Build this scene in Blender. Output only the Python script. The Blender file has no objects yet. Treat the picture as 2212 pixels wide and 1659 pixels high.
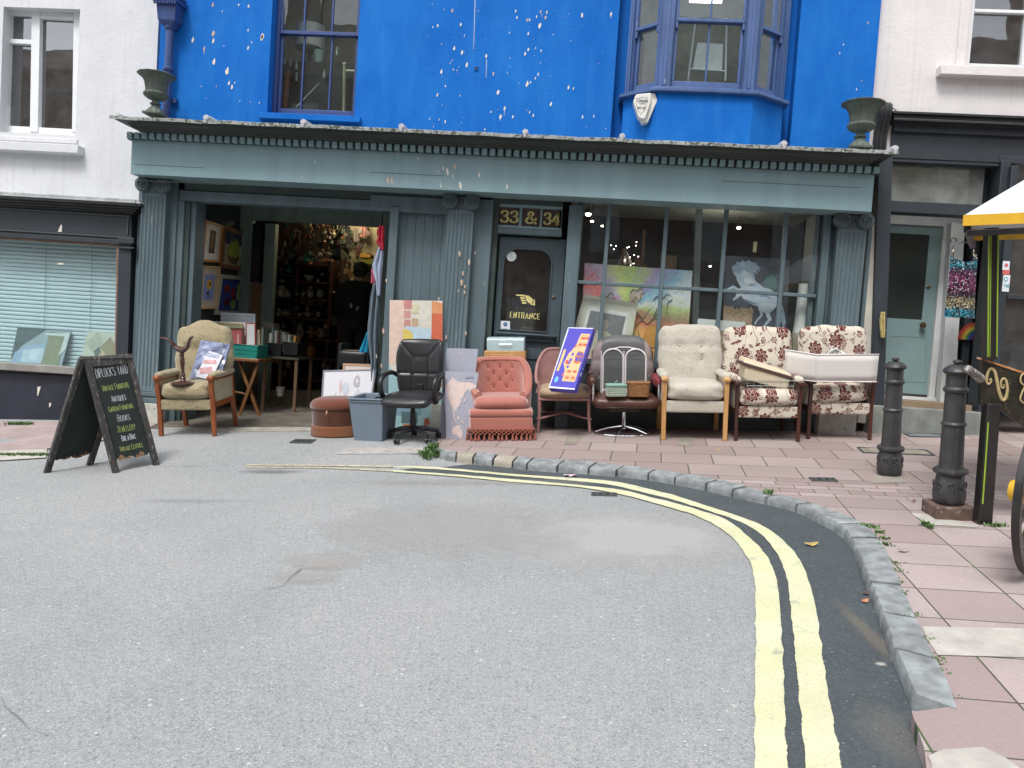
import bpy,bmesh,math,random
from mathutils import Vector,Matrix,noise as mnoise
random.seed(7)
PI=math.pi
R=math.radians
sc=bpy.context.scene
col=sc.collection
# camera
# pixel units below are those of the photograph shown 2212 x 1659
FPX=1720.06
CXP,CYP=1106.0,829.5
yaw,pitch,roll=R(-4.776),R(2.825),R(3.829)
def rz_(a):return Matrix(((math.cos(a),-math.sin(a),0),(math.sin(a),math.cos(a),0),(0,0,1)))
def rx_(a):return Matrix(((1,0,0),(0,math.cos(a),-math.sin(a)),(0,math.sin(a),math.cos(a))))
def ry_(a):return Matrix(((math.cos(a),0,math.sin(a)),(0,1,0),(-math.sin(a),0,math.cos(a))))
RW=ry_(roll)@rx_(pitch)@rz_(yaw)
RT=RW.transposed()
CAM=Vector((0,0,1.5))
right,fwd,up=RT@Vector((1,0,0)),RT@Vector((0,1,0)),RT@Vector((0,0,1))
cd=bpy.data.cameras.new('camera')
cam=bpy.data.objects.new('camera',cd);col.objects.link(cam)
m=Matrix.Identity(4)
for i in range(3):
 m[i][0],m[i][1],m[i][2],m[i][3]=right[i],up[i],-fwd[i],CAM[i]
cam.matrix_world=m
cd.sensor_width=36;cd.lens=36*FPX/2212.0
cd.clip_start=0.05;cd.clip_end=2000
sc.camera=cam
# light
SUN_EL,SUN_AZ=R(58),R(200)
wd=bpy.data.worlds.new('World');sc.world=wd;wd.use_nodes=True
nt=wd.node_tree;nt.nodes.clear()
o_=nt.nodes.new('ShaderNodeOutputWorld');b_=nt.nodes.new('ShaderNodeBackground')
sk=nt.nodes.new('ShaderNodeTexSky');sk.sky_type='NISHITA';sk.sun_disc=False
sk.sun_elevation=SUN_EL;sk.sun_rotation=SUN_AZ;sk.dust_density=2.0;sk.air_density=1.0
hs=nt.nodes.new('ShaderNodeHueSaturation');hs.inputs['Saturation'].default_value=0.22
nt.links.new(sk.outputs[0],hs.inputs['Color']);nt.links.new(hs.outputs[0],b_.inputs[0])
b_.inputs[1].default_value=0.15
nt.links.new(b_.outputs[0],o_.inputs[0])
sd=bpy.data.lights.new('sun','SUN');sd.energy=1.25;sd.angle=R(16);sd.color=(1,0.97,0.93)
so=bpy.data.objects.new('sun',sd);col.objects.link(so)
sdir=Vector((math.sin(SUN_AZ)*math.cos(SUN_EL),math.cos(SUN_AZ)*math.cos(SUN_EL),math.sin(SUN_EL)))
so.rotation_euler=sdir.to_track_quat('Z','Y').to_euler();so.location=(0,0,20)
vs=sc.view_settings
vs.view_transform='Standard';vs.look='None';vs.gamma=1;vs.use_curve_mapping=False
vs.exposure=1.02
sc.cycles.use_denoising=True
sc.cycles.max_bounces=8;sc.cycles.transparent_max_bounces=16
sc.cycles.sample_clamp_indirect=4
# frames
HZ,HG=628.0,1.5
pg=math.atan((CYP-HZ)/FPX)
nG=RT@Vector((0,-math.sin(pg),math.cos(pg)))
xG=right.copy();yG=nG.cross(xG)
oG=CAM-nG*HG
GM=Matrix.Identity(4)
for i in range(3):
 GM[i][0],GM[i][1],GM[i][2],GM[i][3]=xG[i],yG[i],nG[i],oG[i]
def gray(x,y):
 a,b=(x-CXP)/FPX,-(y-CYP)/FPX
 return Vector((a,math.cos(pg)+b*math.sin(pg),b*math.cos(pg)-math.sin(pg)))
def gp(x,y,z=0.0):
 """street-frame point seen at pixel x, y on the level z"""
 r=gray(x,y);t=(z-HG)/r.z
 return Vector((r.x*t,r.y*t,z))
def gd(x,y,d):
 """street-frame point seen at pixel x, y at distance d along Y"""
 r=gray(x,y);t=d/r.y
 return Vector((r.x*t,d,HG+r.z*t))
def sst(a,b,x):
 t=min(1,max(0,(x-a)/(b-a)));return t*t*(3-2*t)
def road_z(X,Y):
 left=1-sst(-0.75,-0.35,X)
 return-0.07+0.07*sst(6.7,8.0,Y)*left
def gr(x,y):
 z=0.0
 for _ in range(12):
  p=gp(x,y,z);z=road_z(p.x,p.y)
 return Vector((p.x,p.y,z))
def S(pts):return[(a/1.1302,b/1.1302)for a,b in pts]
_r=gp(1400,932);YF=(GM@_r).y+.17
def P(x,y,yo=0.0):
 """world point seen at pixel x, y on the plane yo metres behind the shop front"""
 r=RT@Vector(((x-CXP)/FPX,1,-(y-CYP)/FPX))
 t=(YF+yo)/r.y
 return CAM+r*t
def rect(xl,yt,xr,yb,yo=0.0):
 ym,xm=(yt+yb)/2,(xl+xr)/2
 return P(xl,ym,yo).x,P(xr,ym,yo).x,P(xm,yb,yo).z,P(xm,yt,yo).z
 # mesh builder
WORLDROOT={}
class MB:
 def __init__(s):s.v,s.f,s.m,s.cur,s.M=[],[],[],0,None
 def add(s,vs_,fs):
  k=len(s.v)
  s.v+=[(s.M@Vector(v))if s.M is not None else Vector(v)for v in vs_]
  s.f+=[tuple(i+k for i in f)for f in fs];s.m+=[s.cur]*len(fs)
  return s
 def mat(s,i):s.cur=i;return s
 def box(s,x0,x1,y0,y1,z0,z1):
  return s.add([(x0,y0,z0),(x1,y0,z0),(x1,y1,z0),(x0,y1,z0),(x0,y0,z1),(x1,y0,z1),(x1,y1,z1),(x0,y1,z1)],
 [(0,3,2,1),(4,5,6,7),(0,1,5,4),(1,2,6,5),(2,3,7,6),(3,0,4,7)])
 def prism(s,pts,vec):
  n=len(pts);vec=Vector(vec);a=[Vector(p)for p in pts]
  return s.add(a+[p+vec for p in a],[tuple(range(n)),tuple(range(2*n-1,n-1,-1))]+
 [(i,(i+1)%n,(i+1)%n+n,i+n)for i in range(n)])
 def bar(s,a,b,w,h=None,upv=(0,0,1)):
  h=h or w;a,b=Vector(a),Vector(b);d=(b-a).normalized()
  u=d.cross(Vector(upv))
  if u.length<1e-4:u=d.cross(Vector((0,1,0)))
  u.normalize();v=u.cross(d)
  q=[u*w/2+v*h/2,-u*w/2+v*h/2,-u*w/2-v*h/2,u*w/2-v*h/2]
  return s.prism([a+p for p in q],b-a)
 def tube(s,pts,r,n=8,closed=False):
  pts=[Vector(p)for p in pts];N=len(pts)
  rr=r if isinstance(r,(list,tuple))else[r]*N
  vs_,prev=[],None
  for i,p in enumerate(pts):
   if closed:t=pts[(i+1)%N]-pts[i-1]
   else:t=pts[min(i+1,N-1)]-pts[max(i-1,0)]
   t.normalize()
   if prev is None:
    u=t.cross(Vector((0,0,1)))
    if u.length<1e-3:u=t.cross(Vector((0,1,0)))
   else:u=prev-t*prev.dot(t)
   u.normalize();prev=u;w=t.cross(u)
   for k in range(n):
    a=2*PI*k/n;vs_.append(p+(u*math.cos(a)+w*math.sin(a))*rr[i])
  fs=[]
  for i in range(N if closed else N-1):
   for k in range(n):
    a,b=i*n,((i+1)%N)*n;k2=(k+1)%n
    fs.append((a+k,a+k2,b+k2,b+k))
  if not closed:fs+=[tuple(range(n-1,-1,-1)),tuple(range((N-1)*n,N*n))]
  return s.add(vs_,fs)
 def lathe(s,prof,c=(0,0,0),n=24,sx=1,sy=1,rf=None,axis=None):
  """prof: (r, z) pairs; rf(angle, z) multiplies the radius"""
  vs_,fs=[],[];c=Vector(c);ax=None
  if axis is not None:ax=Vector((0,0,1)).rotation_difference(Vector(axis)).to_matrix()
  for r,z in prof:
   for k in range(n):
    a=2*PI*k/n;q=r*(rf(a,z)if rf else 1)
    p=Vector((q*sx*math.cos(a),q*sy*math.sin(a),z))
    vs_.append(c+(ax@p if ax else p))
  N=len(prof)
  for i in range(N-1):
   for k in range(n):fs.append((i*n+k,i*n+(k+1)%n,(i+1)*n+(k+1)%n,(i+1)*n+k))
  fs+=[tuple(range(n-1,-1,-1)),tuple(range((N-1)*n,N*n))]
  return s.add(vs_,fs)
 def ell(s,c,rx,ry=None,rz=None,n=12):
  ry=ry or rx;rz=rz or rx
  pr=[(max(1e-4,math.sin(PI*i/n)),-math.cos(PI*i/n))for i in range(n+1)]
  return s.lathe([(r*rx,z*rz)for r,z in pr],c,n*2,1,ry/rx)
 def grid(s,fn,nu,nv,cu=False):
  vs_=[fn(i/nu,j/nv)for i in range(nu if cu else nu+1)for j in range(nv+1)]
  W=nv+1;N=nu if cu else nu+1;fs=[]
  for i in range(nu):
   for j in range(nv):
    a,b=i*W,((i+1)%N)*W
    fs.append((a+j,b+j,b+j+1,a+j+1))
  return s.add(vs_,fs)
 def cush(s,x0,x1,y0,y1,z0,z1,r=0.04,puff=0.0,wr=0.0,n=10,M=None,pf=None):
  """rounded, slightly blown-up box; wr = wrinkle height"""
  c=Vector(((x0+x1)/2,(y0+y1)/2,(z0+z1)/2));h=Vector(((x1-x0)/2,(y1-y0)/2,(z1-z0)/2))
  r=min(r,min(h)*0.98);idx,vs_,fs={},[],[]
  def vert(p):
   k=tuple(round(q,5)for q in p)
   if k in idx:return idx[k]
   q=Vector(p);inn=h-Vector((r,r,r))
   # more samples near the edges
   base=Vector([math.copysign(abs(t)**0.7,t)if abs(t)<1 else t for t in q])
   core=Vector([max(-inn[i],min(inn[i],base[i]*h[i]))for i in range(3)])
   d=Vector([base[i]*h[i]-core[i]for i in range(3)])
   o=core+(d.normalized()*r if d.length>1e-6 else Vector())
   if d.length<1e-6:
    a=max(range(3),key=lambda i:abs(q[i]));o[a]=math.copysign(h[a],q[a])
   b=[1-min(1,abs(o[i])/h[i])**2 for i in range(3)]
   o2=o.copy()
   for i in range(3):
    j,k2=(i+1)%3,(i+2)%3
    o2[i]+=math.copysign(1,o[i])*puff*b[j]*b[k2]*(abs(o[i])/h[i])
   p3=c+o2
   if wr:
    nn=mnoise.noise(p3*7)*wr+mnoise.noise(p3*19)*wr*0.5
    p3+=(o2.normalized()if o2.length else Vector())*nn
   if pf:p3=pf(p3)
   if M is not None:p3=M@p3
   idx[k]=len(vs_);vs_.append(p3);return idx[k]
  for a in range(3):
   for sg in(-1,1):
    for i in range(n):
     for j in range(n):
      q=[]
      for di,dj in((0,0),(1,0),(1,1),(0,1)):
       p=[0,0,0];p[a]=sg;p[(a+1)%3]=-1+2*(i+di)/n;p[(a+2)%3]=-1+2*(j+dj)/n
       q.append(vert(p))
      if sg<0:q=q[::-1]
      fs.append(tuple(q))
  return s.add(vs_,fs)
 def build(s,name,mats,parent=None,smooth=True,bevel=0,seg=2,M=None,fix=True,sub=0,ang=38,keep=False):
  mats=mats if isinstance(mats,(list,tuple))else[mats]
  off=WORLDROOT.get(parent.name)if parent is not None else None
  vs_=[v-off for v in s.v]if off is not None else s.v
  loc=None
  if parent is None:
   xs=[v.x for v in vs_];ys=[v.y for v in vs_];zs=[v.z for v in vs_]
   loc=Vector()if keep else Vector(((min(xs)+max(xs))/2,(min(ys)+max(ys))/2,min(zs)))
   vs_=[v-loc for v in vs_]
  me=bpy.data.meshes.new(name);me.from_pydata([tuple(v)for v in vs_],[],s.f)
  for mt in mats:me.materials.append(mt)
  me.polygons.foreach_set('material_index',s.m)
  if fix:
   bm=bmesh.new();bm.from_mesh(me);bmesh.ops.recalc_face_normals(bm,faces=bm.faces);bm.to_mesh(me);bm.free()
  if smooth:
   me.polygons.foreach_set('use_smooth',[True]*len(me.polygons))
   me.set_sharp_from_angle(angle=R(ang))
  o=bpy.data.objects.new(name,me);col.objects.link(o)
  if bevel:
   b=o.modifiers.new('bevel','BEVEL');b.width=bevel;b.segments=seg;b.limit_method='ANGLE';b.angle_limit=R(40)
  if sub:
   b=o.modifiers.new('sub','SUBSURF');b.levels=sub;b.render_levels=sub
  if parent is not None:o.parent=parent
  else:o.matrix_world=(M if M is not None else Matrix.Identity(4))@Matrix.Translation(loc)
  return o
def tag(o,label=None,cat=None,group=None,kind=None):
 if label:o['label']=label
 if cat:o['category']=cat
 if group:o['group']=group
 if kind:o['kind']=kind
 return o
def thing(name,label,cat,g,rz=0.0,group=None):
 """a thing standing on the street: an Empty in the street frame"""
 o=bpy.data.objects.new(name,None);col.objects.link(o);o.empty_display_size=0.1
 o.matrix_world=GM@Matrix.Translation(Vector(g))@Matrix.Rotation(rz,4,'Z')
 return tag(o,label,cat,group)
def wthing(name,label,cat,loc,group=None):
 """a thing fixed to the building: parts are given in world coordinates"""
 o=bpy.data.objects.new(name,None);col.objects.link(o);o.empty_display_size=0.1
 loc=Vector(loc);o.location=loc;WORLDROOT[o.name]=loc
 return tag(o,label,cat,group)
def dup(root,M=None,label=None,group=None):
 r=root.copy();col.objects.link(r)
 if M is not None:r.matrix_world=M
 if label:r['label']=label
 if group:r['group']=group
 for ch in list(root.children):
  c=ch.copy();col.objects.link(c);c.parent=r
  for g_ in ch.children:
   d=g_.copy();col.objects.link(d);d.parent=c
 return r
def wbox(mb,xl,yt,xr,yb,y0,y1):
 """box whose front (plane y0) fills the pixel rectangle, reaching back to y1"""
 a,b,c,d=rect(xl,yt,xr,yb,y0)
 return mb.box(a,b,YF+y0,YF+y1,c,d)
def wquad(mb,pts,y0,y1):
 return mb.prism([P(x,y,y0)for x,y in pts],(0,y1-y0,0))
 # materials
def newmat(name):
 mt=bpy.data.materials.new(name);mt.use_nodes=True;n=mt.node_tree
 return mt,n,n.nodes['Principled BSDF']
def N(n,t,**kw):
 a=n.nodes.new('ShaderNode'+t)
 for k,v in kw.items():
  if hasattr(a,k):setattr(a,k,v)
  else:a.inputs[k.replace('_',' ')].default_value=v
 return a
def math_(n,op,a,b=None,c=None,clamp=False):
 q=n.nodes.new('ShaderNodeMath');q.operation=op;q.use_clamp=clamp
 for i,t in enumerate((a,b,c)):
  if t is None:continue
  if isinstance(t,(int,float)):q.inputs[i].default_value=t
  else:n.links.new(t,q.inputs[i])
 return q.outputs[0]
def mixc(n,fac,a,b,mode='MIX'):
 q=n.nodes.new('ShaderNodeMix');q.data_type='RGBA';q.blend_type=mode
 for i,t in((0,fac),(6,a),(7,b)):
  if isinstance(t,(int,float)):q.inputs[i].default_value=t
  elif isinstance(t,tuple):q.inputs[i].default_value=t if len(t)==4 else(*t,1)
  else:n.links.new(t,q.inputs[i])
 return q.outputs[2]
def ramp(n,fac,stops,interp='LINEAR'):
 q=n.nodes.new('ShaderNodeValToRGB');q.color_ramp.interpolation=interp
 e=q.color_ramp.elements
 while len(e)<len(stops):e.new(0.5)
 for i,(p,c)in enumerate(stops):
  e[i].position=p;e[i].color=(*c,1)if isinstance(c,tuple)else(c,c,c,1)
 n.links.new(fac,q.inputs[0]);return q.outputs[0]
def coords(n,kind='Object'):return n.nodes.new('ShaderNodeTexCoord').outputs[kind]
def mapping(n,vec,scale=(1,1,1),rot=(0,0,0),loc=(0,0,0)):
 q=n.nodes.new('ShaderNodeMapping');q.inputs['Scale'].default_value=scale;q.inputs['Rotation'].default_value=rot;q.inputs['Location'].default_value=loc
 n.links.new(vec,q.inputs[0]);return q.outputs[0]
def noise(n,vec,scale,detail=4,rough=0.55,dist=0.0):
 q=n.nodes.new('ShaderNodeTexNoise');q.inputs['Scale'].default_value=scale;q.inputs['Detail'].default_value=detail
 q.inputs['Roughness'].default_value=rough;q.inputs['Distortion'].default_value=dist
 n.links.new(vec,q.inputs['Vector']);return q.outputs['Fac']
def bump(n,bs,h,strength=0.3,dist=0.01):
 q=n.nodes.new('ShaderNodeBump');q.inputs['Strength'].default_value=strength;q.inputs['Distance'].default_value=dist
 n.links.new(h,q.inputs['Height']);n.links.new(q.outputs[0],bs.inputs['Normal'])
def mat(name,c,rough=0.6,metal=0.0,var=0.12,vs_=6.0,bmp=0.15,bs_=60.0,bd=0.003,stretch=(1,1,1),wear=None,wearc=(.5,.5,.48),spec=0.5,dirt=0.0,coat=0.0):
 mt,n,bs=newmat(name)
 v=mapping(n,coords(n),scale=stretch)
 f=noise(n,v,vs_,5)
 f2=ramp(n,f,[(0.3,0.0),(0.7,1.0)])
 cc=mixc(n,f2,tuple(x*(1-var)for x in c),tuple(min(1,x*(1+var))for x in c))
 if dirt:
  g=noise(n,v,vs_*0.35,7,0.65)
  cc=mixc(n,math_(n,'MULTIPLY',ramp(n,g,[(0.45,0.0),(0.7,1.0)]),dirt),cc,tuple(x*0.35+0.01 for x in c))
 if wear:
  w=noise(n,v,vs_*3.1,8,0.7)
  cc=mixc(n,ramp(n,w,[(wear,0.0),(wear+0.03,1.0)]),cc,wearc)
 n.links.new(cc,bs.inputs['Base Color'])
 bs.inputs['Roughness'].default_value=rough;bs.inputs['Metallic'].default_value=metal
 bs.inputs['Specular IOR Level'].default_value=spec
 if coat:bs.inputs['Coat Weight'].default_value=coat
 if bmp:bump(n,bs,noise(n,v,bs_,4),bmp,bd)
 return mt
def glassm(name,tint=(0.86,0.9,0.88),add=0.03,dirt=0.04):
 mt,n,bs=newmat(name);n.nodes.remove(bs)
 out=[x for x in n.nodes if x.type=='OUTPUT_MATERIAL'][0]
 tr=N(n,'BsdfTransparent');tr.inputs[0].default_value=(*tint,1)
 gl=N(n,'BsdfGlossy');gl.inputs['Roughness'].default_value=0.01;gl.inputs['Color'].default_value=(.95,.97,1,1)
 bm_=N(n,'Bump');bm_.inputs['Strength'].default_value=0.05;bm_.inputs['Distance'].default_value=0.02
 n.links.new(noise(n,coords(n),2.3,2),bm_.inputs['Height']);n.links.new(bm_.outputs[0],gl.inputs['Normal'])
 df=N(n,'BsdfDiffuse');df.inputs[0].default_value=(.55,.58,.57,1)
 fr=N(n,'Fresnel');fr.inputs[0].default_value=1.5
 m1=N(n,'MixShader');ge=N(n,'NewGeometry');n.links.new(math_(n,'MULTIPLY',math_(n,'ADD',fr.outputs[0],add),math_(n,'SUBTRACT',1,ge.outputs['Backfacing'])),m1.inputs[0]);n.links.new(tr.outputs[0],m1.inputs[1]);n.links.new(gl.outputs[0],m1.inputs[2])
 m2=N(n,'MixShader');n.links.new(math_(n,'MULTIPLY',ramp(n,noise(n,coords(n),5,6,0.7),[(0.35,0.3),(0.75,1.0)]),dirt),m2.inputs[0])
 n.links.new(m1.outputs[0],m2.inputs[1]);n.links.new(df.outputs[0],m2.inputs[2]);n.links.new(m2.outputs[0],out.inputs[0])
 return mt
def emit(name,c,s):
 mt,n,bs=newmat(name);bs.inputs['Emission Color'].default_value=(*c,1);bs.inputs['Emission Strength'].default_value=s
 bs.inputs['Base Color'].default_value=(*c,1);return mt
 # strokes: lettering
FONT={
 'A':[[(0,0),(.3,1),(.6,0)],[(.12,.36),(.48,.36)]],'B':[[(0,0),(0,1),(.33,1),(.47,.88),(.47,.65),(.33,.53),(0,.53)],[(.33,.53),(.52,.4),(.52,.13),(.36,0),(0,0)]],
 'C':[[(.55,.82),(.4,.98),(.2,.98),(.03,.72),(.03,.28),(.2,.02),(.4,.02),(.55,.18)]],'D':[[(0,0),(0,1),(.3,1),(.54,.74),(.54,.26),(.3,0),(0,0)]],
 'E':[[(.48,1),(0,1),(0,0),(.5,0)],[(0,.52),(.38,.52)]],'F':[[(.48,1),(0,1),(0,0)],[(0,.52),(.38,.52)]],
 'G':[[(.55,.82),(.4,.98),(.2,.98),(.03,.72),(.03,.28),(.2,.02),(.42,.02),(.55,.18),(.55,.45),(.32,.45)]],'H':[[(0,0),(0,1)],[(.52,0),(.52,1)],[(0,.5),(.52,.5)]],
 'I':[[(0.05,0),(0.05,1)]],'J':[[(.1,1),(.5,1)],[(.34,1),(.34,.2),(.24,0),(.08,.05),(0,.22)]],'K':[[(0,0),(0,1)],[(.5,1),(0,.42)],[(.16,.58),(.52,0)]],
 'L':[[(0,1),(0,0),(.46,0)]],'M':[[(0,0),(0,1),(.3,.35),(.6,1),(.6,0)]],'N':[[(0,0),(0,1),(.52,0),(.52,1)]],
 'O':[[(.2,1),(.03,.74),(.03,.26),(.2,0),(.38,0),(.55,.26),(.55,.74),(.38,1),(.2,1)]],'P':[[(0,0),(0,1),(.34,1),(.5,.86),(.5,.62),(.34,.48),(0,.48)]],
 'Q':[[(.2,1),(.03,.74),(.03,.26),(.2,0),(.38,0),(.55,.26),(.55,.74),(.38,1),(.2,1)],[(.34,.25),(.6,-.08)]],'R':[[(0,0),(0,1),(.34,1),(.5,.86),(.5,.64),(.34,.5),(0,.5)],[(.26,.5),(.54,0)]],
 'S':[[(.48,.84),(.36,.98),(.14,.98),(.03,.8),(.1,.6),(.4,.42),(.5,.2),(.38,.02),(.14,.02),(0,.16)]],'T':[[(0,1),(.58,1)],[(.29,1),(.29,0)]],
 'U':[[(0,1),(0,.25),(.15,0),(.38,0),(.52,.25),(.52,1)]],'V':[[(0,1),(.28,0),(.56,1)]],'W':[[(0,1),(.18,0),(.36,.7),(.54,0),(.72,1)]],
 'Y':[[(0,1),(.28,.5),(.56,1)],[(.28,.5),(.28,0)]],'-':[[(0,.45),(.3,.45)]],"'":[[(.05,1),(.02,.78)]],' ':[],
 '3':[[(.06,.8),(.1,.93),(.24,1),(.4,.96),(.48,.78),(.4,.6),(.22,.54),(.42,.48),(.52,.27),(.42,.05),(.24,0),(.08,.07),(.04,.2)]],
 '4':[[(.42,0),(.42,1),(.02,.28),(.58,.28)]],'&':[[(.66,0),(.2,.66),(.17,.84),(.27,1),(.4,.97),(.45,.83),(.36,.68),(.1,.42),(.03,.22),(.12,.04),(.28,0),(.46,.1),(.6,.34),(.64,.44)]],
 'a':[[(.4,.5),(.1,.5),(.02,.3),(.05,.05),(.25,0),(.4,.15)],[(.4,.55),(.4,0)]],
 'f':[[(.38,.95),(.26,1),(.15,.85),(.15,0)],[(0,.6),(.34,.6)]],'s':[[(.34,.55),(.1,.6),(.05,.42),(.32,.22),(.28,.02),(0,.05)]],'b':[[(0,1),(0,0),(.28,0),(.4,.28),(.28,.56),(0,.56)]],
 '8':[[(.25,.53),(.06,.65),(.06,.88),(.25,1),(.44,.88),(.44,.65),(.25,.53),(.02,.36),(.04,.1),(.25,0),(.46,.1),(.48,.36),(.25,.53)]],
 '2':[[(.04,.75),(.12,.95),(.3,1),(.46,.85),(.42,.6),(.03,0),(.5,0)]],
 }
def smoothline(p,k=4):
 if len(p)<3:return p
 o=[]
 for i in range(len(p)-1):
  a,b,c,d=p[max(i-1,0)],p[i],p[i+1],p[min(i+2,len(p)-1)]
  for t in range(k):
   t/=k
   o.append(tuple(0.5*((2*b[j])+(-a[j]+c[j])*t+(2*a[j]-5*b[j]+4*c[j]-d[j])*t*t+(-a[j]+3*b[j]-3*c[j]+d[j])*t**3)for j in range(len(b))))
 return o+[p[-1]]
def stroke(mb,pts,o,ux,uz,h,w,thin=None,lift=0.001):
 """flat brush stroke in the plane o + ux*x + uz*z (pts in units of h)"""
 nrm=ux.cross(uz).normalized();thin=thin or w
 q=[Vector((p[0]*h,p[1]*h))for p in pts];L,Rr=[],[]
 for i,p in enumerate(q):
  t=q[min(i+1,len(q)-1)]-q[max(i-1,0)]
  if t.length<1e-9:t=Vector((1,0))
  t.normalize();k=thin+(w-thin)*abs(t.y)
  nn=Vector((-t.y,t.x))*k/2
  if i==0:p=p-t*k*.3
  if i==len(q)-1:p=p+t*k*.3
  for lst,s_ in((L,1),(Rr,-1)):
   c=p+nn*s_;lst.append(o+ux*c.x+uz*c.y+nrm*lift)
 n=len(L);mb.add(L+Rr,[(i,i+1,n+i+1,n+i)for i in range(n-1)])
def text(mb,s,o,ux,uz,h,w,thin=None,gap=0.2,width=None,jit=0.0,curve=True,serif=False,lift=0.001,small=None):
 def adv(ch,k):return(max([p[0]for st in FONT[ch]for p in st]or[.25])+gap)*k
 ks=[]
 first=True
 for ch in s:
  ks.append(1.0 if(small is None or first)else small);first=(ch==' ')
 tot=sum(adv(c,k)for c,k in zip(s,ks))-gap
 sx=1.0 if width is None else width/(tot*h)
 x=0.0
 for ch,k in zip(s,ks):
  dy,tl=random.uniform(-jit,jit),random.uniform(-jit,jit)
  for st in FONT[ch]:
   rounded=ch in 'BCDGJOPQRSU3&afsb82'
   pts=[((x+(p[0]+p[1]*tl)*k)*sx,p[1]*k+dy)for p in st]
   if curve and rounded and len(pts)>3:pts=smoothline(pts,4)
   elif len(pts)>2:
    for a,b in zip(pts,pts[1:]):stroke(mb,[a,b],o,ux,uz,h,w,thin,lift)
    pts=None
   if pts:stroke(mb,pts,o,ux,uz,h,w,thin,lift)
   if serif:
    for e,f in((st[0],st[1]),(st[-1],st[-2])):
     if abs(e[0]-f[0])<.25 and e[1]in(0,1):
      ex=(x+e[0]*k)*sx
      stroke(mb,[(ex-.11*sx,e[1]*.96+.02),(ex+.11*sx,e[1]*.96+.02)],o,ux,uz,h,w,(thin or w)*1.0,lift+.0002)
  x+=adv(ch,k)
  # ground
def road_mat():
 mt,n,bs=newmat('asphalt')
 v=coords(n)
 big=noise(n,v,0.55,4,0.55,0.6);mid=noise(n,v,2.6,6,0.6);fine=noise(n,v,95,3,0.7)
 c=mixc(n,ramp(n,big,[(0.38,0.0),(0.60,1.0)]),(.198,.226,.228),(.315,.316,.314))
 c=mixc(n,ramp(n,mid,[(0.4,0.0),(0.72,.55)]),c,(.31,.31,.308))
 c=mixc(n,ramp(n,fine,[(0.3,0.0),(0.62,.8)]),c,(.185,.20,.205),'MIX')
 c=mixc(n,ramp(n,noise(n,v,38,5,.75),[(0.35,0.0),(0.7,.5)]),c,(.40,.397,.392));c=mixc(n,ramp(n,noise(n,v,130,2,.8),[(0.52,0.0),(0.66,.6)]),c,(.52,.52,.515));c=mixc(n,ramp(n,noise(n,v,75,3,.8),[(0.34,.65),(0.46,0.0)]),c,(.10,.115,.12))
 vo=N(n,'TexVoronoi');vo.inputs['Scale'].default_value=62;n.links.new(v,vo.inputs['Vector'])
 st=ramp(n,vo.outputs['Distance'],[(0.12,1.0),(0.22,0.0)])
 rnd=N(n,'SeparateColor');n.links.new(vo.outputs['Color'],rnd.inputs[0])
 pick=math_(n,'GREATER_THAN',rnd.outputs[0],0.80)
 c=mixc(n,math_(n,'MULTIPLY',math_(n,'MULTIPLY',st,pick),.8),c,(.58,.59,.60))
 vo3=N(n,'TexVoronoi');vo3.inputs['Scale'].default_value=24;n.links.new(v,vo3.inputs['Vector'])
 r3=N(n,'SeparateColor');n.links.new(vo3.outputs['Color'],r3.inputs[0])
 c=mixc(n,math_(n,'MULTIPLY',ramp(n,vo3.outputs['Distance'],[(0.13,1.0),(0.2,0.0)]),math_(n,'GREATER_THAN',r3.outputs[1],0.92)),c,(.50,.49,.48))
 # hairline cracks, only here and there
 vo2=N(n,'TexVoronoi');vo2.feature='DISTANCE_TO_EDGE';vo2.inputs['Scale'].default_value=0.42
 dv=N(n,'VectorMath');dv.operation='ADD';n.links.new(v,dv.inputs[0])
 nn=N(n,'TexNoise');nn.inputs['Scale'].default_value=1.7;nn.inputs['Detail'].default_value=7;n.links.new(v,nn.inputs['Vector']);n.links.new(nn.outputs['Color'],dv.inputs[1])
 n.links.new(dv.outputs[0],vo2.inputs['Vector'])
 ck=math_(n,'MULTIPLY',ramp(n,vo2.outputs['Distance'],[(0.0,1.0),(0.006,0.0)]),ramp(n,noise(n,v,0.8,3),[(0.58,0.0),(0.66,.35)]))
 c=mixc(n,ck,c,(.05,.055,.055))
 n.links.new(c,bs.inputs['Base Color']);bs.inputs['Roughness'].default_value=.85;bs.inputs['Specular IOR Level'].default_value=.35
 h=math_(n,'ADD',fine,math_(n,'MULTIPLY',vo.outputs['Distance'],-.8))
 bump(n,bs,h,.5,.006)
 return mt
def tar_mat(name,base=(.045,.055,.06),hi=(.20,.205,.205),loose=.62):
 mt,n,bs=newmat(name);v=coords(n)
 fine=noise(n,v,70,4,.7);big=noise(n,v,2,5)
 c=mixc(n,ramp(n,fine,[(0.42,0.0),(0.75,.8)]),base,tuple(x*2.2 for x in base))
 c=mixc(n,ramp(n,big,[(0.45,0.0),(0.8,.5)]),c,tuple(x*1.9 for x in base))
 vo=N(n,'TexVoronoi');vo.inputs['Scale'].default_value=45;n.links.new(v,vo.inputs['Vector'])
 rnd=N(n,'SeparateColor');n.links.new(vo.outputs['Color'],rnd.inputs[0])
 pk=math_(n,'MULTIPLY',ramp(n,vo.outputs['Distance'],[(0.14,1.0),(0.24,0.0)]),math_(n,'GREATER_THAN',rnd.outputs[0],loose+.25))
 c=mixc(n,pk,c,hi)
 n.links.new(c,bs.inputs['Base Color']);bs.inputs['Roughness'].default_value=.8
 bump(n,bs,fine,.7,.008);return mt
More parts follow.
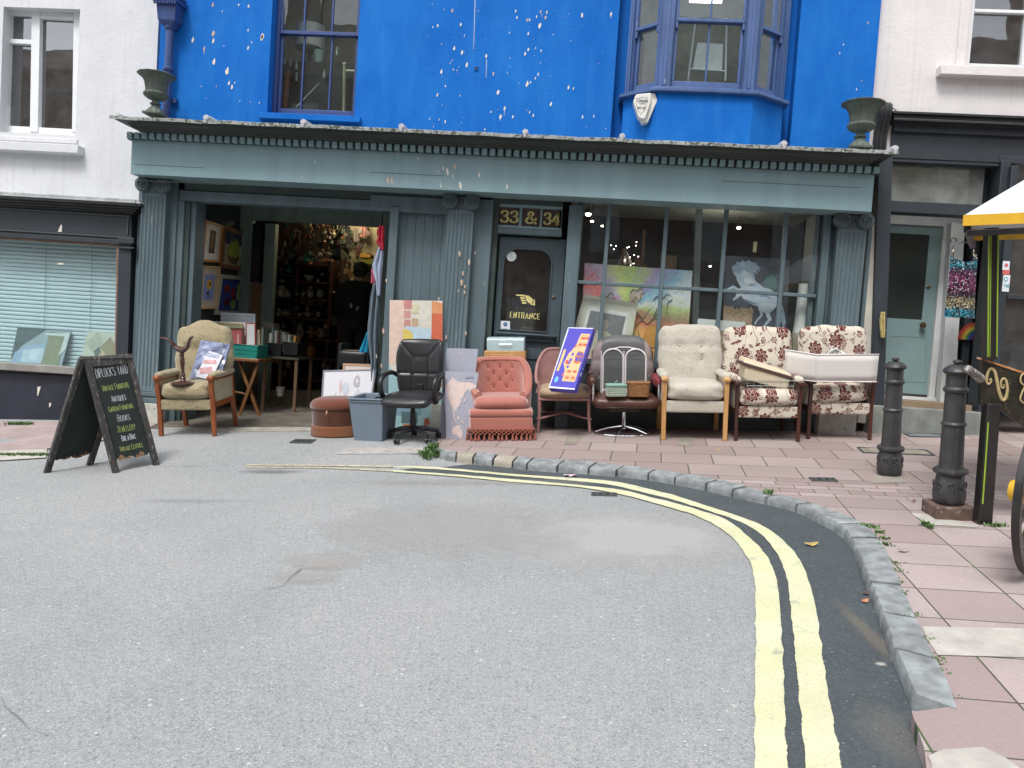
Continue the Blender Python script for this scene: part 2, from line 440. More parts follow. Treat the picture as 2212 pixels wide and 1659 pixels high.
def paint_mat():
 mt,n,bs=newmat('yellow_road_paint');v=coords(n)
 f=noise(n,v,3.5,6,.6);g=noise(n,v,60,4,.7)
 c=mixc(n,ramp(n,f,[(0.35,0.0),(0.7,1.0)]),(.56,.565,.34),(.61,.61,.44))
 w=noise(n,v,9,9,.75)
 c=mixc(n,ramp(n,w,[(0.58,0.0),(0.66,.7)]),c,(.27,.27,.25))
 c=mixc(n,ramp(n,noise(n,v,70,4,.8),[(0.55,0.0),(0.62,.45)]),c,(.30,.30,.24));c=mixc(n,ramp(n,noise(n,v,1.1,3),[(0.45,0.0),(0.7,.35)]),c,(.42,.40,.30))
 n.links.new(c,bs.inputs['Base Color']);bs.inputs['Roughness'].default_value=.7;bump(n,bs,g,.5,.004);return mt
def slab_mat():
 mt,n,bs=newmat('pink_paving');v=coords(n)
 tx=mapping(n,v,rot=(0,0,R(10)),loc=(-.10,.04,0))
 sep=N(n,'SeparateXYZ');n.links.new(tx,sep.inputs[0])
 def brick(w,h,off,mort,loc):
  b=N(n,'TexBrick');b.offset=off;b.squash=1;q=mapping(n,tx,loc=loc);n.links.new(q,b.inputs['Vector'])
  b.inputs['Scale'].default_value=1;b.inputs['Brick Width'].default_value=w;b.inputs['Row Height'].default_value=h
  b.inputs['Mortar Size'].default_value=mort;b.inputs['Mortar Smooth'].default_value=.2;b.inputs['Bias'].default_value=0
  b.inputs['Color1'].default_value=(.30,.228,.218,1);b.inputs['Color2'].default_value=(.46,.385,.375,1);b.inputs['Mortar'].default_value=(.07,.075,.05,1)
  return b
 A=brick(.415,.385,0.0,.0045,(0,0,0));B=brick(.25,.11,0.5,.004,(0,0,0));C=brick(.45,.42,.5,.005,(0,.1,0))
 y=sep.outputs[1]
 selB=math_(n,'MULTIPLY',math_(n,'GREATER_THAN',y,6.05),math_(n,'LESS_THAN',y,6.5));selC=math_(n,'GREATER_THAN',y,6.5)
 c=mixc(n,selB,A.outputs[0],B.outputs[0]);c=mixc(n,selC,c,C.outputs[0])
 f=math_(n,'ADD',math_(n,'MULTIPLY',A.outputs[1],math_(n,'SUBTRACT',1,math_(n,'ADD',selB,selC))),math_(n,'ADD',math_(n,'MULTIPLY',B.outputs[1],selB),math_(n,'MULTIPLY',C.outputs[1],selC)))
 g1=noise(n,v,1.4,6,.6);g2=noise(n,v,45,4,.7)
 c=mixc(n,ramp(n,g1,[(0.42,0.0),(0.75,.55)]),c,(.22,.20,.175))
 c=mixc(n,ramp(n,g2,[(0.3,0.35),(0.7,0.0)]),c,(.20,.15,.14))
 c=mixc(n,math_(n,'MULTIPLY',selC,.35),c,(.22,.165,.14))
 gum=N(n,'TexVoronoi');gum.inputs['Scale'].default_value=2.6;n.links.new(v,gum.inputs['Vector'])
 rr=N(n,'SeparateColor');n.links.new(gum.outputs['Color'],rr.inputs[0])
 gm_=math_(n,'MULTIPLY',ramp(n,gum.outputs['Distance'],[(0.045,1.0),(0.06,0.0)]),math_(n,'GREATER_THAN',rr.outputs[0],.55))
 c=mixc(n,math_(n,'MULTIPLY',gm_,.5),c,(.12,.115,.11))
 # moss in the joints
 mo=mixc(n,ramp(n,noise(n,v,3,5),[(0.45,0.0),(0.6,1.0)]),(.07,.06,.05),(.06,.10,.035))
 c=mixc(n,f,c,mo)
 n.links.new(c,bs.inputs['Base Color']);bs.inputs['Roughness'].default_value=.82
 h=math_(n,'SUBTRACT',math_(n,'MULTIPLY',g2,.25),f);bump(n,bs,h,.6,.006)
 return mt
M_road=road_mat();M_tar=tar_mat('fresh_tar');M_paint=paint_mat();M_slab=slab_mat()
M_conc=mat('concrete',(.42,.40,.36),.85,var=.15,vs_=9,bmp=.4,bs_=80,dirt=.3)
M_kerb=mat('kerb_stone',(.25,.27,.275),.7,var=.4,vs_=11,bmp=.5,bs_=40,bd=.008,stretch=(1,1,1),wear=.66,wearc=(.33,.31,.27),dirt=.5)
M_kerb2=mat('pale_kerb_stone',(.36,.33,.27),.75,var=.2,vs_=8,bmp=.5,bs_=40,bd=.006,dirt=.4)
M_soil=mat('dust',(.10,.085,.06),.95,var=.4,vs_=30,bmp=.6,bs_=80)
def resample(pts,step):
 pts=[Vector(p)for p in pts];o=[pts[0]]
 sm=[]
 for i in range(len(pts)-1):
  a,b,c,d=pts[max(i-1,0)],pts[i],pts[i+1],pts[min(i+2,len(pts)-1)]
  k=max(2,int((c-b).length/step))
  for t in range(1,k+1):
   t/=k
   o.append(0.5*((2*b)+(-a+c)*t+(2*a-5*b+4*c-d)*t*t+(-a+3*b-3*c+d)*t**3))
 return o
def struct(o):o['kind']='structure';return o
# one sheet of road reaching far out on every side
road=MB()
xs=[-400,-60,-20]+[-12+.5*i for i in range(49)]+[20,60,400]
ys=[-400,-60,-10]+[-4+.5*i for i in range(21)]+[6.5+.125*i for i in range(25)]+[10.5,14,60,400]
road.grid(lambda u,v:(xs[round(u*(len(xs)-1))],ys[round(v*(len(ys)-1))],road_z(xs[round(u*(len(xs)-1))],ys[round(v*(len(ys)-1))])),len(xs)-1,len(ys)-1)
struct(road.build('road',M_road,M=GM,keep=True))
KO=S([(1066,1120),(1095,1128),(1171,1137),(1225,1141),(1287,1149),(1352,1154),(1406,1158),(1497,1165),(1587,1175),(1685,1192),(1800,1218),(1865,1232),(1947,1254),(2003,1281),(2060,1315),(2089,1360),(2109,1420),(2134,1485),(2158,1546),(2183,1627),(2211,1695),(2226,1736)])
KI=S([(1070,1092),(1100,1101),(1182,1106),(1225,1110),(1298,1117),(1359,1121),(1406,1124),(1497,1133),(1598,1147),(1685,1160),(1790,1180),(1881,1204),(1963,1222),(2044,1250),(2105,1280),(2148,1318),(2170,1360),(2191,1410),(2211,1455),(2248,1538),(2280,1603),(2313,1668),(2337,1737)])
ko=resample([gp(x,y,-.07)for x,y in KO],.05);ki=resample([gp(x,y,0)for x,y in KI],.05)
def along(pl,t):
 L=[0]
 for a,b in zip(pl,pl[1:]):L.append(L[-1]+(Vector(b)-Vector(a)).length)
 d=t*L[-1]
 for i in range(len(pl)-1):
  if L[i+1]>=d:
   k=(d-L[i])/max(1e-9,L[i+1]-L[i]);return Vector(pl[i]).lerp(Vector(pl[i+1]),k)
 return Vector(pl[-1])
 # pavement: polygon behind the kerb
edge2=S([(2226,1738),(2240,1780),(2256,1825),(2262,1875),(2266,1950),(2250,2100)])
e2=[gp(x,y,0)for x,y in edge2]
pv=[Vector((p.x,p.y,0))for p in ki]
tipL=[gp(*S([(1068,1068)])[0]),gp(*S([(1075,1052)])[0])]
poly=list(reversed(pv[:-1]))+tipL
poly=[Vector(e2[-1])+Vector((.5,-3,0))]+list(reversed(e2))+poly+[Vector((tipL[-1].x,11,0)),Vector((14,11,0)),Vector((14,-3,0))]
pa=MB();top=[Vector((p.x,p.y,0))for p in poly]
pa.prism([p+Vector((0,0,-.12))for p in top],(0,0,.12))
struct(pa.build('pavement',M_slab,M=GM,keep=True,smooth=False))
# kerb stones
lens=[.34,.22,.24,.24,.18,.34,.34,.30,.34,.30,.36,.30,.34,.32,.30,.32,.34,.36,.6,.5,.5,.5]
tot=sum(lens);t0=0;pale={1,3}
kb=MB()
for i,L in enumerate(lens):
 t1=t0+L/tot;g_=.0016
 K=14;za=random.uniform(-.004,.006);ha=random.uniform(-.012,.012);kb.cur=1 if i in pale else 0
 vs_,fs=[],[]
 for k in range(K+1):
  t=t0+g_+(t1-t0-2*g_)*k/K
  a,b=along(ko,t),along(ki,t);d=(b-a);d.z=0;d.normalize()
  wob=mnoise.noise(Vector((t*60,3.3,0)))*.006+mnoise.noise(Vector((t*340,8.3,0)))*.004+ha*.6;chp=max(0,mnoise.noise(Vector((t*210,5.1,0)))-.2)*.03
  e=.006 if k in(0,K)else 0
  a2=Vector((a.x,a.y,0))+d*(wob)
  vs_+=[a2+Vector((0,0,-.12)),a2+Vector((0,0,-.035))-d*.004,a2+d*(.002+chp*.5)+Vector((0,0,-.005+za-e-chp)),a2+d*(.008+chp)+Vector((0,0,.003+za-e)),Vector((b.x,b.y,.004+za-e*.5)),Vector((b.x,b.y,-.12))]
 for k in range(K):
  for j in range(6):
   j2=(j+1)%6;fs.append((k*6+j,k*6+j2,k*6+6+j2,k*6+6+j))
 fs+=[tuple(range(5,-1,-1)),tuple(range(K*6,K*6+6))]
 kb.add(vs_,fs);t0=t1
struct(kb.build('kerb',[M_kerb,M_kerb2],M=GM,keep=True,ang=50))
# fresh tar strip along the kerb, with the double yellow lines on it
OL=S([(960,1143),(1081,1149),(1260,1165),(1441,1180),(1514,1191),(1587,1209),(1630,1219),(1700,1240),(1800,1274),(1845,1298),(1877,1327),(1906,1371),(1922,1420),(1930,1485),(1938,1566),(1946,1648),(1955,1750),(1967,1876),(1979,2000)])
OT=S([(960,1138),(1081,1144),(1260,1160),(1441,1172),(1514,1180),(1587,1197),(1640,1210),(1700,1229),(1800,1262),(1861,1286),(1902,1314),(1938,1350),(1963,1391),(1983,1452),(1996,1513),(2008,1607),(2024,1709),(2044,1811),(2052,1876),(2061,2000)])
IT=S([(960,1150),(1117,1161),(1262,1173),(1406,1186),(1514,1198),(1587,1216),(1640,1229),(1700,1246),(1775,1273),(1841,1326),(1873,1363),(1894,1412),(1902,1465),(1909,1566),(1914,1688),(1922,1876),(1928,2000)])
IB=S([(960,1154),(1117,1166),(1262,1180),(1406,1191),(1514,1209),(1587,1228),(1640,1243),(1700,1262),(1775,1304),(1824,1363),(1841,1412),(1845,1526),(1843,1688),(1842,1876),(1843,2000)])
def ribbon(name,A,B,z,mt,nseg=420,wob=.009):
 a=resample([gp(x,y,-.07)for x,y in A],.03);b=resample([gp(x,y,-.07)for x,y in B],.03);mb=MB();vs_=[]
 for i in range(nseg+1):
  p,q=along(a,i/nseg),along(b,i/nseg);d=(q-p).normalized()
  p=p+d*(mnoise.noise(Vector((i*.13,1,2)))+mnoise.noise(Vector((i*.9,4,2)))*.5)*wob;q=q+d*(mnoise.noise(Vector((i*.13,7,2)))+mnoise.noise(Vector((i*.9,9,2)))*.5)*wob
  vs_+=[Vector((p.x,p.y,z)),Vector((q.x,q.y,z))]
 mb.add(vs_,[(2*i,2*i+1,2*i+3,2*i+2)for i in range(nseg)])
 return struct(mb.build(name,mt,M=GM,keep=True,fix=False,smooth=False))
tb=MB()
inner=[Vector(p)for p in resample([gp(x,y,-.07)for x,y in IT[:]],.06)]
cut=S([(960,1117),(935,1132),(948,1141)])
strip=[gp(x,y,-.07)for x,y in cut]
strip=strip+inner[4:]+[gp(*S([(1925,1990)])[0],-.07),gp(*S([(2300,1990)])[0],-.07),gp(*S([(2262,1876)])[0],-.07)]+[gp(x,y,-.07)for x,y in reversed(edge2[:3])]+list(reversed([Vector(p)for p in ko]))
tb.add([Vector((p.x,p.y,-.066))for p in strip],[tuple(range(len(strip)))])
struct(tb.build('tar_strip',M_tar,M=GM,keep=True,fix=False,smooth=False))
ribbon('yellow_line',OT,OL,-.061,M_paint)
ribbon('yellow_line',IT,IB,-.0608,M_paint)
# worn ends of the two lines running off to the left
M_worn=mat('worn_yellow_paint',(.46,.42,.30),.8,var=.3,vs_=14,bmp=.4,wear=.55,wearc=(.2,.2,.19))
for a,b in(((1136,1139),(1138,1142)),((1141,1146),(1149,1153))):
 A=S([(600,a[0]),(780,a[0]+.5),(960,b[0])]);B=S([(600,a[0]+2.2),(780,a[0]+3.2),(960,b[1])])
 mb=MB();vs_=[]
 for i in range(41):
  t=i/40
  for Q in(A,B):
   k=t*2;j=min(1,int(k));x=Q[j][0]+(Q[j+1][0]-Q[j][0])*(k-j);y=Q[j][1]+(Q[j+1][1]-Q[j][1])*(k-j)
   p=gr(x,y);vs_.append(p+Vector((0,0,.0065)))
 mb.add(vs_,[(2*i,2*i+1,2*i+3,2*i+2)for i in range(40)])
 struct(mb.build('worn_yellow_line',M_worn,M=GM,keep=True,fix=False,smooth=False))
 # patches in the road, each its own old repair
def patch(name,pts,mt,dz=.004,z=None):
 mb=MB();ps=[]
 for x,y in S(pts):
  p=gr(x,y)if z is None else gp(x,y,z);ps.append(p+Vector((0,0,dz)))
 mb.add(ps,[tuple(range(len(ps)))])
 return struct(mb.build(name,mt,M=GM,keep=True,fix=False,smooth=False))
def softpatch(name,cx,cy,rx,ry,c,seed,z=-.066,amount=.8,sc_=1.0,keyed=None):
 """a stain: sheet whose paint breaks up towards the rim"""
 mt,n,bs=newmat(name+'_mat');out=[x for x in n.nodes if x.type=='OUTPUT_MATERIAL'][0]
 v=coords(n);g=noise(n,v,3.5/sc_,7,.62,.5)
 ln=N(n,'VectorMath');ln.operation='LENGTH'
 n.links.new(mapping(n,v,scale=(1/rx,1/ry,0)),ln.inputs[0])
 m_=math_(n,'SUBTRACT',math_(n,'ADD',g,.42),ln.outputs['Value'])
 a=math_(n,'MULTIPLY',ramp(n,m_,[(0.0,0.0),(0.55,1.0)]),amount)
 fine=noise(n,v,90,3,.7)
 n.links.new(mixc(n,ramp(n,fine,[(.3,0.0),(.7,1.0)]),tuple(x*.62 for x in c),tuple(x*1.25 for x in c)),bs.inputs['Base Color']);bs.inputs['Roughness'].default_value=.85
 bump(n,bs,fine,.5,.005);n.links.new(a,bs.inputs['Alpha'])
 p=gr(*S([(cx,cy)])[0])
 mb=MB();k=24
 mb.add([(rx*1.05*math.cos(2*PI*i/k),ry*1.05*math.sin(2*PI*i/k),0)for i in range(k)],[tuple(range(k))])
 o=mb.build(name,mt,fix=False,smooth=False,keep=True)
 o.matrix_world=GM@Matrix.Translation(Vector((p.x,p.y,p.z+.0035+.0004*(seed%5))));return struct(o)
patch('concrete_strip',[(845,1094),(1050,1092),(1030,1108),(820,1110)],mat('old_setts',(.34,.32,.30),.85,var=.2,vs_=12,bmp=.4))
softpatch('pale_patch',800,1370,.30,.20,(.42,.40,.375),1,amount=.5)
softpatch('pale_patch',750,1410,.25,.12,(.42,.40,.375),2,amount=.5)
softpatch('pink_patch',1090,1290,1.0,.75,(.42,.41,.40),4,amount=.45)
softpatch('pink_patch',1520,1310,1.15,.8,(.50,.49,.485),5,amount=.6)
softpatch('pink_patch',1150,1178,1.3,.13,(.40,.38,.365),8,amount=.4)
softpatch('dark_stain',470,1224,.5,.09,(.24,.26,.26),9,amount=.2)
softpatch('dark_stain',670,1152,.35,.1,(.15,.17,.175),10,amount=.45)
softpatch('white_splash',2150,1623,.035,.025,(.5,.49,.44),12,amount=.7)
softpatch('grit',2128,1555,.06,.5,(.25,.22,.18),13,amount=.4)
softpatch('grit',2190,1800,.16,.3,(.24,.23,.21),14,amount=.3)
# cracks as thin dark seams
def seam(pts,w=.006):
 q=resample([gr(x,y)for x,y in S(pts)],.04);mb=MB();vs_=[]
 for i,p in enumerate(q):
  t=(q[min(i+1,len(q)-1)]-q[max(i-1,0)]).normalized();s_=Vector((-t.y,t.x,0))
  k=w*.7*abs(mnoise.noise(p*5))*2.2;p=p+s_*mnoise.noise(p*6)*.03;vs_+=[p+s_*k+Vector((0,0,.0062)),p-s_*k+Vector((0,0,.0062))]
 mb.add(vs_,[(2*i,2*i+1,2*i+3,2*i+2)for i in range(len(q)-1)])
 struct(mb.build('road_crack',M_crack,M=GM,keep=True,fix=False,smooth=False))
M_crack=mat('crack',(.15,.16,.165),.95,var=.3)
seam([(0,1708),(40,1740),(75,1782),(110,1800)],.006)
seam([(640,1440),(690,1432),(715,1410),(735,1390),(790,1388),(830,1380)],.008)
seam([(350,1140),(560,1137),(620,1130),(760,1100)],.004)
# white chips and bird marks scattered on the road
ch=MB();rr=random.Random(3)
for _ in range(170):
 x,y=rr.uniform(0,2080),rr.uniform(1190,1870)
 if x>1780:continue
 p=gr(*S([(x,y)])[0]);r_=rr.uniform(.0015,.004)*(1.6 if rr.random()<.12 else 1)
 k=6;ch.add([p+Vector((r_*rr.uniform(.6,1.3)*math.cos(2*PI*i/k),r_*rr.uniform(.5,1)*math.sin(2*PI*i/k),.0055))for i in range(k)],[tuple(range(k))])
o=ch.build('white_chips',mat('chip',(.62,.62,.62),.8,bmp=0),M=GM,keep=True,fix=False,smooth=False);tag(o,kind='stuff',label='small pale stone chips scattered over the grey road',cat='stone chips')
# paler cast slabs let into the pavement
patch('concrete_slab',[(2252,1531),(2500,1536),(2700,1540),(2700,1610),(2500,1607),(2290,1601),(2262,1560)],M_conc,z=0)
patch('concrete_slab',[(2275,1868),(2266,1848),(2300,1832),(2400,1826),(2452,1850),(2520,1900),(2270,1960)],M_conc,z=0)
patch('concrete_slab',[(2222,1254),(2262,1256),(2390,1284),(2385,1289),(2268,1282)],M_conc,z=0)
patch('bollard_footing',[(2133,1163),(2204,1163),(2213,1180),(2125,1180)],mat('old_cement',(.28,.25,.215),.9,var=.2),z=0)
patch('pale_channel',[(1388,1060),(1425,1058),(1405,1086),(1376,1087)],mat('moss_stone',(.24,.215,.175),.9,var=.3,dirt=.4),z=0)
patch('pale_channel',[(1660,1062),(1692,1061),(1690,1089),(1652,1089)],bpy.data.materials['moss_stone'],z=0)
# left pavement in front of the white shop
M_lp=mat('left_paving',(.33,.26,.25),.85,var=.15,vs_=5,bmp=.3,dirt=.3)
patch('left_pavement',[(-260,1150),(-150,1030),(385,1036),(340,1062),(250,1078),(140,1092),(115,1099),(-60,1104)],M_lp,dz=.014)
patch('left_kerb',[(-260,1172),(-260,1150),(-60,1104),(115,1099),(112,1120),(0,1127)],M_conc,dz=.012)
seam([(0,1072),(60,1066),(125,1062)],.004)
# grass tufts and weeds
M_grass=mat('weed_leaf',(.09,.17,.05),.7,var=.5,vs_=40,bmp=0)
def weeds(name,px,n_,h,rad,label,seed,z=None,c=None,lab=None):
 rr=random.Random(seed);mb=MB()
 for _ in range(n_):
  x,y=rr.choice(px)if len(px)>2 else(rr.uniform(px[0][0],px[1][0]),rr.uniform(px[0][1],px[1][1]))
  p=gr(x,y)if z is None else gp(x,y,z)
  p=p+Vector((rr.gauss(0,rad),rr.gauss(0,rad),0));a=rr.uniform(0,2*PI);hh=h*rr.uniform(.3,1);w=rr.uniform(.004,.010)
  dx,dy=math.cos(a),math.sin(a);lean=rr.uniform(.2,1.1)*hh
  q=p+Vector((dx*lean,dy*lean,hh));mid_=p.lerp(q,.5)+Vector((0,0,hh*.18));s_=Vector((-dy,dx,0))*w
  mb.add([p-s_*.4,p+s_*.4,mid_+s_,q,mid_-s_],[(0,1,2,3,4)])
 o=mb.build(name,c or M_grass,M=GM,fix=False,smooth=False)
 return tag(o,label,'weeds',kind='stuff')
weeds('weeds',[(918,985),(942,985),(930,976),(936,970),(925,990)],330,.075,.022,'bright green weed tuft at the end of the kerb by the office chair',1)
weeds('weeds',S([(20,1038),(75,1040)]),380,.05,.02,'green weeds growing along the foot of the dark stall wall at far left',2)
weeds('weeds',S([(0,1114),(112,1112)]),700,.03,.018,'strip of short grass in the gutter at the far left',3)
weeds('weeds',S([(2111,1283),(2134,1287),(2150,1300),(2158,1315),(2164,1330)]),260,.014,.018,'green weeds between the kerb top and the pink slabs near the bend',4,0)
weeds('weeds',S([(2185,1375),(2192,1395),(2200,1420),(2209,1445),(2230,1503),(2258,1558),(2268,1560),(2290,1610),(2300,1640),(2325,1700)]),240,.008,.022,'patchy moss and weeds behind the kerb in the right foreground',5,0)
weeds('weeds',S([(2255,1283),(2270,1290),(2262,1285)]),70,.035,.012,'small weed tuft at the slab joint left of the near bollard foot',6,0)
weeds('weeds',S([(2358,1255),(2378,1262)]),80,.045,.012,'small weed tuft between the near bollard and the cart leg',7,0)
weeds('weeds',S([(1872,1208),(1882,1200)]),60,.03,.01,'single weed tuft growing in a kerb joint',8,0)
weeds('weeds',S([(2412,1284),(2460,1287)]),70,.025,.012,'low weeds in the joint right of the cart leg',9,0)
M_leaf=mat('dry_leaf',(.42,.30,.10),.8,var=.3)
def leaf(x,y,s_,rz,lab,c=None,z=0):
 p=gp(*S([(x,y)])[0],z);mb=MB();k=8;vs_=[(s_*(i/k-.5),s_*.22*math.sin(PI*i/k)*sg,.004+s_*.25*abs(i/k-.5)+.004*sg)for i in range(k+1)for sg in(1,0,-1)]
 mb.add(vs_,[(3*i+j,3*i+j+1,3*i+4+j,3*i+3+j)for i in range(k)for j in(0,1)])
 o=mb.build('fallen_leaf',c or M_leaf,smooth=True,fix=False);o.matrix_world=GM@Matrix.Translation(Vector((p.x,p.y,z+.007)))@Matrix.Rotation(rz,4,'Z')
 tag(o,lab,'leaf','fallen leaves')
leaf(1981,1333,.09,.1,'curled yellow leaf lying on the dark tar strip at the bend',z=-.066)
leaf(2112,1472,.05,.4,'small orange leaf by the foot of the kerb',mat('orange_leaf',(.45,.2,.1),.8),z=-.066)
leaf(2116,1452,.06,.5,'dark curled leaf against the kerb face',mat('dark_leaf',(.09,.07,.06),.8),z=-.066)
leaf(2230,1226,.05,.5,'small brown leaf on the slabs left of the near bollard',mat('brown_leaf',(.2,.1,.07),.8))
leaf(1751,1101,.04,.1,'tiny tan leaf in front of the cream high-back armchair')
leaf(2205,1348,.07,.2,'flat grey leaf on a pink slab near the kerb',mat('grey_leaf',(.33,.27,.25),.8))
# small litter scrap in the gutter
p=gp(*S([(1392,1165)])[0],-.07);mb=MB();mb.grid(lambda u,v:(p.x+(u-.5)*.11,p.y+(v-.5)*.05,-.055+.008*math.sin(u*9)*math.cos(v*5)+.004),8,4)
tag(mb.build('litter',[mat('litter_paper',(.5,.38,.40),.6,var=.5,vs_=40)],M=GM,fix=False),'crumpled pink and white litter scrap in the gutter','litter')
# drain covers
def cover(name,x,y,w,d,rz,lab,z=None,slots=6,c=None,frame=.018):
 p=gr(*S([(x,y)])[0])if z is None else gp(*S([(x,y)])[0],z)
 t=thing(name,lab,'drain cover',p+Vector((0,0,.0015)),rz)
 a=MB()
 for x0,x1,y0,y1 in((-w/2,w/2,-d/2,-d/2+frame),(-w/2,w/2,d/2-frame,d/2),(-w/2,-w/2+frame,-d/2+frame,d/2-frame),(w/2-frame,w/2,-d/2+frame,d/2-frame)):a.box(x0,x1,y0,y1,-.01,.009)
 a.build('frame',M_iron,t,bevel=.002)
 a=MB();a.box(-w/2+frame,w/2-frame,-d/2+frame,d/2-frame,-.01,.002)
 a.build('plate',c or M_hole,t)
 a=MB()
 for i in range(slots):
  xx=-w/2+frame+(w-2*frame)*(i+.5)/slots
  a.box(xx-.3*(w-2*frame)/slots,xx+.3*(w-2*frame)/slots,-d/2+frame,d/2-frame,.002,.007)
 a.build('bars',M_iron if slots>2 else(c or M_hole),t,bevel=.001)
M_iron=mat('cast_iron',(.075,.08,.085),.55,.35,var=.25,vs_=20,bmp=.4,bs_=120,wear=.68,wearc=(.16,.13,.11))
M_hole=mat('drain_dark',(.012,.012,.012),.9)
cover('drain_grate',740,1078,.22,.17,-.08,'slotted iron drain grate in the asphalt left of the brown stool',slots=7)
cover('drain_cover',1475,1208,.20,.09,-.1,'small iron cover in the road beside the inner yellow line',slots=3)
cover('drain_cover',2010,1172,.20,.11,-.1,'small iron cover in the pink paving in front of the floral chairs',z=0,slots=3)
cover('inspection_cover',2185,1103,.62,.26,-.2,'stone-filled inspection cover by the base of the far bollard',z=0,slots=2,c=bpy.data.materials['moss_stone'])
cover('utility_plate',2258,1064,.36,.17,-.1,'smooth blue grey utility plate in the paving before the pale door',z=0,slots=1,c=mat('grey_plate',(.16,.19,.2),.6))
# building materials
k_=1/1.1302
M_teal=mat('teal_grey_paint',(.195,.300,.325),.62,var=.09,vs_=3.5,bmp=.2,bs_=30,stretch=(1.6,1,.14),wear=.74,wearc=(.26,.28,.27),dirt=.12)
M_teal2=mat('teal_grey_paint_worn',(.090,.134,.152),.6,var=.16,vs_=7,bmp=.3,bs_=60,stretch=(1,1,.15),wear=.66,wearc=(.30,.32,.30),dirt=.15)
M_dark=mat('dark_green_timber',(.035,.055,.05),.7,var=.3,vs_=4,bmp=.2)
M_frame=mat('window_frame_blue',(.030,.062,.19),.45,var=.2,vs_=8,bmp=.2,stretch=(1,1,.2),wear=.72,wearc=(.22,.27,.40))
M_frame2=mat('bay_frame_blue',(.055,.105,.25),.5,var=.25,vs_=9,bmp=.25,stretch=(1,1,.15),wear=.64,wearc=(.25,.31,.46))
M_lead=mat('mossy_lead',(.30,.32,.31),.7,var=.3,vs_=8,bmp=.4,dirt=.0,wear=.52,wearc=(.06,.075,.04))
M_leadc=mat('lead_roll',(.52,.52,.55),.5,var=.15,vs_=20,bmp=.2)
M_crown=mat('crown_paint',(.034,.044,.042),.6,var=.3,vs_=6,bmp=.2,stretch=(.3,1,1),dirt=.3)
M_white=mat('white_render',(.60,.61,.63),.85,var=.05,vs_=2.4,bmp=.5,bs_=30,bd=.008,dirt=.16,stretch=(1.3,1,.5))
M_cream=mat('cream_render',(.66,.63,.62),.85,var=.05,vs_=2.4,bmp=.5,bs_=30,bd=.008,dirt=.14,stretch=(1.3,1,.5))
def render_mat(name,c):
 mt,n,bs=newmat(name);v=coords(n);g=noise(n,v,1.6,5,.6);st=noise(n,mapping(n,v,scale=(9,9,.5)),2.0,5,.6);b=noise(n,v,30,5,.65)
 cc=mixc(n,ramp(n,g,[(.35,0.0),(.7,1.0)]),tuple(x*.93 for x in c),tuple(x*1.04 for x in c));cc=mixc(n,ramp(n,st,[(.52,0.0),(.75,.35)]),cc,tuple(x*.72 for x in c))
 cc=mixc(n,ramp(n,noise(n,v,4.5,8,.7),[(.60,0.0),(.72,.4)]),cc,(c[0]*.75,c[1]*.74,c[2]*.68))
 vo=N(n,'TexVoronoi');vo.feature='DISTANCE_TO_EDGE';vo.inputs['Scale'].default_value=.8;ad=N(n,'VectorMath');ad.operation='ADD';nn=N(n,'TexNoise');nn.inputs['Scale'].default_value=2.2;nn.inputs['Detail'].default_value=6
 n.links.new(v,nn.inputs['Vector']);n.links.new(v,ad.inputs[0]);n.links.new(nn.outputs['Color'],ad.inputs[1]);n.links.new(ad.outputs[0],vo.inputs['Vector'])
 cc=mixc(n,math_(n,'MULTIPLY',ramp(n,vo.outputs['Distance'],[(0.0,.5),(.004,0.0)]),ramp(n,g,[(.5,0.0),(.6,1.0)])),cc,(.3,.3,.3))
 n.links.new(cc,bs.inputs['Base Color']);bs.inputs['Roughness'].default_value=.88;bump(n,bs,math_(n,'ADD',b,math_(n,'MULTIPLY',g,3)),.5,.008);return mt
M_white=render_mat('white_render_aged',(.62,.63,.65));M_cream=render_mat('cream_render_aged',(.68,.65,.64))
M_wpaint=mat('white_gloss_paint',(.72,.74,.75),.4,var=.05,bmp=.1)
M_navy=mat('charcoal_paint',(.022,.030,.038),.55,var=.18,vs_=5,bmp=.2,stretch=(1,1,.5),dirt=.15)
M_black=mat('black_paint',(.018,.02,.022),.5,var=.3,vs_=5,bmp=.2)
M_glass=glassm('window_glass',(.86,.9,.88),.03,.02);M_glassd=glassm('display_glass',(.94,.96,.95),.0,.025)
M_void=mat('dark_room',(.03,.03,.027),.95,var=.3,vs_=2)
M_gold=mat('gold_leaf',(.62,.56,.22),.45,.0,var=.15,bmp=0)
M_plinth=mat('plinth_stone',(.42,.42,.38),.85,var=.25,vs_=7,bmp=.4,wear=.60,wearc=(.16,.22,.17))
def blue_mat():
 mt,n,bs=newmat('blue_masonry_paint');v=coords(n)
 a=noise(n,v,.9,4);b=noise(n,mapping(n,v,scale=(1,1,.25)),6,6,.6)
 c=mixc(n,ramp(n,a,[(.35,0.0),(.7,1.0)]),(.004,.110,.44),(.009,.150,.52))
 c=mixc(n,ramp(n,b,[(.45,0.0),(.8,.35)]),c,(.04,.23,.60))
 w=noise(n,mapping(n,v,scale=(1,1,.12)),30,4,.6)
 c=mixc(n,ramp(n,w,[(.72,0.0),(.76,.5)]),c,(.25,.38,.72))
 n.links.new(c,bs.inputs['Base Color']);bs.inputs['Roughness'].default_value=.7;bs.inputs['Specular IOR Level'].default_value=.12
 bump(n,bs,math_(n,'ADD',noise(n,v,38,5,.6),math_(n,'MULTIPLY',noise(n,v,2.2,4,.6),4)),.45,.006);return mt
M_blue=blue_mat()
M_drop=mat('bird_dropping',(.66,.62,.54),.9,var=.15,vs_=30,bmp=.3)
M_drop2=mat('rusty_dropping',(.48,.36,.28),.9,var=.3,vs_=40,bmp=.3)
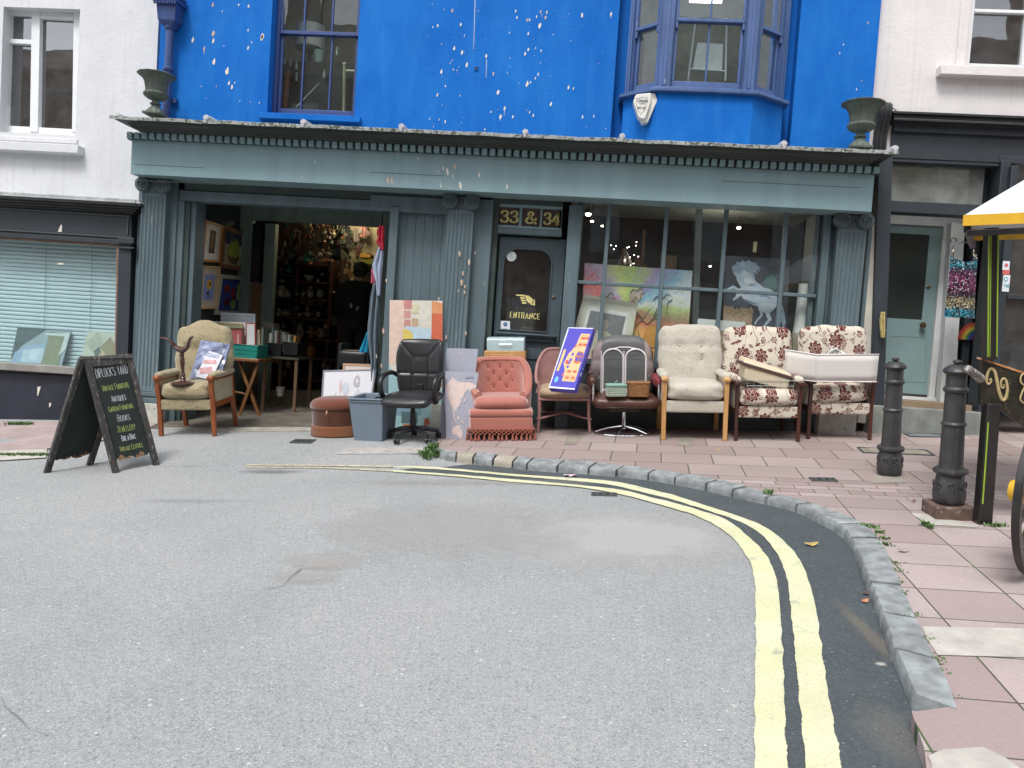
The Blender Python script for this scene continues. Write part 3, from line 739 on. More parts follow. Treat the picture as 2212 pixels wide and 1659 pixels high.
def wall_holes(mb,x0,x1,z0,z1,ya,yb,holes):
 xs=sorted({x0,x1,*[h[0]for h in holes],*[h[1]for h in holes]});zs=sorted({z0,z1,*[h[2]for h in holes],*[h[3]for h in holes]})
 V={}
 def vid(x,y,z):
  return(x,y,z)
 vs_,fs,idx=[],[],{}
 def g(p):
  if p not in idx:idx[p]=len(vs_);vs_.append(p)
  return idx[p]
 def solid(i,j):
  if i<0 or j<0 or i>=len(xs)-1 or j>=len(zs)-1:return False
  cx,cz=(xs[i]+xs[i+1])/2,(zs[j]+zs[j+1])/2
  return not any(h[0]<cx<h[1]and h[2]<cz<h[3]for h in holes)
 for i in range(len(xs)-1):
  for j in range(len(zs)-1):
   if not solid(i,j):continue
   a,b,c,d=xs[i],xs[i+1],zs[j],zs[j+1]
   fs.append(tuple(g(p)for p in((a,ya,c),(b,ya,c),(b,ya,d),(a,ya,d))));fs.append(tuple(g(p)for p in((a,yb,d),(b,yb,d),(b,yb,c),(a,yb,c))))
   if not solid(i-1,j):fs.append(tuple(g(p)for p in((a,ya,d),(a,yb,d),(a,yb,c),(a,ya,c))))
   if not solid(i+1,j):fs.append(tuple(g(p)for p in((b,ya,c),(b,yb,c),(b,yb,d),(b,ya,d))))
   if not solid(i,j-1):fs.append(tuple(g(p)for p in((a,ya,c),(a,yb,c),(b,yb,c),(b,ya,c))))
   if not solid(i,j+1):fs.append(tuple(g(p)for p in((a,ya,d),(b,ya,d),(b,yb,d),(a,yb,d))))
 return mb.add(vs_,fs)
TOPZ=7.6
ub=0.0
# THE BLUE SHOP BUILDING
shop=wthing('shop_building','bright blue building with grey green shopfront, long dentil cornice and number 33 & 34','building',P(1085,930,0))
XL=P(343,150,ub).x;XR=P(1891,150,ub).x
wz0=P(1100,300,ub).z
w1=rect(588,-210,778,247,ub)
bayx0,bayx1=P(1331,120,ub).x,P(1722,120,ub).x
wz_=P(1085,345,0).z
wl=MB();wall_holes(wl,XL,XR,wz_,TOPZ,YF+ub,YF+ub+.35,[(w1[0],w1[1],w1[2],w1[3]),(bayx0,bayx1,wz_,TOPZ-.6)])
# bird droppings, splashed on the paint: S-pixel x, y, length
drops=[(1104,26,12),(1125,60,11),(1069,63,9),(1057,66,6),(1109,118,12),(1128,128,14),(1140,158,15),(1187,137,12),(1078,175,14),(1104,148,7),(1107,170,6),(1068,232,11),(1088,210,7),(1216,225,15),(1232,264,12),(1222,285,15),(1252,285,9),(1199,273,7),(1087,297,10),(1049,290,6),(1072,292,6),(1184,316,7),(1259,27,9),(1262,43,8),(1287,49,10),(1293,49,9),(1320,29,10),(1332,43,12),(1318,63,16),(1335,30,10),(1310,41,9),(1290,82,10),(1244,80,6),(1290,121,10),(1282,131,11),(1308,117,6),(1321,124,7),(1314,181,10),(1307,191,8),(1287,205,18),(1295,201,8),(1388,214,12),(1400,216,8),(1345,254,14),(1293,274,9),(1302,282,11),(1421,37,14),(1492,34,12),(1422,286,11),(1450,284,9),(1205,181,10),(1185,136,8),(1099,154,5),(1116,172,5),(1204,178,6),
 (471,97,18),(521,82,18),(521,100,14),(520,12,14),(523,150,20),(559,203,14),(566,213,14),(606,117,12),(640,90,22),(607,15,10),(583,12,8),(499,119,14),(555,174,22),(606,74,8),(640,90,14),(1829,118,18),(1824,176,10),(1839,320,18),(2119,56,8),(2059,109,6),(2050,130,7),(2091,218,7),(2103,198,6)]
rr=random.Random(11)
for q in range(55):drops.append((rr.uniform(1040,1480),rr.uniform(5,315),rr.uniform(2,4.5)))
for q in range(10):drops.append((rr.uniform(400,635),rr.uniform(5,285),rr.uniform(3,7)))
for x,y,L in drops:
 if y<0:continue
 inbay=1808<x<1860
 p=P(x*k_,y*k_,ub);a=L*.0046*.42;w=a*rr.uniform(.34,.5);n_=10;pts=[]
 if bayx0<p.x<bayx1:continue
 for i in range(n_):
  t=2*PI*i/n_;z=math.sin(t)*a*rr.uniform(.8,1.15);taper=1-.45*max(0,math.sin(t));pts.append((p.x+w*math.cos(t)*taper*rr.uniform(.7,1.3)+z*.12,YF+ub-.003,p.z+z))
 wl.cur=2 if(x,y)in((1104,26),)or rr.random()<.15 else 1
 wl.prism(pts,(0,.002,0))
 if L>11 and rr.random()<.15:
  h=rr.uniform(.03,.12);wl.cur=1;wl.prism([(p.x-.0015,YF+ub-.0025,p.z-h),(p.x+.0015,YF+ub-.0025,p.z-h),(p.x+.0025,YF+ub-.0025,p.z),(p.x-.0025,YF+ub-.0025,p.z)],(0,.0015,0))
for x,y0,y1 in((1160,0,120),(1188,145,190)):
 p,q=P(x*k_,y0*k_,ub),P((x-(y1-y0)*.03)*k_,y1*k_,ub);wl.cur=1
 wl.prism([(p.x-.003,YF+ub-.0025,p.z),(p.x+.003,YF+ub-.0025,p.z),(q.x+.001,YF+ub-.0025,q.z),(q.x-.002,YF+ub-.0025,q.z)],(0,.0015,0))
wl.cur=0
# a small raised patch of blue below the bay and the back of the bay recess
wl.build('wall',[M_blue,M_drop,M_drop2],shop,smooth=False)
mb=MB();RW_=(bayx0-.002,bayx1+.002,wz_,TOPZ-.58);REC=mb
REC_P=True
if 0:mb.build('recess_wall',M_blue,shop,smooth=False)
# vent hole block
p=P(1163*k_,167*k_,ub);mb=MB();mb.box(p.x-.022,p.x+.022,YF-.012,YF-.001,p.z-.022,p.z+.022);mb.mat(1).box(p.x-.014,p.x+.014,YF-.0135,YF-.0122,p.z-.014,p.z+.012)
mb.build('vent_block',[M_blue,M_void],shop,bevel=.003)
def sash(parent,r,y0,cols,meet,name='sash_window',mf=None,bars=None,toprow=None,light=None,back=None,glass=None,fw=.05,lower=.09):
 """r = opening x0,x1,z0,z1; y0 world y of the frame face"""
 mf=mf or M_frame;x0,x1,z0,z1=r;g=MB()
 fr=MB()
 fr.box(x0,x0+fw,y0,y0+.09,z0,z1);fr.box(x1-fw,x1,y0,y0+.09,z0,z1);fr.box(x0+fw,x1-fw,y0,y0+.09,z1-fw,z1);fr.box(x0+fw,x1-fw,y0,y0+.09,z0,z0+.035)
 f=fr.build(name,mf,parent,bevel=.006)
 a=MB();i0,i1=x0+fw,x1-fw
 # lower sash slightly behind upper one
 a.box(i0,i0+.035,y0+.045,y0+.085,z0+.035,meet);a.box(i1-.035,i1,y0+.045,y0+.085,z0+.035,meet)
 a.box(i0+.035,i1-.035,y0+.045,y0+.085,z0+.035,z0+.035+lower);a.box(i0,i1,y0+.012,y0+.082,meet,meet+.04)
 a.box(i0,i0+.03,y0+.015,y0+.05,meet+.04,z1-fw);a.box(i1-.03,i1,y0+.015,y0+.05,meet+.04,z1-fw)
 for bx in bars or[]:
  a.box(bx-.011,bx+.011,y0+.05,y0+.08,z0+.035+lower,meet);a.box(bx-.011,bx+.011,y0+.02,y0+.048,meet+.04,z1-fw)
 for bz in toprow or[]:a.box(i0+.03,i1-.03,y0+.022,y0+.046,bz-.011,bz+.011)
 a.build('sash',mf,f if parent else None,bevel=.004).location=Vector()if False else Vector()
 g=MB();g.box(i0+.03,i1-.03,y0+.064,y0+.068,z0+.1,meet+.005);g.box(i0+.025,i1-.025,y0+.033,y0+.037,meet+.038,z1-fw)
 g.build('pane',glass or M_glass,f,smooth=False)
 return f
 # children of a world part need its offset too
_ob=MB.build
def _build(s,name,mats,parent=None,**kw):
 if parent is not None and parent.name not in WORLDROOT and parent.parent is not None and parent.parent.name in WORLDROOT:
  WORLDROOT[parent.name]=WORLDROOT[parent.parent.name]
 return _ob(s,name,mats,parent,**kw)
MB.build=_build
# left first-floor sash window
ry0=YF+.13
zz=rect(588,68,775,74,.13)
bars=[P(655,60,.13).x,P(716,60,.13).x]
x0,x1=w1[0]-.0,w1[1]+.0
sash(shop,(x0,x1,w1[2]-.02,w1[3]+.02),ry0,3,zz[2],bars=bars,toprow=[P(680,-70,.13).z],lower=.085,fw=.045)
mb=MB();a=rect(558,250,778,262,-.06);mb.box(a[0],a[1],YF-.07,YF+.13,w1[2]-.085,w1[2]-.021);mb.build('window_sill',M_blue,shop,bevel=.005)
# bay window
def corner(px,py,yo):q=P(px,py,yo);return q.x
fy=-.34
bxs=[corner(1352,150,-.02),corner(1427,120,fy),corner(1634,120,fy),corner(1697,150,-.02)]
B2=[(bxs[0],YF+.155),(bxs[0],YF-.05),(bxs[1],YF+fy),(bxs[2],YF+fy),(bxs[3],YF-.05),(bxs[3],YF+.155)]
zs_=P(1520,196,fy).z;zb_=P(1520,320,fy).z
mb=MB();mb.prism([(x,y,zb_-.06)for x,y in B2],(0,0,zs_-.03-zb_+.06));mb.build('bay_base',M_blue,shop,smooth=False)
def grow(poly,e):
 c=Vector((sum(p[0]for p in poly)/len(poly),YF+.1));o=[]
 for x,y in poly:
  o.append((x+math.copysign(e,x-c.x),y-(e if y<YF+.1 else 0)))
 return o
mb=MB();mb.prism([(x,y,zs_-.03)for x,y in grow(B2,.05)],(0,0,.035));mb.prism([(x,y,zs_+.005)for x,y in grow(B2,.025)],(0,0,.02));mb.build('bay_sill',M_frame2,shop,bevel=.006)
zt=P(1520,-260,fy).z
wall_holes(REC,RW_[0],RW_[1],RW_[2],RW_[3],YF+.16,YF+.30,[(bxs[0]+.12,bxs[3]-.12,zs_+.06,zt-.05)]);REC.build('recess_wall',M_blue,shop,smooth=False)
meetf=P(1530,45,fy).z
F=(B2[2],B2[3]);Lf=(B2[1],B2[2]);Rf=(B2[3],B2[4])
def bayface(a,b,name,ncol,post,meet,msh):
 a,b=Vector(a),Vector(b);L=(b-a).length;d=(b-a)/L;nrm=Vector((-d.y,d.x))
 def bx(mb,u0,u1,v0,v1,z0,z1):
  pts=[(a+d*u+nrm*v)for u,v in((u0,v0),(u1,v0),(u1,v1),(u0,v1))]
  mb.prism([(p.x,p.y,z0)for p in pts],(0,0,z1-z0))
 z0=zs_+.025;fr=MB()
 bx(fr,0,post,0,.12,z0,zt);bx(fr,L-post,L,0,.12,z0,zt);bx(fr,post,L-post,.0,.12,zt-.06,zt)
 for u in(post,L-post-.014):bx(fr,u,u+.014,.025,.11,z0,zt-.06)
 for u in(post*.3,L-post*.62):bx(fr,u,u+post*.3,-.008,.0,z0+.01,zt)
 f=fr.build(name,M_frame2,shop,bevel=.004)
 s=MB();u0,u1=post+.016,L-post-.016
 bx(s,u0,u1,.06,.1,z0,z0+.085);bx(s,u0,u0+.032,.06,.1,z0+.085,meet);bx(s,u1-.032,u1,.06,.1,z0+.085,meet)
 bx(s,u0,u1,.02,.098,meet,meet+.035);bx(s,u0,u0+.028,.022,.056,meet+.035,zt-.06);bx(s,u1-.028,u1,.022,.056,meet+.035,zt-.06)
 for q in(u0+.002,u1-.026):bx(s,q,q+.024,.024,.055,meet-.07,meet)
 for i in range(1,ncol):
  u=u0+(u1-u0)*i/ncol;bx(s,u-.01,u+.01,.064,.096,z0+.085,meet);bx(s,u-.01,u+.01,.025,.055,meet+.035,zt-.06)
 s.build('sash',M_frame2,f,bevel=.004)
 g=MB();bx(g,u0+.02,u1-.02,.077,.081,z0+.07,meet+.01);bx(g,u0+.02,u1-.02,.037,.041,meet+.03,zt-.05);g.build('pane',M_glass,f,smooth=False)
 return f
bayface(*F,'bay_window',2,.115,meetf,M_frame2)
bayface(*Lf,'bay_window',1,.055,meetf-.03,M_frame2);bayface(*Rf,'bay_window',1,.055,meetf-.03,M_frame2)
mb=MB();mb.prism([(x,y,zt)for x,y in grow(B2,.06)],(0,0,.5));mb.build('bay_roof',M_frame2,shop)
# cornice: moulded crown swept along the front with returned ends
xLc,xRc=P(240,257,-.60).x,P(1938,331,-.60).x
xm=961
def zc(py,yo):return P(xm,py,yo).z
prof=[(.60,281),(.60,286),(.575,287.5),(.57,291),(.53,293),(.485,297),(.465,301),(.46,304),(.44,304.5),(.435,308),(.405,311),(.40,314),(.40,315.5)]
def sweep(mb,prof,xl,xr,back,ztop=None):
 e0=max(p[0]for p in prof);vs_=[]
 for e,z in prof:
  xa,xb=xl+(e0-e),xr-(e0-e)
  vs_+=[(xa,back,z),(xa,YF-e,z),(xb,YF-e,z),(xb,back,z)]
 fs=[];n_=len(prof)
 for i in range(n_-1):
  for j in range(3):fs.append((4*i+j,4*i+j+1,4*i+5+j,4*i+4+j))
  fs.append((4*i+3,4*i,4*i+4,4*i+7))
 fs+=[(0,1,2,3),tuple(4*(n_-1)+j for j in(3,2,1,0))]
 return mb.add(vs_,fs)
P3=[(e,zc(y,-e))for e,y in prof]
cor=MB();sweep(cor,P3[1:],xLc+.0,xRc-.0,YF-.001)
cornice=cor.build('cornice',M_crown,shop,ang=25)
led=MB();z0=P3[1][1]
NL=60
def lf(u,v):
 x=xLc-.012+(xRc-xLc+.024)*u;jig=mnoise.noise(Vector((x*3,0,0)))*.008+mnoise.noise(Vector((x*17,2,0)))*.004
 prof_=[(YF-.612,z0-.02),(YF-.614,z0+.012),(YF-.59,z0+.021),(YF-.003,z0+.06)]
 y,z=prof_[round(v*3)];return(x,y,z+jig)
led.grid(lf,160,3);led.build('lead_flashing',M_lead,cornice,smooth=True,fix=True,ang=60)
for x in(445,655,867,1135,1345,1696,1937,285*k_*1.0):
 yy=P(x,280,-.6).x
 mb=MB();zz=z0+.028
 if x<260:mb.tube([(yy,YF-.6,zz),(yy,YF-.3,zz+.02),(yy,YF-.02,zz+.05)],[.022,.024,.02],10);
 else:
  mb.tube([(yy,YF-.625,zz+.008),(yy,YF-.60,zz+.012),(yy,YF-.3,zz+.03),(yy,YF-.02,zz+.05)],[.027,.031,.028,.022],12);mb.tube([(yy,YF-.622,zz-.045),(yy,YF-.622,zz+.0)],[.012,.022],8)
 mb.build('lead_roll',M_leadc,cornice)
 # dentil course and fascia
xLf,xRf=P(284,330,-.33).x,P(1886,415,-.33).x
zd1,zd0=zc(316.5,-.39),zc(330,-.39)
mb=MB();mb.box(xLf-.045,xRf+.045,YF-.345,YF-.001,zd0-.004,P3[-1][1]);mb.build('dentil_band',M_dark,shop)
mb=MB();nd=94;pitch_=(xRf-xLf+.08)/nd
for i in range(nd):
 x=xLf-.04+pitch_*(i+.17);mb.box(x,x+pitch_*.66,YF-.395,YF-.346,zd0,zd1)
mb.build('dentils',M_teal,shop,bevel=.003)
zf1,zf0=zd0-.004,P(1085,416.5,-.33).z
fa=MB();fa.box(xLf,xRf,YF-.33,YF+.0,zf0,zf1)
rr=random.Random(5)
fd=[(1111,407,14,2),(1092,419,18,1),(1082,411,9,1),(1071,419,6,1),(1124,453,20,1),(1106,430,8,1),(1076,454,8,1),(1075,446,5,1),(1170,427,12,1),(957,441,16,2),(947,441,16,2),(769,396,6,1),(972,376,6,1),(1021,387,6,1),(737,432,5,1),(1238,456,12,1)]
for x,y,L,m_i in fd:
 p=P(x*k_,y*k_,-.33);a=L*.0043*.5;w=a*.36;fa.cur=m_i
 fa.prism([(p.x+w*math.cos(2*PI*i/10)*rr.uniform(.8,1.1)-.2*a*math.sin(2*PI*i/10),YF-.333,p.z+a*math.sin(2*PI*i/10))for i in range(10)],(0,.0022,0))
fa.cur=3
for yy,xa,xb in((355,290,440),(389,290,480),(391,1560,1860),(372,800,960)):
 p,q=P(xa,yy+0,-.33),P(xb,yy+(xb-xa)*.05,-.33);fa.box(p.x,q.x,YF-.3315,YF-.3302,p.z-.0025,p.z+.0025)
fascia=fa.build('fascia',[M_teal,M_drop,M_drop2,M_dark],shop,smooth=False)
# pilasters
def pilaster(xc,w,ytop,yshaft,ybase,yplinth,yo,plinth=True,basepx=True):
 """xc centre pixel at mid height"""
 ym=(ytop+ybase)/2;c=P(xc,ym,yo).x;s=8.4/FPX;hw=w*s/2;yf=YF+yo
 zt_,zs2,zb2,zp=P(xc,ytop,yo).z,P(xc,yshaft,yo).z,P(xc,ybase,yo).z,P(xc,yplinth,yo).z
 zc0=zs2+.02
 sh=MB();pts=[];nf=6;N_=96
 for i in range(N_+1):
  u=i/N_;x=c-hw+2*hw*u;fl=(u*nf*1.06-.18)%1
  dep=.0
  uu=(u-.03)/.94*nf
  if 0<uu<nf:
   t=(uu%1-.12)/.76
   if 0<t<1:dep=.016*math.sqrt(max(0,1-(2*t-1)**2))
  pts.append((x,dep))
 rows=[(zb2,0),(zb2+.03,0),(zb2+.045,1),(zs2-.05,1),(zs2-.032,.55),(zs2-.025,0),(zs2,0)]
 vs_=[(x,yf+d*k,z)for z,k in rows for x,d in pts];W=N_+1
 sh.add(vs_,[(i*W+j,i*W+j+1,(i+1)*W+j+1,(i+1)*W+j)for i in range(len(rows)-1)for j in range(N_)])
 sh.box(c-hw,c+hw,yf+.018,YF+.03,zb2,zs2);
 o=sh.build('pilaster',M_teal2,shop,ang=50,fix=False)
 cp=MB();cw=hw*1.16
 cp.box(c-cw,c+cw,yf-.035,YF+.02,zt_-.03,zt_+.002);cp.box(c-hw*.95,c+hw*.95,yf-.006,YF+.02,zs2+.0,zt_-.03)
 vz=(zs2+zt_)/2-.005;rv=(zt_-zs2)*.48
 for sg in(-1,1):
  vx=c+sg*hw*.86
  cp.lathe([(rv*.96,0),(rv,.008),(rv,.05),(rv*.9,.09)],(vx,yf-.045,vz),24,axis=(0,1,0))
  sp=[]
  for i in range(46):
   a=i/45*2.25*2*PI;rad=rv*(.88-.8*i/45)
   sp.append((vx+sg*rad*math.cos(a+PI/2),yf-.05,vz+rad*math.sin(a+PI/2)))
  cp.tube(sp,[rv*.11*(1-.4*i/45)for i in range(46)],6)
  cp.ell((vx,yf-.052,vz),rv*.14,.01,rv*.14,6)
 cp.grid(lambda u,v:(c-hw*.7+2*hw*.7*u,yf-.04+.03*v,zt_-.035-.02*math.sin(u*PI)*1-.02*v),10,3)
 for i in range(5):cp.ell((c+(i-2)*hw*.24,yf-.012,vz+rv*.2),hw*.1,.014,hw*.13,6)
 cp.box(c-hw*1.0,c+hw*1.0,yf-.012,YF+.02,zs2-.0,zs2+.016)
 cp.build('capital',mat_cap,o,bevel=.002)
 bs2=MB();zz=zb2
 for e,h in((.012,.02),(.03,.05),(.02,.015),(.042,.06)):
  bs2.box(c-hw-e,c+hw+e,yf-e,YF+.02,zz-h,zz);zz-=h
 bs2.build('base',M_teal2,o,bevel=.009,seg=3)
 pl=MB();pl.box(c-hw-.05,c+hw+.05,yf-.055,YF+.03,zp-.4,zz);pl.build('plinth',M_plinth,o,bevel=.008)
 dr=MB()
 return o,c,hw,yf
mat_cap=mat('capital_paint',(.062,.088,.095),.6,var=.25,vs_=12,bmp=.3,wear=.7,wearc=(.2,.22,.22))
pilaster(324,58,381,416,843,940,-.13);pilaster(985,57,416,453,845,945,-.13);pil3=pilaster(1828,58,457,494,850,925,-.13)
# white droppings on the middle pilaster face
rr=random.Random(9)
for x,y,L in((1122,620,14),(1160,617,8),(1145,640,16),(1130,667,12),(1127,690,16),(1135,700,10),(1089,823,12),(1137,813,12),(1134,713,10),(1119,710,8),(1071,729,10),(919,870,10),(931,893,12),(936,808,16),(943,685,10)):
 yo=-.134 if x>1080 else-.046
 p=P(x*k_,y*k_,yo);a=L*.0023;mb=MB();mb.prism([(p.x+a*.38*math.cos(2*PI*i/9)-.1*a*math.sin(2*PI*i/9),p.y,p.z+a*math.sin(2*PI*i/9))for i in range(9)],(0,.002,0));mb.build('bird_mark',M_drop2,shop,smooth=False)
 # flat timber of the front at plane yo ~ 0
tf=MB()
def tb_(xl,yt,xr,yb,y0=0.0,y1=.12,m_=0):tf.cur=m_;wbox(tf,xl,yt,xr,yb,y0,y1)
tb_(290,381,300,900,.04,.1)
tb_(352,383,372,938,-.03,.12);tb_(372,385,388,936,.0,.12);tb_(388,430,400,934,.03,.2,1);tb_(400,432,413,932,.06,.3)
tb_(366,385,975,425,.0,.18,1);tb_(388,426,975,448,-.02,.16,0);tb_(800,425,985,456,-.025,.16,0)
tb_(829,445,847,938,-.04,.14)
# posts round the middle pilaster and the door
tb_(948,455,962,938,-.01,.12);tb_(1008,430,1050,938,-.03,.14);tb_(1050,430,1063,938,.03,.2,1);tb_(1213,442,1242,930,-.05,.14)
tb_(1062,425,1215,442,.02,.2,1);tb_(1065,493,1214,507,.04,.16)
# head over the display window, right posts
tb_(1228,430,1800,437,-.03,.15);tb_(1763,455,1779,930,-.05,.14);tb_(1779,462,1800,925,.02,.15);tb_(1858,495,1866,925,-.02,.1)
tf.cur=0
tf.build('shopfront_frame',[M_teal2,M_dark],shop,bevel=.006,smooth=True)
mb=MB();wbox(mb,1866,470,1893,915,.0,.2);mb.build('pier',mat('pale_pier',(.50,.48,.42),.85,var=.2,vs_=4,bmp=.3,dirt=.3),shop)
# solid wall behind the front up to the lead
# boarded side door right of the yard opening
mb=MB();a=rect(847,458,962,940,.05);nb_=6
for i in range(nb_):
 xa=a[0]+(a[1]-a[0])*i/nb_;xb=a[0]+(a[1]-a[0])*(i+1)/nb_;mb.box(xa+.0008,xb-.0008,YF+.05,YF+.08,a[2],a[3])
mb.box(a[0],a[1],YF+.065,YF+.1,a[2],a[3])
mb.build('boarded_door',M_teal2,shop,bevel=.003)
# number light: three panes with gilt figures
nf_=MB();zz=rect(1070,443,1213,493,.06)
tr_=[(1077,450,1122,487),(1127,450,1167,489),(1171,452,1213,491)]
rs=[rect(*t,.06)for t in tr_];top_,bot_=max(r[3]for r in rs),min(r[2]for r in rs)
a=rect(1064,440,1214,495,.05);hs_=[(r[0],r[1],bot_,top_)for r in rs]
wall_holes(nf_,a[0],a[1],a[2],a[3],YF+.05,YF+.11,hs_)
tl_=nf_.build('number_light',M_teal,shop,bevel=.005)
g=MB();g.box(a[0]+.03,a[1]-.03,YF+.085,YF+.09,bot_-.01,top_+.01);g.build('pane',mat('smoked_glass',(.055,.04,.035),.12,var=.3),tl_,smooth=False)
g=MB();UX,UZ=Vector((1,0,0)),Vector((0,0,1))
for s_,r,n2 in(('33',rs[0],2),('&',rs[1],1),('34',rs[2],2)):
 g=MB();h=(top_-bot_)*.60;w_=(r[1]-r[0])*(.82 if n2==2 else .56);o_g=Vector((r[0]+(r[1]-r[0]-w_)/2,YF+.0845,bot_+(top_-bot_)*.2))
 text(g,s_,o_g,UX,UZ,h,h*.21,h*.10,gap=.14,width=w_,lift=.001)
 if s_=='34':
  for fx in(.80,):stroke(g,[(w_/h*fx-.05,.02),(w_/h*fx+.24,.02)],o_g,UX,UZ,h,h*.09)
 g.build('gilt_numerals' if s_!='&' else 'gilt_ampersand',M_gold,tl_,smooth=False,fix=False)
 # the entrance door
dr_=rect(1066,513,1209,925,.12);gl=rect(1083,537,1190,716,.12)
dm=MB()
def archpts(x0,x1,z0,z1,rad,n_=8):
 p=[(x0,z0),(x1,z0)]
 for i in range(n_+1):a=PI/2*i/n_;p.append((x1-rad+rad*math.cos(a),z1-rad+rad*math.sin(a)))
 for i in range(n_+1):a=PI/2+PI/2*i/n_;p.append((x0+rad+rad*math.cos(a),z1-rad+rad*math.sin(a)))
 return p
def holedplate(mb,outer,inner,y0,y1):
 """rectangular plate with an arched hole"""
 x0,x1,z0,z1=outer;ip=inner;vs_=[];n_=len(ip)
 c=(sum(p[0]for p in ip)/n_,sum(p[1]for p in ip)/n_)
 def proj(p):
  dx,dz=p[0]-c[0],p[1]-c[1];t=min(((x1 if dx>0 else x0)-c[0])/dx if abs(dx)>1e-9 else 1e9,((z1 if dz>0 else z0)-c[1])/dz if abs(dz)>1e-9 else 1e9)
  return(c[0]+dx*t,c[1]+dz*t)
 op=[proj(p)for p in ip]
 op[0]=(x0,z0);op[1]=(x1,z0);
 # pull nearest points to the top corners
 for cx_,cz_ in((x1,z1),(x0,z1)):
  i=min(range(2,n_),key=lambda i:(op[i][0]-cx_)**2+(op[i][1]-cz_)**2);op[i]=(cx_,cz_)
 for y in(y0,y1):
  vs_+=[(p[0],y,p[1])for p in ip]+[(p[0],y,p[1])for p in op]
 fs=[]
 for i in range(n_):
  j=(i+1)%n_;fs+=[(i,j,n_+j,n_+i),(2*n_+j,2*n_+i,3*n_+i,3*n_+j),(j,i,2*n_+i,2*n_+j),(n_+i,n_+j,3*n_+j,3*n_+i)]
 mb.add(vs_,fs)
gp_=archpts(gl[0],gl[1],gl[2],gl[3],.16)
holedplate(dm,(dr_[0],dr_[1],gl[2]-.1,dr_[3]),gp_,YF+.12,YF+.17)
dm.box(dr_[0],dr_[1],YF+.12,YF+.17,dr_[2],gl[2]-.1)
door=dm.build('entrance_door',mat('door_paint',(.055,.082,.095),.4,var=.12,vs_=6,bmp=.15,dirt=.2),shop,bevel=.004,smooth=False)
mb=MB();rp=[(x,YF+.118,z)for x,z in archpts(gl[0]+.004,gl[1]-.004,gl[2]+.004,gl[3]-.004,.156)]
mb.tube(rp,.011,6,closed=True);mb.build('glazing_bead',bpy.data.materials['door_paint'],door)
mb=MB();mb.prism([(x,YF+.135,z)for x,z in gp_],(0,.005,0));mb.build('pane',glassm('door_glass',(.62,.6,.56),.03,.05),door,smooth=False)
# gilt pointing hand and ENTRANCE
hg=MB()
def dz_(x,y,yo=.134):return P(x*k_,y*k_,yo)
hand=[(1258,718),(1263,718),(1279,720),(1284,720),(1284,723),(1275,725),(1277,730),(1273,733),(1276,740),(1282,743),(1286,741),(1289,744),(1294,744),(1300,746),(1308,746),(1305,738),(1302,728),(1296,726),(1289,722),(1287,719),(1282,717),(1270,716.6)]
def gpoly(mb,pts,yo):mb.prism([dz_(x,y,yo)for x,y in pts],(0,.001,0))
gpoly(hg,[(1258,720.3),(1262,718.8),(1283,720),(1283,724.5),(1262,722)],.133)
gpoly(hg,[(1283,722),(1289,721),(1296,726),(1301,730),(1299,742),(1290,739),(1284,732)],.133)
for q in((1269,725),(1271,731),(1273,737)):gpoly(hg,[(q[0]+.4,q[1]+2.2),(q[0]+2,q[1]+.2),(q[0]+12,q[1]+1),(q[0]+12.5,q[1]+4.6),(q[0]+2,q[1]+4.6)],.133)
gpoly(hg,[(1302,731),(1306,732),(1306,746),(1294,743),(1295,740.5),(1302,742.5)],.133)
hg.build('gilt_hand',M_gold,door,smooth=False,fix=False);hg=MB()
pz=dz_(1246,768);pz2=dz_(1318,768);h_=.062
text(hg,'ENTRANCE',Vector((pz.x,YF+.134,pz.z-h_*.52)),UX,UZ,h_,h_*.15,h_*.07,gap=.34,width=pz2.x-pz.x,serif=True)
hg.build('gilt_word',M_gold,door,smooth=False,fix=False)
mb=MB();p=dz_(1248.5,626,.133);mb.lathe([(.055,0),(.055,.0012)],(p.x,p.y+.0012,p.z),28,axis=(0,-1,0));mb.cur=1
for q in((-.03,.03),(-.015,.015)):mb.box(p.x+q[0],p.x+q[1],p.y-.001,p.y-.0003,p.z-.008-(.012 if q[0]>-.02 else 0),p.z-.005-(.012 if q[0]>-.02 else 0))
mb.box(p.x-.004,p.x+.004,p.y-.001,p.y-.0003,p.z+.008,p.z+.028)
mb.build('round_sticker',[mat('sticker_white',(.62,.68,.68),.5,var=.03),mat('sticker_grey',(.2,.3,.32),.5)],door,smooth=False)
mb=MB();a=[dz_(*q,.133)for q in((1222,783),(1245,784),(1245,806),(1221,805))];mb.prism(a,(0,.0012,0));c=(a[0]+a[2])/2;mb.cur=1
mb.lathe([(.024,0),(.024,.001)],(c.x,c.y,c.z+.012),20,axis=(0,-1,0));mb.cur=2;text(mb,'FSB',Vector((c.x-.013,c.y-.0012,c.z+.005)),UX,UZ,.014,.003,width=.026,curve=False)
mb.cur=1;mb.box(c.x-.035,c.x+.035,c.y-.0008,c.y-.0003,c.z-.04,c.z-.036)
mb.build('square_sticker',[mat('sticker_pale',(.66,.69,.72),.5,var=.03),mat('sticker_blue',(.02,.08,.35),.5),bpy.data.materials['sticker_white']],door,smooth=False,fix=False)
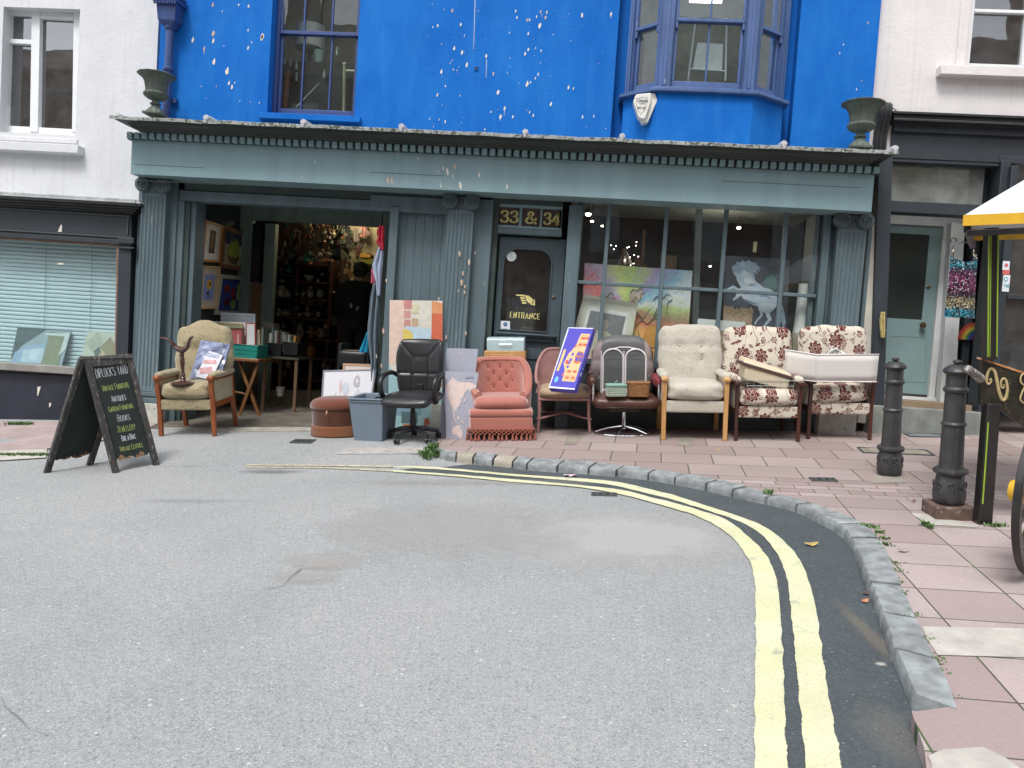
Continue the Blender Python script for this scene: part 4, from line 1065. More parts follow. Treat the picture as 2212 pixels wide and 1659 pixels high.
# ledge with dentils, letter plate, panels, knob
mb=MB();q=rect(1136,724,1204,737,.1);X0,X1=dr_[0]+.03,P(1206,730,.08).x
zl=q[3];mb.box(X0,X1-.02,YF+.03,YF+.12,zl-.012,zl+.006);mb.box(X0+.01,X1-.03,YF+.05,YF+.12,zl-.03,zl-.012);mb.box(X0+.02,X1-.04,YF+.085,YF+.12,zl-.075,zl-.03)
for i in range(26):xx=X0+.025+i*(X1-X0-.075)/26;mb.box(xx,xx+.012,YF+.07,YF+.085,zl-.055,zl-.032)
mb.build('weather_ledge',bpy.data.materials['door_paint'],door,bevel=.003)
mb=MB();q=rect(1090,752,1190,775,.11);mb.box(q[0],q[1],YF+.105,YF+.12,q[2],q[3]);w3=[dz_(x,y,.11)for x,y in((1312,857),(1320,850),(1328,849),(1334,856),(1342,857),(1345,849),(1340,845))]
mb.tube(smoothline([tuple(v)for v in w3],4),.005,6)
for qq in((1080,800,1126,910),(1142,800,1186,910)):
 q=rect(*qq,.11);mb.tube([(q[0],YF+.118,q[2]),(q[1],YF+.118,q[2]),(q[1],YF+.118,q[3]),(q[0],YF+.118,q[3])],.009,6,closed=True)
mb.build('door_moulding',bpy.data.materials['door_paint'],door,bevel=.002)
mb=MB();p=dz_(1351.5,726,.11);mb.lathe([(.018,0),(.02,.006),(.014,.012),(.006,.014)],(p.x,YF+.119,p.z),16,axis=(0,-1,0));mb.build('door_lock',mat('brass_dull',(.10,.09,.07),.4,.6),door)
mb=MB();wbox(mb,1048,925,1230,960,-.1,.5);mb.build('door_step',mat('step_stone',(.15,.15,.13),.85,dirt=.4),shop,bevel=.01)
# display window
sw=MB();x0,x1=P(1240,600,-.02).x,P(1765,620,-.02).x;zt2=P(1500,447,-.02).z;zb3=P(1500,790,-.02).z;ztr=P(1500,624,-.02).z
for x in(1312,1437.5,1566,1696.5):
 X=P(x-2.5,540,-.02).x;sw.box(X-.021,X+.021,YF-.03,YF+.03,zb3,zt2)
Xs=[x0]+[P(x-2.5,540,-.02).x for x in(1312,1437.5,1566,1696.5)]+[x1]
for i in range(5):sw.box(Xs[i]+(.022 if i else 0),Xs[i+1]-(.022 if i<4 else 0),YF-.025,YF+.025,ztr-.019,ztr+.019)
sw.box(x0,x0+.05,YF+.03,YF+.45,zb3,zt2+.02);sw.box(x1-.06,x1-.01,YF+.03,YF+.4,zb3,zt2+.02)
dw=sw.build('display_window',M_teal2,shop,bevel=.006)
g=MB();g.box(x0+.001,x1-.001,YF+.0,YF+.004,zb3,zt2);g.build('pane',M_glassd,dw,smooth=False)
mb=MB();mb.box(x0-.05,x1+.04,YF-.08,YF+.1,zb3-.06,zb3);mb.box(x0-.05,x1+.04,YF-.02,YF+.1,zb3-1.2,zb3-.06)
for i in range(4):
 a,b=x0+(x1-x0)*i/4+.06,x0+(x1-x0)*(i+1)/4-.06;mb.tube([(a,YF-.022,zb3-.14),(b,YF-.022,zb3-.14),(b,YF-.022,zb3-.52),(a,YF-.022,zb3-.52)],.01,6,closed=True)
mb.build('stall_riser',mat('stall_paint',(.040,.058,.062),.6,var=.25,vs_=5,bmp=.2,dirt=.3),shop,bevel=.006)
# display back: floor of the window, pale post, dark room
mb=MB();mb.box(x0+.05,x1,YF+.06,YF+1.5,zb3-.05,zb3-.02);mb.build('window_floor',mat('display_floor',(.10,.09,.075),.8),shop)
# rooms: dark shells behind the front so that windows look into rooms
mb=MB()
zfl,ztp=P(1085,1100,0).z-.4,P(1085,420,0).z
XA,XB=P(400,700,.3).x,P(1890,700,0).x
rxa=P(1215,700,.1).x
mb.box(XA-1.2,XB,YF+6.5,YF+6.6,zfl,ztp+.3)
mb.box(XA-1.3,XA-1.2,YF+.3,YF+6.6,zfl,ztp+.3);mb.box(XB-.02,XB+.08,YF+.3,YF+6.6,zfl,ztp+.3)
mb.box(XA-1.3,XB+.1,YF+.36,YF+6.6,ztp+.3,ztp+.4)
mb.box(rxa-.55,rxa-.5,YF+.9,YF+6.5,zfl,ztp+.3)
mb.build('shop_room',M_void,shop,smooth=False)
M_room=mat('upstairs_room',(.24,.26,.24),.95,var=.2)
mb=MB()
zu=P(1085,300,0).z
for a,b in((XL+.05,P(1000,100,0).x),(P(1250,100,0).x,XR-.05)):
 mb.box(a,b,YF+2.6,YF+2.7,zu-.3,TOPZ-.4);mb.box(a,a+.05,YF+.36,YF+2.6,zu-.3,TOPZ-.4);mb.box(b-.05,b,YF+.36,YF+2.6,zu-.3,TOPZ-.4);mb.box(a,b,YF+.36,YF+2.6,zu-.35,zu-.3);mb.box(a,b,YF+.36,YF+2.6,TOPZ-.4,TOPZ-.35)
mb.build('upstairs_room',M_room,shop,smooth=False)
mb=MB();mb.box(XL,XR,YF+ub,YF+7,TOPZ,TOPZ+.3);mb.build('roof',mat('roof_slate',(.08,.085,.09),.7),shop)
# yard opening
sv=MB()
# inner left wall of the opening, inner screen with its own frame
XW=P(405,700,.3).x
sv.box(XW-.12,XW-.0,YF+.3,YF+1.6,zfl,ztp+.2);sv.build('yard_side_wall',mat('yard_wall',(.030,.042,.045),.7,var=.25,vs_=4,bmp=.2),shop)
sc_=MB();yo=1.6
def ib(xl,yt,xr,yb,y0,y1,m_=0):sc_.cur=m_;wbox(sc_,xl,yt,xr,yb,y0,y1)
ib(505,445,535,920,yo,yo+.1);ib(535,442,825,482,yo+.01,yo+.1);ib(562,482,584,920,yo-.02,yo+.1);ib(440,400,900,442,yo+.0,yo+.1)
ib(535,610,562,920,yo+.03,yo+.06,1);ib(815,440,900,920,yo,yo+.1)
sc_.build('inner_doorframe',[mat('pale_green_paint',(.16,.22,.19),.6,var=.2,vs_=6,stretch=(1,1,.2)),mat('brown_board',(.16,.09,.045),.7,var=.2)],shop,bevel=.004)
g=MB();wbox(g,535,482,562,610,yo+.03,yo+.035);g.build('inner_pane',mat('dark_glass',(.02,.022,.02),.15),shop,smooth=False)
mb=MB();fz=(GM@gr(600,925)).z
mb.prism([GM@Vector((q.x,q.y,q.z+.012))for q in(gr(352,928),gr(352,926),gr(850,924),gr(850,934),gr(700,932),gr(500,934))],(0,0,-.05));o=mb.build('threshold',mat('threshold_stone',(.30,.29,.25),.9,var=.3,vs_=6,bmp=.4,dirt=.5),shop,smooth=False)
# yard floor, same tilt as the street
mb=MB();q0=gr(352,926);mb.grid(lambda u,v:(q0.x-1+6*u,q0.y+.0+7*v,.006),2,2)
o=mb.build('yard_floor',mat('yard_floor',(.11,.095,.075),.9,var=.4,vs_=5,bmp=.5,dirt=.5),M=GM,keep=True,fix=False,smooth=False);struct(o)
# point lights inside: glow of the lamps, plus an added fill upstairs
def lamp(x,y,yo,e,c=(1,.72,.42),r=.05):
 l=bpy.data.lights.new('indoor_light','POINT');l.energy=e;l.color=c;l.shadow_soft_size=r
 ob=bpy.data.objects.new('indoor_light',l);col.objects.link(ob);ob.location=P(x,y,yo);return ob
M_bulb=emit('lit_bulb',(1,.9,.72),14)
# white house on the left
lb=wthing('white_house','white rendered house at far left with charcoal shopfront and slatted blind in its window','building',P(150,915,.1))
yl=.12
mb=MB()
xr_=P(338,150,yl).x;xl_=xr_-7.0;gz=P(200,960,yl).z-.3
wo=(P(3,150,yl).x,P(168,150,yl).x,P(85,289,yl).z,P(85,17,yl).z)
zsf=P(150,440,yl).z
wall_holes(mb,xl_,P(296,600,yl).x+.06,gz,TOPZ-.2,YF+yl,YF+yl+.35,[wo,(xl_+.8,P(252,650,yl).x,P(120,790,yl).z,P(120,512,yl).z)])
mb.box(P(296,600,yl).x+.06,xr_,YF+yl,YF+yl+.3,zsf-.3,TOPZ-.2)
mb.build('wall',M_white,lb,smooth=False)
fr=MB()
def q4(mb,x0,y0,x1,y1,ya,yb,sl=.055):
 """px box whose top and bottom follow this house's slope"""
 d=(x1-x0)*sl;wquad(mb,[(x0,y1),(x1,y1+d),(x1,y0+d),(x0,y0)],ya,yb)
yw=yl+.12
q4(fr,-6,20,168,30,yw,yw+.08);q4(fr,-6,270,168,291,yw,yw+.08);
for a,b in((2,16),(66,84),(157,172)):wquad(fr,[(a-2,285),(b-2,285),(b+2,22),(a+2,22)],yw-.012,yw+.075)
q4(fr,16,83,68,93,yw-.006,yw+.07);q4(fr,84,30,158,39,yw-.004,yw+.07)
f=fr.build('window',M_wpaint,lb,bevel=.006)
g=MB();q4(g,10,26,160,280,yw+.05,yw+.054);g.build('pane',glassm('window_glass_left',(.30,.31,.31),.16,.12),f,smooth=False)
mb=MB();q4(mb,-60,301,168,320,yl-.12,yl+.1,.05);q4(mb,-40,290,166,301,yl-.02,yl+.12,.05);mb.build('window_sill',M_white,lb,bevel=.008)
# room behind
mb=MB();mb.box(xl_+.2,xr_-.2,YF+2.6,YF+2.7,gz,TOPZ-.4);mb.box(xl_+.2,xr_-.1,YF+.5,YF+2.7,P(85,330,yl).z-.4,P(85,330,yl).z-.3);mb.box(xr_-.25,xr_-.2,YF+.5,YF+2.6,gz,TOPZ-.4)
mb.build('room',mat('grey_room',(.16,.17,.16),.95),lb,smooth=False)
mb=MB();n_=10
mb.grid(lambda u,v:(P(156,150,yl).x+.08*u+.02*math.sin(v*3),YF+yl+.30+.02*math.sin(u*20),wo[2]+(wo[3]-wo[2])*v),10,6);mb.build('curtain',mat('pale_curtain',(.45,.36,.32),.9),lb)
# shopfront of the white house
ys=-.02
def l4(mb,x0,y0,x1,y1,ya,yb,sl=.062):q4(mb,x0,y0,x1,y1,ya,yb,sl)
mb=MB();l4(mb,-90,408,300,413,ys-.16,yl,.058);l4(mb,-90,413,303,417,ys-.17,yl,.058)
mb.build('lead_flashing',mat('grey_lead',(.36,.38,.38),.7,var=.3,vs_=9,wear=.6,wearc=(.2,.21,.2)),lb,bevel=.004)
mb=MB();
for k,(a,b,e,xr2)in enumerate(((417,423,.16,304),(423,429,.125,299),(429,435,.09,294),(435,440,.05,289))):l4(mb,-90,a,xr2,b,ys-e,yl,.058)
mb.tube([P(284,450,ys-.02),P(291,446,ys-.08),P(300,438,ys-.14)],[.02,.03,.045],10)
mb.build('cornice',M_black,lb,bevel=.006)
mb=MB();l4(mb,-90,440,284,496,ys,yl,.062)
fb=mb.build('fascia',M_navy,lb,bevel=.004)
mb=MB()
for(x0,y0,x1,y1)in((-90,443,280,446),(-90,489,280,492)):l4(mb,x0,y0,x1,y1,ys-.015,ys-.001,.062)
wquad(mb,[(273,506),(276,506),(278,464),(275,464)],ys-.015,ys-.001)
mb.build('fascia_moulding',mat('dark_moulding',(.045,.065,.07),.5),fb)
mb=MB();wquad(mb,[(125,501),(133,501),(134,489),(132,484),(128,492)],ys-.006,ys-.001);wquad(mb,[(122,571),(138,571.5),(136,568),(128,568)],ys-.006,ys+.003);mb.build('bird_mark',M_drop,fb,smooth=False)
mb=MB();l4(mb,-90,496,284,506,ys-.03,yl,.062)
wquad(mb,[(247,900),(272,902),(284,512),(256,512)],ys-.005,yl+.02)
for a,b in((512,519),(519,524),(532,536)):wquad(mb,[(254,b),(288,b+2),(289,a+2),(255,a)],ys-.04,ys)
for i in range(4):p=P(262+6*i,528,ys-.01);mb.ell(p,.012,.012,.012,5)
mb.build('shopfront_frame',M_navy,lb,bevel=.004)
mb=MB();wquad(mb,[(-90,800),(245,818),(240,960),(-90,960)],ys+.02,yl+.1);mb.build('stall_riser',mat('stall_black',(.018,.02,.034),.5,var=.3,vs_=4,bmp=.2),lb)
mb=MB();
for q in([(89,944*k_),(96,944*k_),(94,951*k_),(90,966*k_),(88,966*k_)],[(114,984*k_),(118,983*k_),(118,990*k_),(114,995*k_)]):wquad(mb,[(x-8,y)for x,y in q],ys+.014,ys+.019)
mb.build('bird_mark',M_drop,lb,smooth=False)
mb=MB();wquad(mb,[(-90,777),(250,800),(250,815),(-90,793)],ys-.06,yl+.1);mb.build('window_sill',mat('grey_sill',(.23,.22,.20),.7,var=.2),lb,bevel=.006)
mb=MB();wquad(mb,[(-90,505),(254,527),(254,532),(-90,510)],ys-.0,ys+.05);wquad(mb,[(247,795),(251,795),(256,530),(252,530)],ys,ys+.05);mb.build('copper_bead',mat('brown_bead',(.20,.11,.075),.5,var=.2),lb)
g=MB();wquad(g,[(-90,790),(248,806),(254,530),(-90,508)],ys+.06,ys+.064);g.build('display_pane',glassm('shop_glass_left',(.90,.96,.96),.02,.04),lb,smooth=False)
# slatted blind
bl=wthing('venetian_blind','pale green slatted blind closed across the window of the white house','blind',P(100,780,.3))
mb=MB();N_=34;Z1,Z0=P(120,520,.2).z+.1,P(120,790,.2).z-.05;xa,xb=P(-90,650,.2).x,P(254,650,.2).x-.0
for i in range(N_):
 z=Z0+(Z1-Z0)*i/N_;h=(Z1-Z0)/N_
 mb.grid(lambda u,v:(xa+(xb-xa)*u,YF+.20-.010*math.sin(v*PI)+.019*v,z+h*1.12*v),1,4)
mb.build('slats',mat('blind_slat',(.56,.63,.66),.5,var=.04,bmp=0),bl,fix=False)
mb=MB()
for x in(97,196):
 p,q=P(x+3,530,.18),P(x-4,790,.18);mb.tube([p,q],.003,5)
mb.build('cord',mat('blind_cord',(.22,.30,.29),.8),bl)
# two art boards in the window of the white house
def art(name,lab,pts,yo,ytilt,mt,cat='picture',th=.02,extra=None,group=None):
 """thin board; top leans back by ytilt"""
 ps=[P(x,y,yo+(ytilt if i>=2 else 0))for i,(x,y)in enumerate(pts)]
 t=wthing(name,lab,cat,(ps[0]+ps[1])/2,group)
 mb=MB();nrm=(ps[1]-ps[0]).cross(ps[3]-ps[0]).normalized()
 mb.prism(ps,nrm*-th);b=mb.build('board',mt,t,smooth=False)
 if extra:extra(t,ps,nrm)
 return t
def inpl(ps,u,v,n_,k=.0015):
 """point on the board quad at u,v"""
 a=ps[0].lerp(ps[1],u);b=ps[3].lerp(ps[2],u);return a.lerp(b,v)+n_*k
def shapes(t,ps,nrm,items,name='printed_shapes',k=.0015,thick=.001):
 mats,mb=[],MB()
 for j,(c,pts)in enumerate(items):
  m_=c if not isinstance(c,tuple)else colmat(c)
  if m_ not in mats:mats.append(m_)
  mb.cur=mats.index(m_);kk=k+j*.0007
  for pl in(pts if isinstance(pts[0][0],(tuple,list))else[pts]):mb.prism([inpl(ps,u,v,nrm,kk)for u,v in pl],nrm*.0004)
 return mb.build(name,mats,t,smooth=False)
_cm={}
def colmat(c,rough=.6):
 key=(c,rough)
 if key not in _cm:_cm[key]=mat('print_%02d'%len(_cm),c,rough,var=.10,vs_=18,bmp=.05)
 return _cm[key]
def e1(t,ps,n_):shapes(t,ps,n_,[((.12,.15,.16),[(0,.1),(.0,1),(.55,1),(.15,.5)]),((.36,.46,.60),[(.02,0),(.55,0),(.6,.6),(.3,.55),(.05,.3)]),((.55,.62,.68),[(.2,.05),(.6,.05),(.6,.5),(.2,.38)]),((.28,.29,.20),[(.6,0),(.95,0),(.93,.95),(.62,.95),(.62,.2)]),((.62,.66,.64),[(.55,.9),(1,.95),(1,.5),(.9,.3),(.92,.85),(.55,.85)]),((.62,.70,.80),[(.36,.12),(.52,.12),(.52,.4),(.36,.4)])])
def e2(t,ps,n_):shapes(t,ps,n_,[((.46,.46,.38),[(.0,.65),(.3,1),(.5,.8),(.45,.3)]),((.34,.30,.20),[(.42,.55),(.7,.9),(1.0,.55),(1,.15),(.6,.2)]),((.60,.46,.30),[(.35,.4),(.5,.55),(.68,.35),(.5,.18)]),((.16,.19,.19),[(.3,.45),(.42,.6),(.52,.45),(.4,.28)]),((.5,.48,.36),[(.7,.0),(1,.0),(1,.25),(.9,.4)])])
art('art_board','blue and olive abstract board leaning in the left shop window',[(22,783),(132,792),(153,716),(38,708)],.10,.06,mat('board_blue',(.36,.42,.46),.5,var=.05),extra=e1)
art('art_board','cream board with tan diamond shapes in the left shop window',[(170,792),(252,800),(262,722),(190,715)],.11,.06,mat('board_cream',(.58,.58,.48),.5,var=.04),extra=e2)
# house on the right
rb=wthing('cream_house','cream rendered house at far right with charcoal shopfront and pale green door','building',P(2050,900,.1))
yr=.10
X0=P(1889,150,yr).x;X1=X0+8.0;gz2=P(2100,930,yr).z-.4
wo2=(P(2095,70,yr).x,P(2330,70,yr).x,P(2160,152,yr).z,P(2160,-150,yr).z)
sh_x0=P(1925,600,yr).x
mb=MB();wall_holes(mb,X0,X1,P(2100,345,yr).z,TOPZ-.1,YF+yr,YF+yr+.35,[wo2])
mb.build('wall',M_cream,rb,smooth=False)
fr=MB();yw=yr+.1
a=wo2
fr.box(a[0],a[0]+.07,YF+yw,YF+yw+.09,a[2],a[3]);fr.box(a[0]+.07,a[1],YF+yw,YF+yw+.09,a[2],a[2]+.10)
zm=P(2160,28,yw).z;fr.box(a[0]+.07,a[1],YF+yw-.005,YF+yw+.07,zm,zm+.035);xm_=P(2212,70,yw).x;fr.box(xm_,xm_+.06,YF+yw,YF+yw+.09,a[2]+.1,a[3])
f=fr.build('window',M_wpaint,rb,bevel=.005)
g=MB();g.box(a[0]+.06,a[1],YF+yw+.04,YF+yw+.044,a[2]+.08,a[3]);g.build('pane',glassm('window_glass_right',(.35,.38,.36),.12,.10),f,smooth=False)
mb=MB();q=rect(2030,150,2330,168,yr-.1);mb.box(q[0],q[1],YF+yr-.12,YF+yr+.1,wo2[2]-.10,wo2[2]-.0);mb.box(wo2[0]-.12,wo2[0]-.02,YF+yr-.015,YF+yr,wo2[2],wo2[3])
mb.build('window_sill',M_cream,rb,bevel=.006)
mb=MB();mb.box(X0+.3,X1,YF+2.8,YF+2.9,gz2,TOPZ-.3);mb.box(X0+.3,X1,YF+.5,YF+2.8,P(2100,300,yr).z-.1,P(2100,300,yr).z);mb.build('room',mat('green_grey_room',(.20,.22,.19),.95),rb,smooth=False)
# console bracket, cornice, fascia
cz1,cz0=P(1912,212,-.1).z,P(1912,330,-.1).z;cx0,cx1=P(1902,270,-.1).x,P(1930,270,-.1).x
mb=MB()
pr=[(0,0),(.03,.0),(.06,.06),(.05,.2),(.08,.32),(.13,.40),(.15,.47),(.13,.54),(.07,.58),(0,.58)]
H_=cz1-cz0
mb.prism([(cx0,YF+yr-e,cz0+z/.58*H_)for e,z in pr],(cx1-cx0,0,0))
for i in range(3):xx=cx0+(cx1-cx0)*(i+.5)/3;mb.tube([(xx,YF+yr-e-.004,cz0+z/.58*H_)for e,z in pr[2:8]],.012,6)
mb.tube([((cx0+cx1)/2,YF+yr-.12,cz1-.02),(cx1+.1,YF+yr-.03,cz1-.09),(cx1+.55,YF+yr-.02,cz1-.26)],.006,5)
mb.build('console_bracket',M_black,rb,bevel=.008)
mb=MB();xe=X1
def rbx(x0,ytop,ybot,e,m_=0):
 a,c=P(x0,(ytop+ybot)/2,-e+yr).x,None
 zt_,zb_=P(2060,ytop+7,yr-e).z,P(2060,ybot+7,yr-e).z
 mb.cur=m_;mb.box(a,xe,YF+yr-e,YF+yr+.1,zb_,zt_)
rbx(1930,237,243,.16);rbx(1930,243,252,.13);rbx(1932,252,258,.16);rbx(1932,258,264,.10);rbx(1932,264,282,.07,1);rbx(1925,282,340,.03,1)
mb.build('shop_cornice',[M_black,M_navy],rb,bevel=.006)
# entrance recess: posts, transom light, door
mb=MB()
pw=P(1888,650,.02).x;pw2=P(1922,650,.02).x
wquad(mb,[(1880,930),(1908,932),(1929,335),(1899,335)],-.06,.45)
wbox(mb,2138,345,2158,900,.05,.3);wbox(mb,2120,350,2140,480,.3,.6);wbox(mb,1920,438,2140,463,.08,.25);wbox(mb,1920,340,2240,356,.08,.3)
wbox(mb,2085,470,2102,905,.5,.62);wbox(mb,2160,340,2330,356,.06,.2);wbox(mb,2103,830,2142,905,.25,.4)
mb.build('shopfront_posts',M_navy,rb,bevel=.005)
mb=MB();wbox(mb,1925,356,2125,438,.22,.225);mb.build('transom_light',glassm('transom_glass',(.9,.92,.88),.02,.3),rb,smooth=False)
mb=MB();wbox(mb,1900,345,2150,470,.75,.8);wbox(mb,1900,330,2160,340,.2,1.2);mb.build('lobby_wall',mat('lobby_cream',(.62,.64,.57),.9,var=.1),rb,smooth=False)
mb=MB();p,q=P(1925,396,.6),P(2122,405,.6);mb.tube([p,q],.012,8);mb.build('white_pipe',M_wpaint,rb)
# white door frame and surround in the lobby
yd=.62
mb=MB();wbox(mb,1895,463,2110,487,yd-.04,yd+.1);wbox(mb,2022,487,2036,868,yd-.05,yd+.1);wbox(mb,2036,487,2052,868,yd-.02,yd+.1);wquad(mb,[(2030,872),(2062,874),(2085,485),(2056,480)],yd-.16,yd-.02)
wbox(mb,1890,856,2030,868,yd-.06,yd+.1)
df=mb.build('door_frame',mat('door_frame_white',(.58,.61,.61),.6,var=.08,wear=.72,wearc=(.25,.25,.24)),rb,bevel=.004)
M_dgreen=mat('pale_green_door',(.20,.30,.305),.5,var=.08,vs_=4,bmp=.1)
D=rect(1893,487,2020,850,yd);G=rect(1912,505,2000,689,yd)
mb=MB();wall_holes(mb,D[0],D[1],D[2],D[3],YF+yd,YF+yd+.05,[G])
mb.tube([P(1925,725,yd-.001),P(2000,729,yd-.001),P(2000,826,yd-.001),P(1925,823,yd-.001)],.004,5)
dd=mb.build('green_door',M_dgreen,rb,bevel=.003,smooth=False)
mb=MB();wbox(mb,1910,503,2002,691,yd+.02,yd+.024);mb.build('door_pane',mat('dark_net_glass',(.03,.04,.035),.25,var=.2,vs_=80),dd,smooth=False)
mb=MB()
p=P(1991,703,yd-.01);mb.lathe([(.018,0),(.012,.01),(.013,.02),(.033,.035),(.036,.05),(.026,.065),(.002,.07)],(p.x,YF+yd,p.z),20,axis=(0,-1,0));mb.build('door_knob',mat('brass_knob',(.16,.12,.07),.35,.9),dd)
mb=MB();p=P(2006,620,yd-.01);mb.lathe([(.022,0),(.022,.008),(.012,.014)],(p.x,YF+yd,p.z),16,axis=(0,-1,0));mb.build('door_lock',bpy.data.materials['brass_knob'],dd)
mb=MB();wbox(mb,1890,850,2022,857,yd-.01,yd+.05);mb.build('rotten_rail',mat('rotten',(.04,.035,.03),.9),dd)
mb=MB();wbox(mb,1880,868,2100,884,.05,.7);mb.build('brown_step',mat('tan_step',(.22,.16,.10),.85,var=.2),rb)
mb=MB();wbox(mb,1876,884,2150,960,-.10,.7);mb.build('stone_step',mat('stone_step_',(.20,.215,.20),.85,var=.3,vs_=5,bmp=.3,dirt=.4),rb,bevel=.01)
# dark doorway beside it, display window at the very right
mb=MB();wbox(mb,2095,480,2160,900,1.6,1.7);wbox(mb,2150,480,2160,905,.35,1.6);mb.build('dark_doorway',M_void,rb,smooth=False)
mb=MB();wbox(mb,2103,700,2112,860,.9,.95);mb.build('wood_strip',mat('pine_strip',(.35,.22,.10),.7),rb)
mb=MB();wbox(mb,2160,356,2175,905,-.02,.2);wbox(mb,2175,640,2330,650,.0,.1);wbox(mb,2175,818,2330,905,-.02,.15)
mb.build('shopfront_frame',M_navy,rb,bevel=.004)
g=MB();wbox(g,2172,356,2330,822,.06,.065);g.build('display_pane',glassm('shop_glass_right',(.55,.57,.56),.05,.10),rb,smooth=False)
mb=MB();wbox(mb,2172,350,2400,830,1.3,1.35);mb.build('display_back',mat('display_back',(.20,.13,.08),.9,var=.4,vs_=3),rb,smooth=False)
mb=MB();wbox(mb,2178,770,2400,820,.5,1.2);wbox(mb,2182,735,2204,812,.35,.5);mb.build('display_shelf',mat('display_grey',(.10,.12,.16),.7),rb)
mb=MB();
for i,(y0,y1,m_)in enumerate(((564,583,0),(583,593,1),(594,630,0))):mb.cur=m_;wbox(mb,2168,y0,2182,y1,-.028,-.026)if False else wbox(mb,2166,y0,2181,y1,-.030,-.0255)
mb.cur=1;p=P(2174,573,-.032);mb.ell(p,.018,.0015,.02,6);mb.cur=2;p=P(2173,603,-.032);mb.lathe([(.022,0),(.022,.001)],(p.x,p.y,p.z),18,axis=(0,-1,0));mb.cur=0;mb.lathe([(.014,0),(.014,.001)],(p.x,p.y-.001,p.z),18,axis=(0,-1,0));mb.cur=2
p=P(2169,620,-.031);text(mb,'fsb',p,Vector((1,0,0)),Vector((0,0,1)),.034,.006,width=.05,lift=.001)
mb.build('window_stickers',[mat('sticker_w2',(.66,.70,.72),.5),mat('sticker_red',(.55,.12,.11),.5),mat('sticker_cyan',(.05,.30,.42),.5)],rb,smooth=False,fix=False)
mb=MB();mb.box(X0,X1,YF+.3,YF+7,TOPZ-.1,TOPZ+.2);mb.build('roof',bpy.data.materials['roof_slate'],rb,smooth=False)
mb=MB();mb.box(xl_,xr_,YF+.35,YF+7,TOPZ-.2,TOPZ+.1);mb.build('roof',bpy.data.materials['roof_slate'],lb,smooth=False)
# things fixed to the fronts
# drainpipe with hopper
dp=wthing('drainpipe','blue painted drainpipe with ornate hopper head at the left edge of the blue wall','drainpipe',P(372,270,-.08))
mb=MB();p0,p1=P(368,50,-.08),P(361,262,-.08);xx=p0.x;r0=.042
mb.lathe([(r0,p1.z-.1),(r0,p0.z)],(xx,YF-.08,0),20,rf=lambda a,z:1+.04*math.cos(a*10))
for y in(60,150):z=P(368,y,-.08).z;mb.lathe([(r0*1.3,z-.02),(r0*1.4,z-.01),(r0*1.4,z+.01),(r0*1.2,z+.02)],(xx,YF-.08,0),20)
z=P(366,215,-.08).z;mb.box(xx-.09,xx+.09,YF-.05,YF-.0,z-.025,z+.025)
mb.build('pipe',M_frame,dp)
mb=MB();zh0,zh1=P(363,48,-.1).z,P(363,12,-.1).z;w_=.085
def frus(mb,w0,z0,w1,z1,d0,d1):mb.add([(xx-w0,YF-.01,z0),(xx+w0,YF-.01,z0),(xx+w0,YF-d0,z0),(xx-w0,YF-d0,z0),(xx-w1,YF-.01,z1),(xx+w1,YF-.01,z1),(xx+w1,YF-d1,z1),(xx-w1,YF-d1,z1)],[(0,1,2,3),(7,6,5,4),(0,4,5,1),(1,5,6,2),(2,6,7,3),(3,7,4,0)])
frus(mb,.06,zh0-.05,.10,zh0,.13,.17);frus(mb,.10,zh0,.115,zh1,.17,.19);frus(mb,.14,zh1,.145,zh1+.035,.22,.225);frus(mb,.115,zh1+.035,.15,zh1+.08,.19,.22)
for i in range(9):mb.ell((xx-.12+.03*i,YF-.215,zh1-.015),.012,.012,.014,5)
mb.lathe([(.05,zh1+.08),(.05,zh1+1.5)],(xx,YF-.1,0),16)
mb.build('hopper',M_frame,dp,bevel=.005)
# urns
def urn(x,y,lab):
 p=P(x,y,-.42);t=wthing('urn',lab,'urn',(p.x,YF-.42,zc(282,-.45)+.035 if False else p.z),'cast iron urns on the cornice')
 return t
M_urn=mat('verdigris_iron',(.085,.105,.085),.65,.1,var=.3,vs_=14,bmp=.4,wear=.62,wearc=(.17,.2,.17))
s8=(8.05)/FPX
pz=P(335,250,-.42);t=wthing('urn','green cast iron urn on the left end of the cornice by the white house','urn',(pz.x,YF-.42,pz.z),'cast iron urns on the cornice')
WORLDROOT.pop(t.name)
U=s8
mb=MB();mb.box(-21*U,21*U,-21*U,21*U,0,6*U);mb.build('foot',M_urn,t,bevel=.008)
mb=MB();fl=lambda a,z:1+.035*math.cos(a*24)
mb.lathe([(20*U,6*U),(18*U,11*U),(12*U,17*U),(8*U,23*U),(12*U,25*U),(12*U,28*U),(8*U,30*U),(8*U,34*U)],n=36,rf=lambda a,z:1+(.06*math.cos(a*12)if z<20*U else 0));mb.build('stem',M_urn,t)
mb=MB();mb.lathe([(8*U,34*U),(17*U,37*U),(25*U,43*U),(27*U,48*U),(24*U,52*U)],n=72,rf=fl)
mb.lathe([(22*U,52*U),(23*U,62*U),(25*U,74*U),(29*U,82*U),(36*U,88*U)],n=72,rf=fl)
mb.lathe([(36*U,88*U),(41*U,90*U),(42*U,92*U),(38*U,94*U),(30*U,93*U),(26*U,80*U),(2*U,70*U)],n=48,rf=lambda a,z:1+(.02*math.cos(a*36)if z>88*U else 0));mb.build('bowl',M_urn,t)
pz=P(1856,324,-.42);dup(t,Matrix.Translation((pz.x,YF-.42,pz.z))@Matrix.Scale(1.06,4),'green cast iron urn on the right end of the cornice by the cream house')
